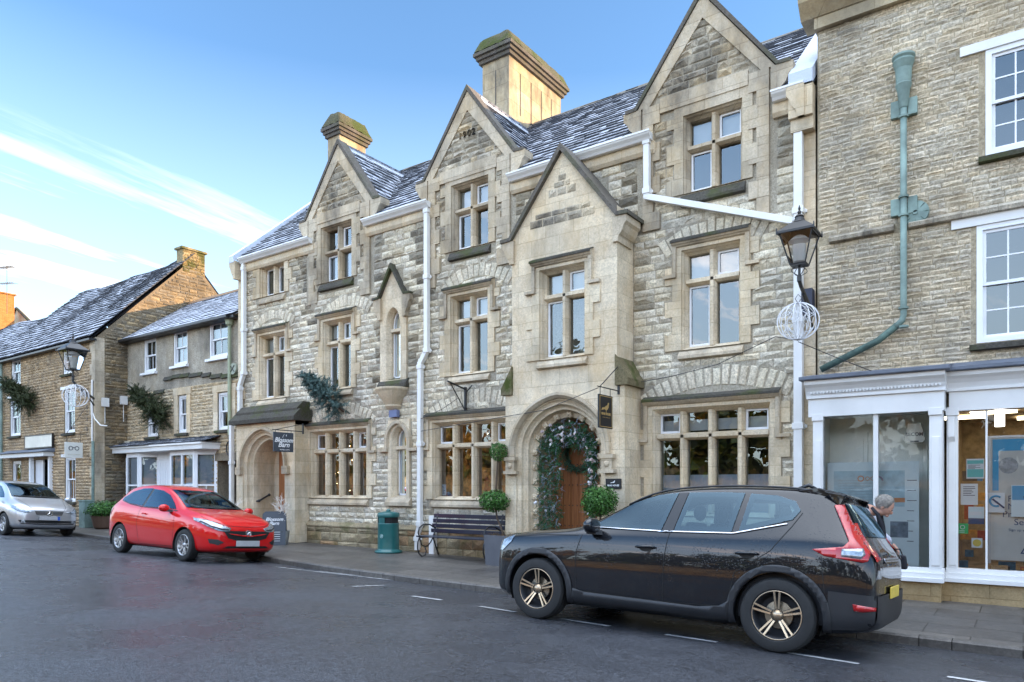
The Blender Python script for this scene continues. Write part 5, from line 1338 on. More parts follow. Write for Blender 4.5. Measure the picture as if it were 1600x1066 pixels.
# ---- black estate car, rear quarter towards us
L = 4.425; Rw = .352
bc = thing('parked_car', 'large black wet SUV with red tail lamps and gold-faced five-spoke wheels, parked nearest', 'car', group='cars parked along the kerb')
BLK = paint('black_wet_paint', (.006, .007, .010), drops=.5, rough=.3)
st = [(.19, .32, .64, .76, .60, .82, .50), (.205, .25, .77, .87, .70, .92, .61), (.27, .22, .84, .92, .755, .965, .67), (.42, .20, .875, .935, .79, .985, .68), (.65, .19, .92, .965, .83, 1.02, .72), (1.05, .19, .925, 1.0, .85, 1.055, .74), (1.38, .19, .925, 1.025, .86, 1.095, .76),
      (1.72, .19, .925, 1.035, .86, 1.30, .68), (2.08, .19, .925, 1.045, .86, 1.495, .64), (2.45, .19, .925, 1.055, .86, 1.57, .62), (2.95, .19, .925, 1.065, .86, 1.595, .62), (3.45, .19, .925, 1.085, .86, 1.595, .62), (3.90, .20, .925, 1.10, .86, 1.575, .61), (4.08, .21, .92, 1.10, .85, 1.48, .60), (4.22, .23, .90, 1.08, .82, 1.24, .58),
      (4.32, .25, .87, 1.00, .78, 1.05, .56), (4.385, .28, .84, .93, .75, .97, .53), (4.415, .34, .78, .84, .68, .88, .48)]
body, bv = car_body('body', bc, L, st, [(.87, .405), (3.572, .405)], Rw, BLK)
F = lambda f: f-L/2
zf = -1
for s in (-1, 1):
    # glass
    glaze(bc, body, bv, [(F(1.52), 1.095), (F(1.72), 1.235), (F(1.95), 1.375), (F(2.22), 1.465), (F(2.45), 1.495), (F(2.36), 1.09)], 'Y', s)
    glaze(bc, body, bv, [(F(2.50), 1.09), (F(2.57), 1.50), (F(2.95), 1.51), (F(3.16), 1.505), (F(3.10), 1.105)], 'Y', s)
    glaze(bc, body, bv, [(F(3.17), 1.11), (F(3.22), 1.50), (F(3.48), 1.485), (F(3.66), 1.43), (F(3.72), 1.34), (F(3.66), 1.25)], 'Y', s)
    panel('window_trim', bc, bv, strip([(F(1.5), 1.09), (F(2.4), 1.08), (F(3.12), 1.095), (F(3.62), 1.21)], .012), 'Y', s, CHROME, .009, .004)
    panel('pillar_trim', bc, bv, [(F(2.37), 1.09), (F(2.46), 1.495), (F(2.56), 1.50), (F(2.49), 1.09)], 'Y', s, PLAST, .005)
    lines('panel_gap', bc, bv, [[(F(1.40), .36), (F(1.38), .8), (F(1.43), 1.0)], [(F(2.43), .36), (F(2.43), .8), (F(2.46), 1.08)], [(F(1.4), .38), (F(2.43), .36), (F(3.08), .38)], [(F(3.1), .42), (F(3.17), .72), (F(3.5), .95), (F(3.66), 1.18), (F(3.74), 1.32)], [(F(.45), .93), (F(.9), .975), (F(1.38), .99)], [(F(3.95), .93), (F(3.99), .6)]], 'Y', s, GAP)
    # cladding
    for fc, a0, a1 in ((.87, -.25, math.pi+.3), (3.572, -.3, math.pi+.25)):
        A, B = arc(F(fc), Rw-.01, .411, .478, a0, a1); panel('wheel_arch_trim', bc, bv, A+B[::-1], 'Y', s, PLAST, .012, .02, .04)
    panel('sill_cladding', bc, bv, [(F(1.33), .22), (F(1.36), .40), (F(1.5), .37), (F(2.8), .35), (F(3.02), .38), (F(3.12), .44), (F(3.1), .22)], 'Y', s, PLAST, .014, .02)
    panel('bumper_cladding', bc, bv, [(F(4.02), .27), (F(4.02), .62), (F(4.4), .6), (F(4.38), .3)], 'Y', s, PLAST, .006)
    panel('tail_lamp', bc, bv, [(F(4.0), 1.40), (F(4.07), 1.41), (F(4.15), 1.25), (F(4.28), 1.08), (F(4.34), .99), (F(4.325), .90), (F(4.29), .89), (F(3.98), .93), (F(3.87), .985), (F(4.13), 1.02), (F(4.17), 1.07)], 'Y', s, REDL, .012, .012, .03)
    panel('tail_lamp', bc, bv, [(s*.60, 1.24), (s*.64, 1.24), (s*.71, 1.10), (s*.77, .99), (s*.77, .90), (s*.62, .92), (s*.64, .97), (s*.68, 1.04)], 'X', 1, REDL, .010, 0, .03)
    panel('lamp_reflector', bc, bv, [(F(4.12), 1.0), (F(4.28), 1.01), (F(4.30), .96), (F(4.27), .92), (F(4.12), .935)], 'Y', s, CLEARL, .016, .003, .03)
    panel('reflector', bc, bv, [(F(4.22), .52), (F(4.39), .50), (F(4.39), .47), (F(4.3), .455), (F(4.23), .46)], 'Y', s, REDL, .012, .01, .03)
    panel('head_lamp', bc, bv, [(F(.22), .76), (F(.25), .87), (F(.46), .95), (F(.44), .87), (F(.32), .76)], 'Y', s, CLEARL, .006, 0, .03)
    for fx in (2.22, 3.28):
        m = MB(); y = s*.945; m.tube([(F(fx)-.11, y-s*.02, .905), (F(fx)-.07, y, .91), (F(fx)+.07, y, .915), (F(fx)+.11, y-s*.02, .91)], [.010, .016, .016, .010], 8)
        m.build('door_handle', BLK, bc, smooth=True)
        panel('handle_recess', bc, bv, [(F(fx)+.075*math.cos(a*.524), .895+.035*math.sin(a*.524)) for a in range(12)], 'Y', s, GAP, .002, 0, .03)
    m = MB(); m.ball((F(1.62), s*1.0, 1.105), (.085, .145, .085), 20, 14); m.v = [(x if x < F(1.66) else F(1.66)+(x-F(1.66))*.2, y, z) for x, y, z in m.v]; m.v = [(x+.35*max(0, abs(y)-.9)*0, y, z) for x, y, z in m.v]
    mi = m.build('wing_mirror', BLK, bc, smooth=True)
    m = MB(); m.prism([(F(1.55), 1.01), (F(1.68), 1.01), (F(1.66), 1.06), (F(1.56), 1.06)], s*.84, s*1.0); m.ball((F(1.60), s*.97, 1.055), (.08, .09, .04), 14, 8); m.build('mirror_base', PLAST, bc)
    m = MB(); pts = []
    for i in range(15):
        t = i/14; f = 1.85+2.0*t; h = bv.ray_cast(Vector((F(f), s*.57, 5)), Vector((0, 0, -1))); pts.append((F(f), s*.575, h[0].z+.012+.012*math.sin(math.pi*t)))
    m.tube(pts, .011, 6); m.build('roof_rail', PLAST, bc, smooth=True)
    wheel(bc, (F(.87), s*(.925-.115), Rw-.004), Rw, .235, .225, 'double5', s); wheel(bc, (F(3.572), s*(.925-.115), Rw-.004), Rw, .235, .225, 'double5', s)
liner(bc, .87, L, Rw, .405); liner(bc, 3.572, L, Rw, .405)
glaze(bc, body, bv, [(-.66, 1.12), (.66, 1.12), (.56, 1.46), (-.56, 1.46)], 'X', -1)
m = MB(); sp = [(F(3.65), 1.55), (F(3.85), 1.57), (F(4.09), 1.515), (F(4.11), 1.495), (F(4.02), 1.485), (F(3.75), 1.49)]
m.prism(sp, -.60, .60)
for s in (-1, 1): m.prism([(F(3.9), 1.54), (F(4.09), 1.505), (F(4.09), 1.485), (F(4.05), 1.40), (F(4.0), 1.42)], s*.60, s*.625)
m.build('spoiler', BLK, bc, bevel=.01)
glaze(bc, body, bv, [(-.56, 1.42), (.56, 1.42), (.66, 1.12), (-.66, 1.12)], 'X', 1)
panel('tailgate_badge_strip', bc, bv, [(-.45, .93), (.45, .93), (.45, .88), (-.45, .88)], 'X', 1, plain('dark_chrome', (.3, .3, .32), .2, metal=1, var=0), .008, .006)
panel('rear_bumper', bc, bv, [(-.80, .60), (.80, .60), (.78, .30), (-.78, .30)], 'X', 1, PLAST, .010)
m = MB(); m.box(F(4.43), F(4.442), -.26, .26, .55, .66); m.build('number_plate', PLATEY, bc, bevel=.004)
text('XC40', .06, 'model_lettering', CHROME, bc, .002, (F(4.405), -.52, .80), (R(90), 0, R(90)))
text('VOLVO', .05, 'maker_lettering', CHROME, bc, .002, (F(4.405), .0, .895), (R(90), 0, R(90)), spacing=1.6)
m = MB(); m.tube([(F(3.5), 0, 1.59), (F(3.62), 0, 1.635), (F(3.7), 0, 1.59)], [.015, .022, .015], 8); m.build('roof_aerial', BLK, bc, smooth=True)
m = MB(); m.box(F(.6), F(3.8), -.75, .75, .2, .28); m.build('underbody', GAP, bc)
panel('grille', bc, bv, [(-.38, .80), (.38, .80), (.34, .52), (-.34, .52)], 'X', -1, PLAST, .01)
cabin(bc, 4.425, 1.30, 4.15, 1.07, (2.35, 3.25), .80, .62, .36)
place_car(bc, -3.25, 7.80, .9, 0)
# ---- red three-door hatchback, nose towards us
L = 4.02; Rw = .31
rc_ = thing('parked_car', 'shiny bright red three-door hatchback with silver wheels, parked by the side porch', 'car', group='cars parked along the kerb')
REDP = paint('bright_red_paint', (.60, .008, .010), metal=.1)
st = [(0, .34, .45, .56, .40, .62, .3), (.03, .24, .60, .64, .54, .70, .42), (.12, .20, .72, .72, .66, .78, .52), (.3, .18, .81, .79, .72, .865, .58), (.6, .17, .85, .86, .76, .94, .64), (.95, .17, .865, .905, .785, .99, .68), (1.15, .17, .87, .925, .79, 1.02, .69),
      (1.5, .17, .87, .945, .79, 1.22, .62), (1.9, .17, .87, .965, .79, 1.40, .56), (2.3, .17, .87, .985, .79, 1.485, .56), (2.75, .17, .87, 1.01, .79, 1.495, .56), (3.15, .18, .87, 1.04, .78, 1.475, .56), (3.5, .19, .865, 1.06, .77, 1.435, .56), (3.76, .2, .85, 1.05, .76, 1.33, .55), (3.88, .22, .82, 1.0, .72, 1.10, .52), (3.95, .26, .77, .90, .67, .95, .47), (4.0, .34, .70, .74, .60, .80, .42)]
body, bv = car_body('body', rc_, L, st, [(.83, .36), (3.34, .36)], Rw, REDP)
for s in (-1, 1):
    glaze(rc_, body, bv, [(F(1.34), .99), (F(1.55), 1.115), (F(1.85), 1.27), (F(2.15), 1.355), (F(2.48), 1.385), (F(2.50), 1.01)], 'Y', s)
    glaze(rc_, body, bv, [(F(2.58), 1.02), (F(2.57), 1.40), (F(2.95), 1.39), (F(3.30), 1.32), (F(3.56), 1.18), (F(3.54), 1.13), (F(3.1), 1.06)], 'Y', s)
    panel('pillar_trim', rc_, bv, [(F(2.50), 1.01), (F(2.48), 1.385), (F(2.57), 1.385), (F(2.58), 1.02)], 'Y', s, PLAST, .004)
    panel('window_trim', rc_, bv, strip([(F(1.25), .96), (F(2.0), .985), (F(2.6), 1.005), (F(3.1), 1.05), (F(3.54), 1.125)], .014), 'Y', s, PLAST, .006)
    lines('panel_gap', rc_, bv, [[(F(1.22), .26), (F(1.18), .7), (F(1.28), .95)], [(F(1.22), .26), (F(2.5), .24)], [(F(2.5), .24), (F(2.62), .7), (F(2.56), 1.0)]], 'Y', s, GAP)
    m = MB(); y = s*.885; m.tube([(F(2.36)-.09, y-s*.02, .865), (F(2.36), y, .87), (F(2.36)+.09, y-s*.02, .875)], [.010, .016, .010], 8); m.build('door_handle', REDP, rc_, smooth=True)
    panel('head_lamp', rc_, bv, [(s*.36, .675), (s*.50, .72), (s*.66, .80), (s*.78, .845), (s*.80, .79), (s*.74, .69), (s*.62, .625), (s*.50, .60), (s*.40, .615)], 'X', -1, CLEARL, .008, .006, .025)
    panel('lamp_bezel', rc_, bv, strip([(s*.42, .64), (s*.55, .645), (s*.70, .70), (s*.77, .78)], .022), 'X', -1, GAP, .0125, 0, .03)
    panel('fog_recess', rc_, bv, [(s*.50, .40), (s*.62, .455), (s*.74, .46), (s*.72, .38), (s*.60, .345)], 'X', -1, PLAST, .004, 0, .03)
    panel('tail_lamp', rc_, bv, [(F(3.72), .95), (F(3.9), .95), (F(3.97), .78), (F(3.80), .80)], 'Y', s, REDL, .006)
    m = MB(); m.ball((F(1.42), s*.95, 1.0), (.07, .11, .075), 16, 10); m.build('wing_mirror', REDP, rc_, smooth=True)
    m = MB(); m.prism([(F(1.36), .93), (F(1.48), .93), (F(1.46), .98), (F(1.38), .98)], s*.8, s*.93); m.build('mirror_base', PLAST, rc_)
    wheel(rc_, (F(.83), s*(.87-.11), Rw-.004), Rw, .208, .195, 'twist', s); wheel(rc_, (F(3.34), s*(.87-.11), Rw-.004), Rw, .208, .195, 'twist', s)
liner(rc_, .83, L, Rw, .36); liner(rc_, 3.34, L, Rw, .36)
glaze(rc_, body, bv, [(-.62, 1.035), (-.3, 1.02), (.3, 1.02), (.62, 1.035), (.50, 1.385), (-.50, 1.385)], 'X', -1)
lines('wiper', rc_, bv, [[(-.55, 1.035), (0, 1.05), (.1, 1.055)], [(.05, 1.03), (.5, 1.06)]], 'X', -1, GAP, .014, .02)
lines('bonnet_gap', rc_, bv, [[(-.70, .93), (-.66, .80), (-.40, .715), (0, .70), (.40, .715), (.66, .80), (.70, .93)]], 'X', -1, GAP, .007, .003)
panel('grille', rc_, bv, [(-.52, .625), (-.42, .48), (-.22, .43), (.22, .43), (.42, .48), (.52, .625), (.3, .62), (-.3, .62)], 'X', -1, GAP, .004, 0, .03)
panel('grille_bar', rc_, bv, [(-.42, .575), (-.1, .54), (.1, .54), (.42, .575), (.36, .55), (.1, .515), (-.1, .515), (-.36, .55)], 'X', -1, REDP, .014, .008, .03)
m = MB(); fx = bv.ray_cast(Vector((-5, 0, .57)), Vector((1, 0, 0)))[0].x
m.lathe([(.052, 0), (.052, -.012), (.066, -.014), (.068, 0)], (fx-.008, 0, .575), 24, 'X', cap=False); m.lathe([(.001, -.008), (.05, -.006)], (fx-.004, 0, .575), 20, 'X')
m.tube([(fx-.02, -.03, .60), (fx-.022, .0, .585), (fx-.02, .015, .565), (fx-.02, -.015, .55), (fx-.02, .03, .545)], .007, 6); m.build('round_badge', CHROME, rc_)
panel('lower_intake', rc_, bv, [(-.42, .33), (.42, .33), (.52, .285), (-.52, .285)], 'X', -1, GAP, .004, 0, .03)
m = MB(); m.box(fx-.03, fx-.015, -.26, .26, .325, .435); m.build('number_plate', PLATEG, rc_, bevel=.004)
m = MB(); m.box(F(.6), F(3.5), -.7, .7, .18, .26); m.build('underbody', GAP, rc_)
cabin(rc_, 4.02, 1.12, 3.7, .98, (2.2, 3.05), .74, .55, .36)
place_car(rc_, -14.42, 8.42, .85, R(180))
# ---- silver one-box hatchback at the left edge
L = 3.88; Rw = .31
sc_ = thing('parked_car', 'silver one-box hatchback with round star badge in its grille, cut by the left edge', 'car', group='cars parked along the kerb')
SILV = paint('silver_paint', (.50, .51, .53), metal=.75, rough=.35)
st = [(0, .32, .50, .60, .46, .66, .36), (.03, .24, .64, .68, .58, .74, .48), (.12, .20, .76, .76, .68, .81, .56), (.3, .18, .84, .84, .74, .89, .62), (.6, .17, .87, .90, .78, .975, .66), (.85, .17, .88, .95, .79, 1.05, .68),
      (1.15, .17, .88, .97, .79, 1.22, .62), (1.5, .17, .88, .98, .79, 1.40, .57), (1.9, .17, .88, .99, .79, 1.50, .55), (2.4, .17, .88, 1.0, .79, 1.53, .55), (2.9, .17, .88, 1.02, .78, 1.52, .54), (3.3, .18, .87, 1.03, .77, 1.47, .53), (3.6, .2, .85, 1.0, .74, 1.3, .52), (3.78, .25, .8, .92, .68, 1.0, .5), (3.86, .34, .7, .76, .6, .82, .42)]
body, bv = car_body('body', sc_, L, st, [(.72, .355), (3.29, .355)], Rw, SILV)
for s in (-1, 1):
    glaze(sc_, body, bv, [(F(1.1), 1.03), (F(1.4), 1.19), (F(1.75), 1.34), (F(2.1), 1.42), (F(2.15), 1.03)], 'Y', s)
    glaze(sc_, body, bv, [(F(2.22), 1.03), (F(2.2), 1.43), (F(2.7), 1.43), (F(3.1), 1.38), (F(3.3), 1.08)], 'Y', s)
    lines('panel_gap', sc_, bv, [[(F(1.12), .26), (F(1.1), .95)], [(F(2.18), .26), (F(2.18), 1.0)]], 'Y', s, GAP)
    panel('head_lamp', sc_, bv, [(s*.40, .665), (s*.55, .70), (s*.72, .80), (s*.80, .83), (s*.81, .76), (s*.74, .68), (s*.58, .635)], 'X', -1, CLEARL, .008, .006, .025)
    panel('fog_lamp', sc_, bv, [(s*.62+.045*math.cos(a*.6), .40+.035*math.sin(a*.6)) for a in range(10)], 'X', -1, CLEARL, .014, .006, .02)
    m = MB(); m.ball((F(1.2), s*.96, 1.03), (.07, .11, .08), 14, 10); m.build('wing_mirror', SILV, sc_, smooth=True)
    wheel(sc_, (F(.72), s*.77, Rw-.004), Rw, .2, .19, 'plain', s); wheel(sc_, (F(3.29), s*.77, Rw-.004), Rw, .2, .19, 'plain', s)
liner(sc_, .72, L, Rw, .355); liner(sc_, 3.29, L, Rw, .355)
glaze(sc_, body, bv, [(-.62, 1.07), (-.3, 1.055), (.3, 1.055), (.62, 1.07), (.51, 1.44), (-.51, 1.44)], 'X', -1)
lines('wiper', sc_, bv, [[(-.6, 1.075), (0, 1.075), (.58, 1.08)]], 'X', -1, GAP, .02, .015)
lines('bonnet_gap', sc_, bv, [[(-.55, 1.0), (-.45, .80), (-.36, .70), (.36, .70), (.45, .80), (.55, 1.0)]], 'X', -1, GAP, .008, .003)
panel('grille', sc_, bv, [(-.36, .685), (.36, .685), (.32, .59), (-.32, .59)], 'X', -1, PLAST, .006, 0, .03)
lines('grille_bar', sc_, bv, [[(-.34, .66), (.34, .66)], [(-.33, .63), (.33, .63)], [(-.325, .605), (.325, .605)]], 'X', -1, ALLOY, .007, .010)
panel('lower_intake', sc_, bv, [(-.72, .44), (.72, .44), (.66, .335), (.2, .32), (-.2, .32), (-.66, .335)], 'X', -1, GAP, .005, 0, .03)
lines('bumper_trim', sc_, bv, [[(-.70, .37), (-.2, .352), (.2, .352), (.70, .37)]], 'X', -1, CHROME, .014, .012)
m = MB(); fx = bv.ray_cast(Vector((-5, 0, .64)), Vector((1, 0, 0)))[0].x-.014
m.lathe([(.066, 0), (.066, -.01), (.078, -.01), (.078, 0)], (fx, 0, .64), 28, 'X', cap=False)
for k in range(3): a = math.pi/2+k*2*math.pi/3; m.tube([(fx-.006, 0, .64), (fx-.004, .068*math.cos(a), .64+.068*math.sin(a))], [.012, .003], 6)
m.build('star_badge', CHROME, sc_)
m = MB(); m.box(fx-.035, fx-.02, -.20, .26, .45, .555); m.build('number_plate', PLATEG, sc_, bevel=.003)
m = MB(); m.box(fx-.036, fx-.02, -.26, -.20, .45, .555); m.build('plate_band', plain('blue_plate_band', (.02, .10, .5), .4, var=0), sc_)
m = MB(); m.box(F(.6), F(3.4), -.7, .7, .18, .26); m.build('underbody', GAP, sc_)
cabin(sc_, 3.88, .85, 3.5, 1.0, (1.9, 2.8), .75, .60, .36)
place_car(sc_, -22.05-1.94, 8.72, .86, R(180))
# ================================================================ greenery helpers
def leafmat(name, col, frost=None):
    m, nt, b = newmat(name)
    at = nt.nodes.new('ShaderNodeAttribute'); at.attribute_name = 'tint'
    nt.links.new(mixc(nt, 1.0, c4(col), at.outputs['Color'], 'MULTIPLY'), b.inputs['Base Color']); b.inputs['Roughness'].default_value = .5
    b.inputs['Specular IOR Level'].default_value = .3; MATS[name] = m; return m
BOX = leafmat('boxwood_leaf', (.05, .14, .025)); FIR = leafmat('fir_needle', (.06, .11, .075)); BARK = plain('twig_bark', (.09, .06, .04), .85, var=.3)
LEAFG = leafmat('opposite_foliage', (.16, .14, .04)); WHT = leafmat('pale_decoration', (.7, .7, .72))
def rv():
    while True:
        v = Vector((rnd.uniform(-1, 1), rnd.uniform(-1, 1), rnd.uniform(-1, 1)))
        if .05 < v.length < 1: return v.normalized()
def leaf(m, c, s, n=None, asp=.55, tint=(1, 1, 1)):
    u = rv() if n is None else (n.cross(rv())).normalized(); w = u.cross(rv()).normalized() if n is None else n.cross(u).normalized()
    c = Vector(c); u = u*s; w = w*s*asp
    m.add([c-u, c+w, c+u, c-w], [(0, 1, 2, 3)], tint)
def bush(m, c, r, n, s, shell=.72, tints=((1, 1, 1), (.7, .75, .7), (1.35, 1.3, 1.2), (.5, .55, .5))):
    for i in range(n):
        d = rv(); k = rnd.uniform(shell, 1.0)*rnd.uniform(.94, 1.07)*(1+.10*math.sin(d.x*7+c[0]*9)*math.sin(d.z*6+d.y*5+c[0]))
        p = (c[0]+d.x*r[0]*k, c[1]+d.y*r[1]*k, c[2]+d.z*r[2]*k); t = rnd.choice(tints)
        nn = (d+rv()*.8).normalized(); leaf(m, p, s*rnd.uniform(.7, 1.2), nn, .6, t)
def sprig(m, p, d, L, nl, k=14, w=.004, tint=(1, 1, 1), tint2=None):
    """a stem with needles both sides"""
    p = Vector(p); d = Vector(d).normalized()
    for i in range(k):
        f = i/k; q = p+d*(L*f)
        for e in range(3):
            s = (rv()-d*rv().dot(d)*.5+d*.5).normalized()*nl*(1-.5*f); o = s.cross(d).normalized()*w
            t = tint2 if (tint2 and rnd.random() < .35) else tint; a = rnd.uniform(.6, 1.3)
            m.add([q-o, q+o, q+s], [(0, 1, 2)], (t[0]*a, t[1]*a, t[2]*a))
def groundpt(px, py, zf):
    h = 0
    for _ in range(12):
        d = 1120*(1.5-h)/(py-H0); t = tt(px); X, Y = d*(-.5807+.8141*t), d*(.8141+.5807*t); h = zf(X, Y)
    return X, Y
def Yof(px, X): t = tt(px); return X*(.8141+.5807*t)/(-.5807+.8141*t)
# ================================================================ street lamps with light globes
def lantern(root, w):
    k = w/.5
    m = MB()
    def sq(r, z): return [(-r, -r, z), (r, -r, z), (r, r, z), (-r, r, z)]
    def ring(m, r0, z0, r1, z1): m.add(sq(r0, z0)+sq(r1, z1), [(i, (i+1) % 4, 4+(i+1) % 4, 4+i) for i in range(4)])
    zb, zt = 0, .46*k; rb, rt = .11*k, .235*k
    for i in range(4):
        a, b = Vector(sq(rb, zb)[i]), Vector(sq(rt, zt)[i]); m.tube([a, b], .012*k, 6)
        c, d = Vector(sq(rb, zb)[(i+1) % 4]), Vector(sq(rt, zt)[(i+1) % 4]); m.tube([a, c], .012*k, 6); m.tube([b, d], .014*k, 6)
    ring(m, rt+.03*k, zt-.012, rt+.03*k, zt+.02*k); ring(m, rt+.03*k, zt+.02*k, .10*k, zt+.17*k)
    for c_ in sq(rt+.03*k, zt+.02*k): m.cyl((c_[0], c_[1], zt-.02), (c_[0], c_[1], zt+.07*k), .014*k, .008*k, 6)
    m.lathe([(.10*k, zt+.165*k), (.105*k, zt+.18*k), (.085*k, zt+.2*k), (.06*k, zt+.26*k), (.07*k, zt+.27*k), (.05*k, zt+.29*k), (.022*k, zt+.31*k), (.03*k, zt+.34*k), (.012*k, zt+.37*k), (.02*k, zt+.39*k), (.003, zt+.45*k)], n=12)
    m.box(-rb, rb, -rb, rb, -.02, .0); m.lathe([(.02*k, -.26*k), (.035*k, -.25*k), (.035*k, -.17*k), (.02*k, -.15*k), (.02*k, -.02)], n=10)
    for i in range(4):
        a = i*math.pi/2+math.pi/4; ca, sa = math.cos(a), math.sin(a)
        m.tube([((.03+.10*math.sin(q*.45))*k*ca, (.03+.10*math.sin(q*.45))*k*sa, (-.16+.02*q)*k) for q in range(7)], .006*k, 5)
    o = m.build('lantern_frame', IRON, root)
    g = MB()
    for i in range(4): a, b, c, d = sq(rb, zb)[i], sq(rb, zb)[(i+1) % 4], sq(rt, zt)[(i+1) % 4], sq(rt, zt)[i]; g.quad(a, b, c, d)
    g.build('glass', glass('lantern_glass', (.93, .94, .95), .0), root)
    g = MB(); g.lathe([(.06*k, .03), (.085*k, .05), (.10*k, .28*k), (.10*k, .30*k)], n=14); g.lathe([(.16*k, .36*k), (.08*k, .43*k), (.02, .45*k)], n=14); g.build('diffuser', plain('opal_diffuser', (.85, .86, .86), .4, var=0), root)
def globe_light(loc, r, label, seed):
    rr = random.Random(seed); o = thing('light_globe', label, 'christmas light', loc, group='wire globe lights under the lamps')
    m = MB(); n = 8
    for i in range(n):
        a = math.pi*i/n; pts = [(r*math.sin(q)*math.cos(a), r*math.sin(q)*math.sin(a), -r*.92*math.cos(q)) for q in [2*math.pi*j/26 for j in range(27)]]
        m.tube(pts, .0055, 5)
    m.lathe([(.04, -r*.94), (.06, -r*.9), (.04, -r*.86)], n=10); m.build('hoop', plain('white_hoop', (.8, .8, .82), .5, var=0), o)
    m = MB(); p = Vector((0, 0, 0)); pts = []
    for i in range(160):
        p = (p+Vector((rr.uniform(-1, 1), rr.uniform(-1, 1), rr.uniform(-1, 1)))*.12)
        if p.length > r*.85: p = p.normalized()*r*.8
        pts.append(p.copy())
    m.tube(pts, .004, 4); m.tube([(0, 0, -r*.9), (0, 0, r*.9)], .012, 6); m.build('wire', plain('pale_wire', (.75, .76, .78), .5, var=0), o)
    m = MB(); m.tube([(0, 0, r*.9), (-.04, 0, r*1.15), (0, 0, r*1.35), (.05, 0, r*1.15), (0, 0, r*.9)], .005, 5); m.build('hanger', IRON, o)
for (pxc, pyb, Y, w, lab, glab, wall) in ((1249, 414, 10.7, .47, 'black four-sided street lantern on a bracket beside the tall white downpipe, the nearer lantern', 'white wire globe light hanging under the lantern by the tall white downpipe', (-2.70, 12.0)),
                                          (114, 578, 9.9, .62, 'black four-sided street lantern bracketed off the corner of the brown gabled house', 'white wire globe light hanging under the lantern of the brown gabled house', (X2-.1, 11.1))):
    X, zb = PX(pxc, Y), PZ(pxc, pyb, Y); lm = thing('street_lamp', lab, 'street lamp', (X, Y, zb), group='bracket street lanterns'); lantern(lm, w)
    k = w/.5; dx, dy = wall[0]-X, wall[1]-Y; far = w > .55
    m = MB(); z1 = -.26*k if not far else -.3*k; z2 = -.55 if not far else -.75
    m.tube([(0, 0, z1+.02), (dx*.1, dy*.1, z1-.03), (dx, dy, z1-.22 if not far else z1-.3)], .028 if not far else .035, 8)
    m.tube([(dx*.25, dy*.25, z1-.10), (dx*.7, dy*.7, z1-.3), (dx, dy, z2-.15)], .02, 8); m.tube([(dx, dy, z1-.05), (dx, dy, z2-.25)], .035, 8)
    m.tube([(dx*.5+.12*math.cos(q*.6)*dx, dy*.5+.12*math.cos(q*.6)*dy, z1-.2+.07*math.sin(q*.6)) for q in range(11)], .012, 6)
    m.build('bracket', IRON, lm)
    gr = .285 if not far else .36; gp = PZ(pxc, 502 if not far else 619, Y); gX = PX(1247 if not far else 118, Y)
    globe_light((gX, Y, gp), gr, glab, int(pxc))
    if not far:
        m = MB(); m.box(-2.82, -2.66, 11.72, 11.9, PZ(1268, 492, 11.8), PZ(1268, 452, 11.8)); o = m.build('junction_box', plain('navy_box', (.02, .025, .05), .5), lm); o.matrix_parent_inverse = Matrix.Translation(-Vector(lm.location))
# ================================================================ signs
SLATE = plain('slate_grey_sign_board', (.055, .065, .08), .6, var=.08); SIGNBLK = plain('black_sign_board', (.008, .009, .012), .45, var=0); GOLD = plain('gold_lettering', (.62, .42, .16), .4, metal=.4, var=0); WLET = plain('white_lettering', (.82, .82, .82), .6, var=0)
def hang_sign(name, label, X, Yn, Yf, z0, z1, board, deco, brk=True, frame=None, side=1, over=.22, wall=None):
    """board standing square to the wall, faces +X and -X"""
    root = thing(name, label, 'sign', (X, Yf, z1), world=True)
    m = MB(); m.box(X-.015, X+.015, Yn, Yf, z0, z1); m.build('board', board, root, bevel=.003)
    if frame: m = MB(); e = .018; [m.box(X-.018, X+.018, a, b, c, d) for a, b, c, d in ((Yn+.02, Yf-.02, z0+.02, z0+.03), (Yn+.02, Yf-.02, z1-.03, z1-.02), (Yn+.02, Yn+.03, z0+.03, z1-.03), (Yf-.03, Yf-.02, z0+.03, z1-.03))]; m.build('border', frame, root)
    wl = wall or Yf+.12
    m = MB(); zr = z1+over*.45
    m.tube([(X, Yn-.03, zr), (X, wl, zr)], .011, 6); m.box(X-.02, X+.02, wl-.015, wl+.01, zr-.06, zr+over*1.7); m.tube([(X, Yn+.05, zr), (X, wl, zr+over*1.6)], .009, 6)
    for y in (Yn+.06, Yf-.06): m.tube([(X, y, z1), (X, y, zr)], .007, 5)
    m.build('bracket', IRON, root); deco(root, X+.0165, (Yn+Yf)/2, z0, z1, Yf-Yn); return root
RX = (R(90), 0, R(90))
def d_blossom(root, X, yc, z0, z1, w):
    h = z1-z0
    text('Blossom', w*.27, 'lettering', WLET, root, .002, (X, yc-.0, z0+h*.50), RX, .35, bold=.004, world=True); text('Barn', w*.30, 'lettering', WLET, root, .002, (X, yc, z0+h*.25), RX, .35, bold=.004, world=True)
    text('HOME & GIFTS', w*.075, 'lettering', WLET, root, .002, (X, yc+.03, z0+h*.08), RX, 0, world=True)
    m = MB(); m.tube([(X, yc-.03, z0+h*.72), (X, yc-.015, z0+h*.82), (X, yc+.02, z0+h*.90)], .004, 5)
    for i in range(9): a = i*.4; m.ball((X, yc+.02+.05*math.cos(a)+i*.014, z0+h*.82+.03*math.sin(a)), .006, 6, 4)
    m.build('flower_motif', WLET, root)
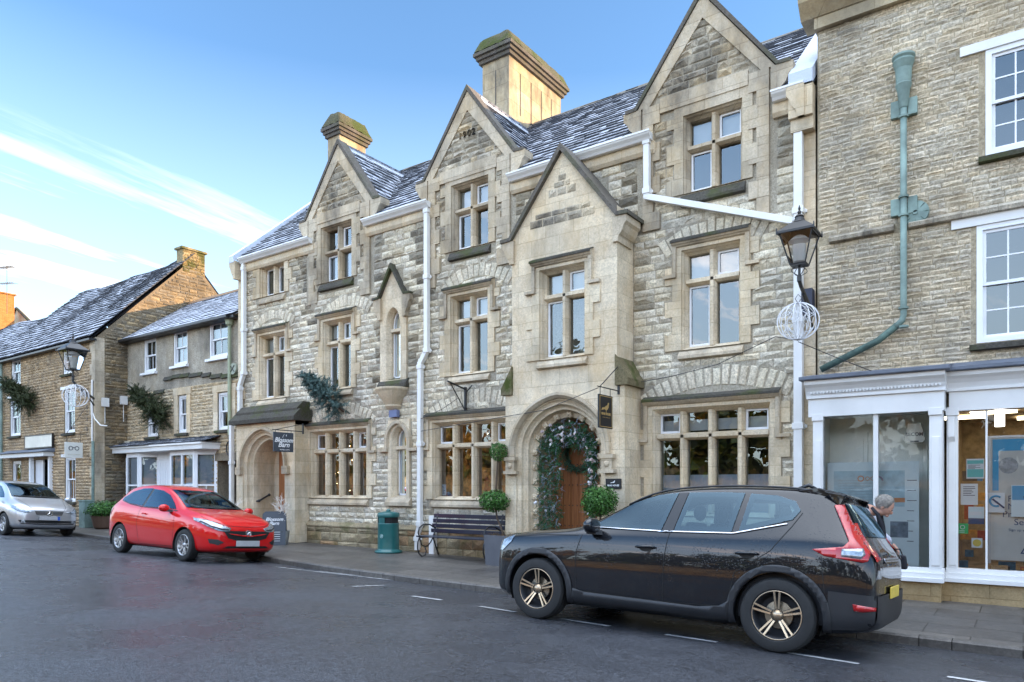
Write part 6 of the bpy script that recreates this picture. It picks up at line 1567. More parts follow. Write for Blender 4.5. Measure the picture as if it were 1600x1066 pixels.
def bird(m, X, yc, zc, s, flip=1):
    p = [(-.5, .02), (-.2, .06), (0, .16), (.18, .22), (.24, .36), (.34, .40), (.42, .33), (.36, .28), (.34, .10), (.2, -.06), (.05, -.12), (.03, -.28), (-.01, -.28), (0, -.12), (-.2, -.06), (-.6, -.14)]
    m.prism([(yc+flip*a*s, zc+b*s) for a, b in p], X-.002, X+.002, 'X')
def d_bird(root, X, yc, z0, z1, w):
    h = z1-z0; m = MB(); bird(m, X, yc, z0+h*.60, w*.55); m.build('pheasant_emblem', GOLD, root)
    text('BEAR HOUSE', w*.115, 'lettering', GOLD, root, .002, (X, yc, z0+h*.40), RX, bold=.002, world=True)
    m = MB(); [m.box(X-.001, X+.003, yc+(q-2)*w*.11-w*.02, yc+(q-2)*w*.11+w*.02, z0+h*.315, z0+h*.335) for q in range(5)]; m.build('small_print', GOLD, root)
XB = PX(458, 11.25); Yn = Yof(427, XB); t_ = PZ(458, 677, 11.25)
hang_sign('hanging_sign', 'slate grey sign with white script reading Blossom Barn beside the side porch arch', XB, Yn, 11.25, PZ(458, 707, 11.25), t_, SLATE, d_blossom, wall=11.55, over=.12)
XB = PX(956, 11.1); Yn = Yof(935, XB)
hang_sign('hanging_sign', 'narrow black sign with gold bird hanging right of the garlanded doorway', XB, Yn, 11.1, PZ(956, 671, 11.1), PZ(956, 620, 11.1), SIGNBLK, d_bird, frame=GOLD, wall=11.36, over=.28)
def d_specs(root, X, yc, z0, z1, w):
    h = z1-z0; m = MB()
    for s in (-1, 1): m.tube([(X, yc+s*w*.17+w*.11*math.cos(q*.5), z0+h*.62+h*.12*math.sin(q*.5)) for q in range(14)], .012, 5)
    m.tube([(X, yc-w*.05, z0+h*.66), (X, yc+w*.05, z0+h*.66)], .012, 5); m.build('spectacles_emblem', SLATE, root)
    m = MB(); m.tube([(X, yc+w*(-.36+.03*q), z0+h*(.22+.03*math.sin(q*2.1))) for q in range(25)], .006, 5); m.build('faint_script', MATS['pale_stone_plate'], root)
XB = PX(129, 10.95); Yn = Yof(101, XB)
hang_sign('hanging_sign', 'white sign with spectacles drawn on it, on the brown house', XB, Yn, 10.95, PZ(129, 716, 10.95), PZ(129, 692, 10.95), plain('white_sign_board', (.72, .72, .68), .5, var=.05), d_specs, wall=11.1, over=.6)
m = MB(); sx0, sx1 = PX(40, D2-.08), PX(82, D2-.08); sz0, sz1 = PZ(60, 699, D2-.08), PZ(60, 681, D2-.08); m.box(sx0, sx1, D2-.1, D2-.06, sz0, sz1)
o = m.build('shop_sign', plain('cream_sign_board', (.72, .68, .58), .5, var=.12), None, loc=((sx0+sx1)/2, D2, sz0)); tag(o, 'blank cream rectangular sign above the white doorway of the brown house', 'sign')
m = MB()
for a, b, c, d in ((sx0-.03, sx1+.03, sz1, sz1+.04), (sx0-.03, sx1+.03, sz0-.04, sz0), (sx0-.03, sx0, sz0, sz1), (sx1, sx1+.03, sz0, sz1)): m.box(a, b, D2-.11, D2-.05, c, d)
f_ = m.build('frame', IRON); f_.parent = o; f_.matrix_parent_inverse = Matrix.Translation(-Vector(o.location))
pq = thing('wall_plaque', 'small black plaque with white bird fixed right of the main doorway', 'plaque', (PX(958, DP), DP, 1.5), world=True)
px0, px1 = PX(946, DP-.03), PX(970, DP-.03); pz0_, pz1_ = PZ(958, 764, DP-.03), PZ(958, 748, DP-.03)
m = MB(); m.box(px0, px1, DP-.025, DP+.0, pz0_, pz1_); m.build('plate', SIGNBLK, pq, bevel=.002)
m = MB(); s_ = (px1-px0); p = [(-.5, .02), (-.2, .06), (0, .16), (.18, .22), (.24, .36), (.34, .40), (.42, .33), (.36, .28), (.34, .10), (.2, -.06), (-.2, -.06), (-.6, -.14)]
m.prism([((px0+px1)/2+a*s_*.3, pz0_+(pz1_-pz0_)*.62+b*s_*.3) for a, b in p], DP-.028, DP-.025); m.build('bird_emblem', WLET, pq)
text('BEAR HOUSE', s_*.13, 'lettering', WLET, pq, .001, ((px0+px1)/2, DP-.026, pz0_+(pz1_-pz0_)*.26), bold=.001, world=True)
# empty iron bracket
m = MB(); bx_, bz_ = PX(726, 11.9), PZ(726, 645, 11.9); m.box(bx_-.02, bx_+.02, 11.9, 11.95, bz_, bz_+.55); m.tube([(bx_, 11.93, bz_+.50), (bx_-.05, 11.4, bz_+.62)], .02, 6); m.tube([(bx_, 11.93, bz_+.42), (bx_+.28, 11.80, bz_+.55)], .015, 6); m.tube([(bx_, 11.93, bz_+.03), (bx_-.05, 11.5, bz_+.58)], .012, 6)
o = m.build('sign_bracket', IRON, loc=(bx_, 12, bz_)); tag(o, 'empty black iron sign bracket above the ground-floor window left of the main porch', 'bracket')
m = MB(); m.box(PX(610, 11.9), PX(622, 11.9), 11.85, 11.95, PZ(616, 652, 11.9), PZ(616, 641, 11.9)); o = m.build('alarm_box', plain('lilac_blue_box', (.14, .17, .30), .5), loc=(PX(616, 11.9), 11.9, PZ(616, 652, 11.9))); tag(o, 'small blue-grey box on the wall under the carved corbel', 'box')
for i, ((pts), lab) in enumerate((([(657, 655, 11.85), (690, 640, 11.7), (716, 622, 11.4)], 'thin black cable rising from the middle downpipe to the empty bracket'), ([(657, 674, 11.85), (760, 656, 11.4), (850, 641, 11.2), (935, 606, 10.8)], 'thin black cable sagging across the main porch to the hanging sign bracket'),
                               ([(1002, 597, 11.7), (1050, 588, 11.5), (1120, 570, 11.2), (1212, 526, 10.8), (1247, 532, 10.7)], 'thin black cable from the porch up to the nearer light globe'), ([(1247, 534, 10.7), (1300, 556, 11.1), (1362, 580, 11.3)], 'thin black cable from the nearer light globe to the shopfront roof'))):
    P_ = [(PX(a, y), y, PZ(a, b, y)) for a, b, y in pts]; m = MB(); m.tube(P_, .0065, 5); o = m.build('cable', IRON, loc=P_[0]); tag(o, lab, 'cable')
m = MB(); P_ = [(PX(a, D2-.2), D2-.06, PZ(a, b, D2-.1)) for a, b in ((135, 625), (136, 640), (141, 655), (150, 665), (160, 666))]; m.tube(P_, .02, 5); o = m.build('cable', WHITE, loc=P_[0]); tag(o, 'white cable looping down the corner of the brown house', 'cable')
# ================================================================ bench, bin, post
X, Y = PX(607, 11.42), 11.42; gz = pave_z(X); bn = thing('litter_bin', 'dark green round litter bin against the inn wall', 'litter bin', (X, Y, gz))
BG = plain('dark_green_bin_paint', (.012, .11, .105), .35, coat=.3, var=.15, nscale=5)
m = MB(); m.lathe([(.30, 0), (.31, .02), (.30, .05), (.245, .07), (.24, .10), (.235, .64), (.24, .66)], n=36)
for a0, a1 in ((-1.95, -1.15), (1.2, 4.0)): 
    vs = []; k = 10
    for i in range(k+1):
        a = a0+(a1-a0)*i/k; vs += [(.235*math.cos(a), .235*math.sin(a), .64), (.235*math.cos(a), .235*math.sin(a), .80)]
    m.add(vs, [(2*i, 2*i+2, 2*i+3, 2*i+1) for i in range(k)])
m.add([(.235*math.cos(a), .235*math.sin(a), z) for i in range(7) for a in [1.2-2.36*1.0+i*0] for z in (.64, .8)], [])
m.lathe([(.24, .79), (.245, .80), (.245, .86), (.23, .89), (.12, .915), (.001, .92)], n=36); m.lathe([(.05, .91), (.05, .95), (.02, .97)], n=10)
m.build('body', BG, bn, smooth=True); autosmooth(bpy.data.objects[bpy.data.objects[-1].name], 30) if False else None
m = MB(); m.lathe([(.21, .60), (.215, .82)], n=24, cap=False); m.build('inner_liner', GAP, bn)
m = MB(); m.lathe([(.036, -.0), (.036, -.006), (.045, -.006), (.045, 0)], (0.03, -.2385, .38), 20, 'Y', cap=False); m.ball((.03, -.238, .38), (.02, .005, .025), 8, 6); m.build('round_emblem', plain('pale_emblem', (.35, .5, .48), .5), bn)
xb0, xb1 = PX(661, 11.3), PX(782, 11.45); Lb = xb1-xb0; gz = pave_z(xb0)
be = thing('park_bench', 'slatted dark blue-black bench with curled iron arms against the inn wall', 'bench', (xb0, 11.35, gz))
SLAT = plain('blue_black_slat_paint', (.012, .014, .03), .32, coat=.4, var=.2)
for i in range(4): m = MB(); y = -.25+i*.105; m.box(-.02, Lb+.02, y, y+.085, .425, .455); m.build('seat_slat', SLAT, be, bevel=.006)
for i in range(4): m = MB(); z = .50+i*.105; m.box(.12*0, Lb, .20+i*.03, .225+i*.03, z, z+.085); m.build('back_slat', SLAT, be, bevel=.006)
m = MB(); m.box(Lb*.5-.05, Lb*.5+.05, .275, .285, .73, .79); m.build('name_plate', plain('steel_plate', (.7, .72, .72), .3, metal=.5), be)
for x in (.1, Lb-.1):
    m = MB()
    m.tube([(x, .17, .42), (x, .20, .5), (x, .32, .92)], .016, 8)
    m.tube([(x, -.26, .42), (x, .2, .42)], .016, 8)
    m.tube([(x, .22, .60), (x, .05, .68), (x, -.15, .69), (x, -.28, .62), (x, -.31, .52), (x, -.27, .44), (x, -.2, .43)], .014, 8)
    m.tube([(x, -.26, .42), (x, -.32, .33), (x, -.33, .2), (x, -.28, .08), (x, -.2, .02), (x, -.1, .03), (x, -.06, .12), (x, -.1, .2)], .014, 8)
    m.tube([(x, .17, .42), (x, .08, .3), (x, .0, .24), (x, -.1, .22), (x, -.2, .26), (x, -.26, .4)], .013, 8); m.tube([(x, .15, .42), (x, .22, .25), (x, .34, .01)], .016, 8)
    m.build('leg', IRON, be, smooth=True)
X = PX(677, 11.85); m = MB(); m.box(X-.07, X+.07, 11.78, 11.9, pave_z(X), PZ(677, 806, 11.85)); o = m.build('white_post', WHITE, loc=(X, 11.84, pave_z(X)), bevel=.005); tag(o, 'short square white post behind the left end of the bench', 'post')
# ================================================================ clipped shrubs in planters
POT = plain('grey_fibre_planter', (.10, .105, .12), .6, var=.15, nscale=4)
def planter(root, w, h, loc=(0, 0), mat=POT):
    m = MB(); a = w/2; t = .03; x, y = loc
    m.prism([(x-a*.92, y-a*.92), (x+a*.92, y-a*.92), (x+a*.92, y+a*.92), (x-a*.92, y+a*.92)], 0, .04, 'Z')
    vs = [(x+sx*a*k, y+sy*a*k, z) for k, z in ((.92, 0), (1, h), (1-.07, h), (.9, .1)) for sx, sy in ((-1, -1), (1, -1), (1, 1), (-1, 1))]
    m.add(vs, [(4*r+i, 4*r+(i+1) % 4, 4*r+4+(i+1) % 4, 4*r+4+i) for r in range(3) for i in range(4)]); m.build('planter', mat, root)
    m = MB(); m.box(x-a*.93, x+a*.93, y-a*.93, y+a*.93, h-.06, h-.04); m.build('soil', plain('dark_soil', (.03, .02, .015), .95), root)
Y = 11.2; X = PX(791, Y); gz = pave_z(X); tr = thing('topiary', 'clipped topiary with two stacked balls in a grey planter beside the bench', 'topiary', (X, Y, gz), group='clipped topiary either side of the main doorway')
planter(tr, .62, .58)
zu, zl = PZ(779, 706, Y)-gz, PZ(772, 783, Y)-gz; xu, xl = PX(779, Y)-X, PX(772, Y)-X
m = MB(); m.tube([(-.05, 0, .5), (-.12, .0, .7), (xl+.07, 0, .9), (xl+.02, 0, zl), (xu, 0, zu)], .018, 8); m.build('trunk', BARK, tr)
m = MB(); bush(m, (xu, 0, zu), (.18, .18, .185), 1500, .016, .80); m.build('upper_ball', BOX, tr)
m = MB(); bush(m, (xl, 0, zl), (.33, .3, .22), 2600, .022, .6); m.build('lower_ball', BOX, tr)
m = MB()
for i in range(260): x, y = rnd.uniform(-.32, .34), rnd.uniform(-.3, .3); a = rv(); a.z = abs(a.z)+.4; sprig(m, (x, y, .53), a, rnd.uniform(.06, .15), .02, 5, .004, (.9, .7, .5))
m.build('underplanting', leafmat('heather', (.16, .12, .07)), tr)
Y = 10.95; X = PX(937, Y); gz = pave_z(X); tr = thing('topiary', 'clipped single-ball topiary right of the main doorway behind the black car', 'topiary', (X, Y, gz), group='clipped topiary either side of the main doorway')
planter(tr, .55, .5); zc_ = PZ(937, 784, Y)-gz
m = MB(); m.tube([(0, 0, .4), (.02, 0, .8), (0, 0, zc_)], .02, 8); m.build('trunk', BARK, tr)
m = MB(); bush(m, (0, 0, zc_), (.32, .32, .27), 3600, .022, .6); m.build('ball', BOX, tr)
# shrub pot by brown house
Y = 11.0; X = PX(163, Y); gz = pave_z(X); tr = thing('potted_shrub', 'low spreading shrub in a brown tub beside the brown house corner', 'shrub', (X, Y, gz))
m = MB(); m.lathe([(.24, 0), (.30, .05), (.38, .40), (.40, .42), (.36, .42), (.34, .36)], n=20); m.build('tub', plain('brown_tub', (.12, .065, .04), .7), tr)
m = MB(); bush(m, (-.02, 0, .60), (.62, .5, .3), 2600, .035, .35); m.build('foliage', BOX, tr)
X = PX(138, 10.95); m = MB(); m.box(X-.2, X+.2, 10.75, 11.05, pave_z(X), pave_z(X)+.85); m.box(X-.22, X+.22, 10.73, 11.07, pave_z(X)+.85, pave_z(X)+.89); m.box(X-.16, X+.16, 10.742, 10.75, pave_z(X)+.1, pave_z(X)+.78)
o = m.build('utility_cabinet', VERD, loc=(X, 10.9, pave_z(X)), bevel=.01); tag(o, 'pale green metal cabinet at the foot of the brown house corner', 'cabinet')
# ================================================================ little fir trees fixed to the walls
def wall_fir(px, py, D, size, label, dark, lean=-.35, stem=.4):
    X, z = PX(px, D-.45), PZ(px, py, D-.45); r = thing('wall_fir_tree', label, 'fir tree', (X, D-.45, z), group='small fir trees fixed to the walls')
    base = Vector((.18*size*2.2, .45, -.55*size*1.6)); tip = Vector((lean*size*1.2, -.35, .45*size))
    m = MB(); m.tube([base, base.lerp(tip, .5)+Vector((0, 0, -.05)), tip], [.035, .025, .006], 7); m.build('trunk', BARK, r)
    m = MB(); ax = (tip-base)
    for i in range(int(260*size*1.4)):
        f = rnd.uniform(.12, 1)**.9; p = base+ax*f; sp = (1-f)*.7+.3
        d = (rv()+ax.normalized()*.25).normalized(); Lb_ = size*sp*rnd.uniform(.6, 1.15)
        cc = (1, 1, 1) if not dark else (.75, .8, .55)
        sprig(m, p, d, Lb_, .075, 18, .0055, cc)
        for e in range(3): sprig(m, p+d*Lb_*rnd.uniform(.3, .8), (d+rv()*.7).normalized(), Lb_*.45, .07, 10, .0055, cc)
    m.build('needles', leafmat('blue_fir_needle', (.10, .17, .16)) if not dark else leafmat('dark_fir_needle', (.06, .075, .04)), r); return r
wall_fir(505, 607, DM, .62, 'blue-green little fir tree leaning off the inn wall above the four-light window', False)
wall_fir(236, 630, DL, .85, 'dark little fir tree leaning off the roughcast house', True)
wall_fir(30, 612, D2, .8, 'dark little fir tree leaning off the brown house at the far left', True)
# ================================================================ door garland and wreath
gl_ = thing('door_garland', 'frosted evergreen garland with pale roses framing the main doorway', 'garland', (acx, DP+.35, pave_z(-7)), world=True)
m = MB(); d_ = MB(); fr_ = MB(); Yg = DP+.42
gp_ = arch(acx, aS, aH-.36, aR-.36, pave_z(-7)+.05, .13, 10)
tot = sum(math.hypot(b[0]-a[0], b[1]-a[1]) for a, b in zip(gp_, gp_[1:]))
for i in range(2300):
    s = rnd.random()*tot; q = along(gp_, s)
    if not q: continue
    f = s/tot; wdt = .46 if f < .40 else (.40 if f < .62 else .16)
    if f > .68: wdt = .13
    inn_ = rnd.uniform(-.05, 1)*wdt
    nx_, nz_ = math.sin(q[2]), -math.cos(q[2])
    p = (q[0]+nx_*inn_, Yg-rnd.uniform(0, .22), q[1]+nz_*inn_)
    a = rnd.random(); dd_ = (rv()+Vector((0, -.5, -.5))).normalized(); L_ = rnd.uniform(.10, .22)
    if a < .80: sprig(m, p, dd_, L_, .035, 9, .005, (.75, 1.15, .6), (.9, 1.5, 1.2))
    else: sprig(fr_, p, dd_, L_, .03, 9, .0045, (.5, .58, .68))
    if rnd.random() < (.015 if f < .38 else .045):
        r_ = rnd.uniform(.012, .026); 
        for e in range(4): d_.ball((p[0]+rnd.uniform(-.02, .02), p[1]-.05-.01*e, p[2]+rnd.uniform(-.02, .02)), (r_, r_*.6, r_), 7, 5, rnd.choice([(.9, .72, .66), (1, 1, 1), (.6, .5, .5)]))
m.build('greenery', FIR, gl_); fr_.build('frosted_sprigs', WHT, gl_); d_.build('roses', WHT, gl_)
wr = thing('door_wreath', 'round evergreen wreath hung on the brown main door', 'wreath', (-7.05, DOORY-.06, 2.0), world=True)
wx_, wz_ = PX(906, DOORY-.08), PZ(906, 708, DOORY-.08)
m = MB(); b_ = MB()
for i in range(330):
    a = rnd.random()*2*math.pi; rr_ = .32+rnd.uniform(-.06, .06); dd_ = Vector((-math.sin(a), -.5, math.cos(a)))+rv()*.8
    sprig(m, (wx_+rr_*math.cos(a), DOORY-.05-rnd.uniform(0, .08), wz_+rr_*math.sin(a)), dd_, .15, .035, 8, .005, (.8, 1, .8), (1.4, 1.8, 1.9))
m.build('greenery', FIR, wr)
m = MB(); m.tube([(wx_+.32*math.cos(q*.4), DOORY-.05, wz_+.32*math.sin(q*.4)) for q in range(17)], .03, 6); m.build('ring', BARK, wr)
# ================================================================ a-board, bucket and twig trees
Y = 11.0; X = PX(429, Y); gz = pave_z(X); ab = thing('a_board', 'dark grey pavement board with white script beside the side porch', 'a-board', (X, Y, gz), R(48)); hb = PZ(424, 799, Y)-gz
for s in (-1, 1):
    m = MB(); pts_ = [(-.24, .0), (.24, 0), (.24, hb*.93), (.18, hb), (-.18, hb), (-.24, hb*.93)]; m.prism([(a_*1.15, b_) for a_, b_ in pts_], s*.012-.01, s*.012+.01); m.v = [(x, y+s*(.22*(1-z/hb)), z) for x, y, z in m.v]; m.build('panel', SLATE, ab)
for tx, sz, z in (('Blossom', .12, .72), ('Barn', .12, .60)): text(tx, sz, 'lettering', WLET, ab, .002, (0, -.025-.22*(1-z), hb*z), (R(90-13), 0, 0), .35, bold=.002)
m = MB()
for k in range(5): z = hb*(.12+.065*k); y = -.026-.22*(1-z/hb); m.box(-.15, .15, y-.003, y, z, z+.012)
m.build('chalk_line', WLET, ab)
def twig_tree(px, Y, ytop, label, bucket):
    X = PX(px, Y); gz = pave_z(X); t_ = thing('twig_tree', label, 'twig tree', (X, Y, gz), group='white twig trees by the side porch'); h = PZ(px, ytop, Y)-gz
    if bucket: m = MB(); m.lathe([(.13, 0), (.14, .01), (.18, .33), (.19, .34), (.17, .34), (.165, .25), (.01, .25)], n=20); m.build('bucket', plain('galvanised_steel', (.42, .45, .47), .4, metal=.7, var=.3), t_)
    m = MB(); m.tube([(0, 0, .1), (-.02, 0, h*.5), (-.05, 0, h*.75)], [.028, .024, .014], 7)
    for i in range(26):
        p = Vector((-.04+rnd.uniform(-.01, .01), 0, h*rnd.uniform(.42, .75))); d = Vector((rnd.uniform(-1, 1), rnd.uniform(-1, 1), rnd.uniform(.3, 1.2))).normalized(); q = p+d*rnd.uniform(.2, .38)*h*.75
        m.tube([p, (p+q)/2+rv()*.02, q], [.009, .006, .003], 4)
        for e in range(4): w_ = p.lerp(q, rnd.uniform(.3, .9)); m.tube([w_, w_+(d+rv()*.9).normalized()*rnd.uniform(.08, .18)], [.005, .002], 4)
    m.build('twigs', plain('white_twig', (.72, .66, .6), .6, var=.1), t_)
twig_tree(441, 11.15, 768, 'white twig tree in a galvanised bucket by the side porch arch', True)
twig_tree(366, 11.3, 776, 'white twig tree left of the side porch, half hidden by the red car', True)
# ================================================================ painted parking lines
LINE = plain('worn_white_line', (.42, .42, .42), .6, var=.5, nscale=9)
for i, (a, b, c, d, w) in enumerate(((645, 932, 690, 938, .07), (750, 948, 806, 957, .07), (875, 967, 952, 979, .07), (1040, 992, 1120, 1004, .07), (1228, 1020, 1342, 1038, .07), (1480, 1058, 1560, 1070, .07), (430, 886, 655, 911, .05), (500, 893, 600, 904, .05), (550, 917, 600, 915, .06))):
    p, q = Vector(groundpt(a, b, road_z)), Vector(groundpt(c, d, road_z)); u = (q-p).normalized(); n_ = Vector((-u.y, u.x))*w/2; k = 6; vs = []
    for j in range(k+1):
        r_ = p.lerp(q, j/k)
        for s in (-1, 1): v_ = r_+n_*s; vs.append((v_.x, v_.y, road_z(v_.x, v_.y)+.005))
    m = MB(); m.add(vs, [(2*j, 2*j+2, 2*j+3, 2*j+1) for j in range(k)]); o = m.build('road_marking', LINE); o['kind'] = 'structure'
# ================================================================ wood and bank across the street (seen in the glass and car paint)
m = MB()
xs_ = [-90+i*3 for i in range(51)]
rows = [(lambda x: kerb_y(x)-18.9, lambda x: .0), (lambda x: kerb_y(x)-19.6, lambda x: .9), (lambda x: kerb_y(x)-22, lambda x: 1.9), (lambda x: -17, lambda x: 2.6), (lambda x: -40, lambda x: 3.2)]
vs = [(x, fy(x), fz(x)+pave_z(x)+(rnd.uniform(-.15, .15) if k_ > 1 else 0)) for x in xs_ for k_, (fy, fz) in enumerate(rows)]
m.add(vs, [(i*5+j, (i+1)*5+j, (i+1)*5+j+1, i*5+j+1) for i in range(len(xs_)-1) for j in range(4)]); o = m.build('bank', plain('leafy_bank', (.30, .19, .075), .95, var=.6, nscale=1.4, bscale=8, bdist=.08)); o['kind'] = 'structure'
m = MB(); T_ = ((1, 1, .8), (.6, .8, .5), (1.6, 1.1, .5), (.4, .55, .35), (2.0, 1.3, .5), (.35, .5, .3))
for i in range(62):
    x = -95+i*2.2+rnd.uniform(-.8, .8); y = -15-rnd.uniform(0, 5); h = rnd.uniform(9, 12) if x < -22 else rnd.uniform(6.5, 9)
    m.tube([(x, y, 2), (x+rnd.uniform(-.3, .3), y, h*.6), (x, y, h)], [.25, .15, .03], 6, (.5, .35, .25))
    for e in range(9): a = rnd.uniform(0, 6.28); zz = rnd.uniform(3, h*.8); m.tube([(x, y, zz), (x+1.6*math.cos(a), y+1.6*math.sin(a), zz+1.4)], [.06, .015], 4, (2.2, 1.5, .9))
    t0 = rnd.choice(T_)
    for j in range(8):
        c = (x+rnd.uniform(-1.4, 1.4), y+rnd.uniform(-1, 1), rnd.uniform(3.0, h-.8)); bush(m, c, (rnd.uniform(.8, 1.6), 1.2, rnd.uniform(.9, 1.6)), 70, .34, .3, (t0, tuple(q*.5 for q in t0), tuple(q*1.4 for q in t0)))
for i in range(75):
    x = -95+i*1.8; y = kerb_y(x)-22.5; g_ = rnd.choice(((.35, .6, .35), (.5, .75, .4), (.9, .8, .35), (.3, .5, .3)))
    bush(m, (x, y, 2.2+rnd.uniform(-.2, .5)), (1.3, .7, rnd.uniform(1.3, 2.3)), 90, .3, .5, (g_, tuple(q*.5 for q in g_)))
o = m.build('woodland', LEAFG); o['kind'] = 'stuff'; o['label'] = 'belt of golden-green trees across the street, mirrored in windows and car paint'; o['category'] = 'trees'
# ================================================================ posters and boxes behind the shop glass
def card(name, label, cat, x0, x1, z0, z1, y, mat, group=None):
    r = thing(name, label, cat, ((x0+x1)/2, y, z0), group=group, world=True); m = MB(); m.box(x0, x1, y, y+.006, z0, z1); m.build('sheet', mat, r); return r
def cpx(a, b, yt, yb, Y): c = (a+b)/2; return PX(a, Y), PX(b, Y), PZ(c, yb, Y), PZ(c, yt, Y)
CW = plain('white_card', (.72, .74, .74), .5, var=.06); CB = plain('sky_blue_card', (.04, .32, .55), .5, var=.1); CT = plain('teal_card', (.15, .5, .45), .5, var=.2); CG = plain('green_card', (.03, .5, .12), .5, var=.1); CP = plain('pale_blue_card', (.66, .76, .77), .6, var=.08); CBE = plain('beige_card', (.55, .53, .48), .55, var=.12); CN = plain('navy_print', (.02, .05, .14), .5); CK = plain('dark_print', (.03, .03, .035), .5)
CY = plain('yellow_print', (.75, .55, .08), .5); CO = plain('orange_print', (.6, .25, .1), .5, var=.2)
def slab(r, name, x0, x1, z0, z1, y, mat): m = MB(); m.box(x0, x1, y-.003, y-.0005, z0, z1); return m.build(name, mat, r)
def tlines(r, x0, x1, z0, z1, y, n, mat, h=.35):
    m = MB(); p = (z1-z0)/n
    for i in range(n): w = (x1-x0)*rnd.uniform(.55, 1); m.box(x0, x0+w, y-.002, y-.0005, z1-p*(i+1)+p*(1-h)/2, z1-p*(i+1)+p*(1+h)/2)
    m.build('text_line', mat, r)
Y = SD2+.075
x0, x1, z0, z1 = cpx(1510, 1538, 717, 748, Y); r = card('poster', 'small teal and white poster high on the right shop window', 'poster', x0, x1, z0, z1, Y, CW); slab(r, 'band', x0+.01, x1-.01, z0+.02, z0+.13, Y, CT); slab(r, 'heading', x0+.01, x1-.01, z1-.07, z1-.02, Y, CT); tlines(r, x0+.02, x1-.04, z0+.13, z1-.08, Y, 4, CK)
x0, x1, z0, z1 = cpx(1501, 1528, 756, 789, Y); r = card('notice', 'white notice with rounded top below the teal poster', 'notice', x0, x1, z0, z1, Y, CW); tlines(r, x0+.03, x1-.03, z0+.12, z1-.03, Y, 6, CK)
x0, x1, z0, z1 = cpx(1513, 1538, 792, 819, Y); r = card('leaflet', 'blue and white leaflets stuck beside the metal window bar', 'leaflet', x0, x1, z0, z1, Y, CP); slab(r, 'photo', x0+.0, x1-.0, z0+.0, z0+.08, Y, CN); slab(r, 'strip', x0+.02, x1-.03, z0+.12, z0+.17, Y, CW)
x0, x1, z0, z1 = cpx(1495, 1513, 818, 834, Y); r = card('sticker', 'small green sticker at the left edge of the right window', 'sticker', x0, x1, z0, z1, Y, CG)
m = MB(); m.lathe([(.022, 0), (.022, -.002), (.03, -.002), (.03, 0)], ((x0+x1)/2, Y-.0005, z0+.09), 16, 'Y', cap=False); m.build('ring_symbol', CW, r); tlines(r, x0+.03, x1-.04, z0+.01, z0+.05, Y, 2, CW)
x0, x1, z0, z1 = cpx(1518, 1535, 841, 856, Y); r = card('sticker', 'white sticker with yellow disc low in the right window', 'sticker', x0, x1, z0, z1, Y, CW)
m = MB(); m.lathe([(.001, -.002), (.05, -.002), (.05, 0)], ((x0+x1)/2, Y-.0005, (z0+z1)/2), 16, 'Y'); m.build('disc', CY, r)
Y = SD2+.16
x0, z0, z1 = PX(1548, Y), PZ(1575, 876, Y), PZ(1570, 684, Y); x1 = x0+1.15
r = card('poster', 'large pharmacy poster with blue border and NHS prescription wording', 'poster', x0, x1, z0, z1, Y, CBE)
slab(r, 'blue_band', x0+.02, x1-.02, z1-.18, z1-.02, Y, CB); slab(r, 'blue_side', x0+.02, x0+.09, z1-.72, z1-.18, Y, CB)
for i, (t_, dx_) in enumerate((('Free', .06), ('NHS', .06), ('Prescription', .0), ('Services', .13))): text(t_, .12, 'lettering', CN, r, .001, (x0+.13+dx_, Y-.003, z0+.80-i*.105), RX[:1]+(0, 0), 0, align='LEFT', world=True)
text('Sign up via the app', .05, 'lettering', CN, r, .001, (x0+.2, Y-.003, z0+.40), (R(90), 0, 0), align='LEFT', world=True); text('Boots', .16, 'script_lettering', CN, r, .001, (x0+.32, Y-.003, z0+.10), (R(90), 0, 0), .5, align='LEFT', world=True)
m = MB(); m.lathe([(.001, -.004), (.11, -.004), (.11, 0)], (x0+.20, Y, z1-.38), 18, 'Y'); m.build('pill_bowl', plain('steel_bowl', (.25, .27, .3), .3, metal=.5, var=.6, nscale=18), r)
slab(r, 'medicine_box', x0+.42, x0+.75, z1-.75, z1-.45, Y, CW); tlines(r, x0+.46, x0+.7, z1-.66, z1-.5, Y-.003, 3, CN); m = MB(); m.box(x0-.03, x0, Y-.01, Y+.03, z0-.05, z1+.03); m.box(x0, x1, Y-.01, Y+.03, z1, z1+.03); m.build('frame', ALLOY, r)
Y = SD2+.08
x0, x1, z0, z1 = cpx(1543, 1570, 770, 801, Y); r = card('poster', 'small white poster with blue letter C and pen', 'poster', x0, x1, z0, z1, Y, CW)
m = MB(); m.tube([((x0+x1)/2-.0+.07*math.cos(.8+q*.4), Y-.003, (z0+z1)/2+.02+.07*math.sin(.8+q*.4)) for q in range(12)], .014, 6); m.build('letter_shape', CB, r); m = MB(); m.tube([((x0+x1)/2-.04, Y-.012, (z0+z1)/2+.05), ((x0+x1)/2+.09, Y-.012, (z0+z1)/2-.07)], .012, 6); m.build('pen_shape', CN, r)
x0, x1, z0, z1 = cpx(1580, 1612, 758, 808, Y); r = card('poster', 'pale blue poster with round face drawing at the right edge', 'poster', x0, x1, z0, z1, Y, CP)
slab(r, 'band', x0+.01, x1, z1-.2, z1-.01, Y, CB); m = MB(); m.lathe([(.03, 0), (.03, -.002), (.045, -.002), (.045, 0)], (x0+.09, Y, z1-.15), 16, 'Y', cap=False); m.build('face_drawing', CN, r); text('now', .07, 'lettering', CN, r, .001, (x0+.19, Y-.004, z1-.18), (R(90), 0, 0), world=True)
Y = SD1+.2
x0, x1, z0, z1 = PX(1293, Y), PX(1436, Y), .36, PZ(1360, 722, Y)
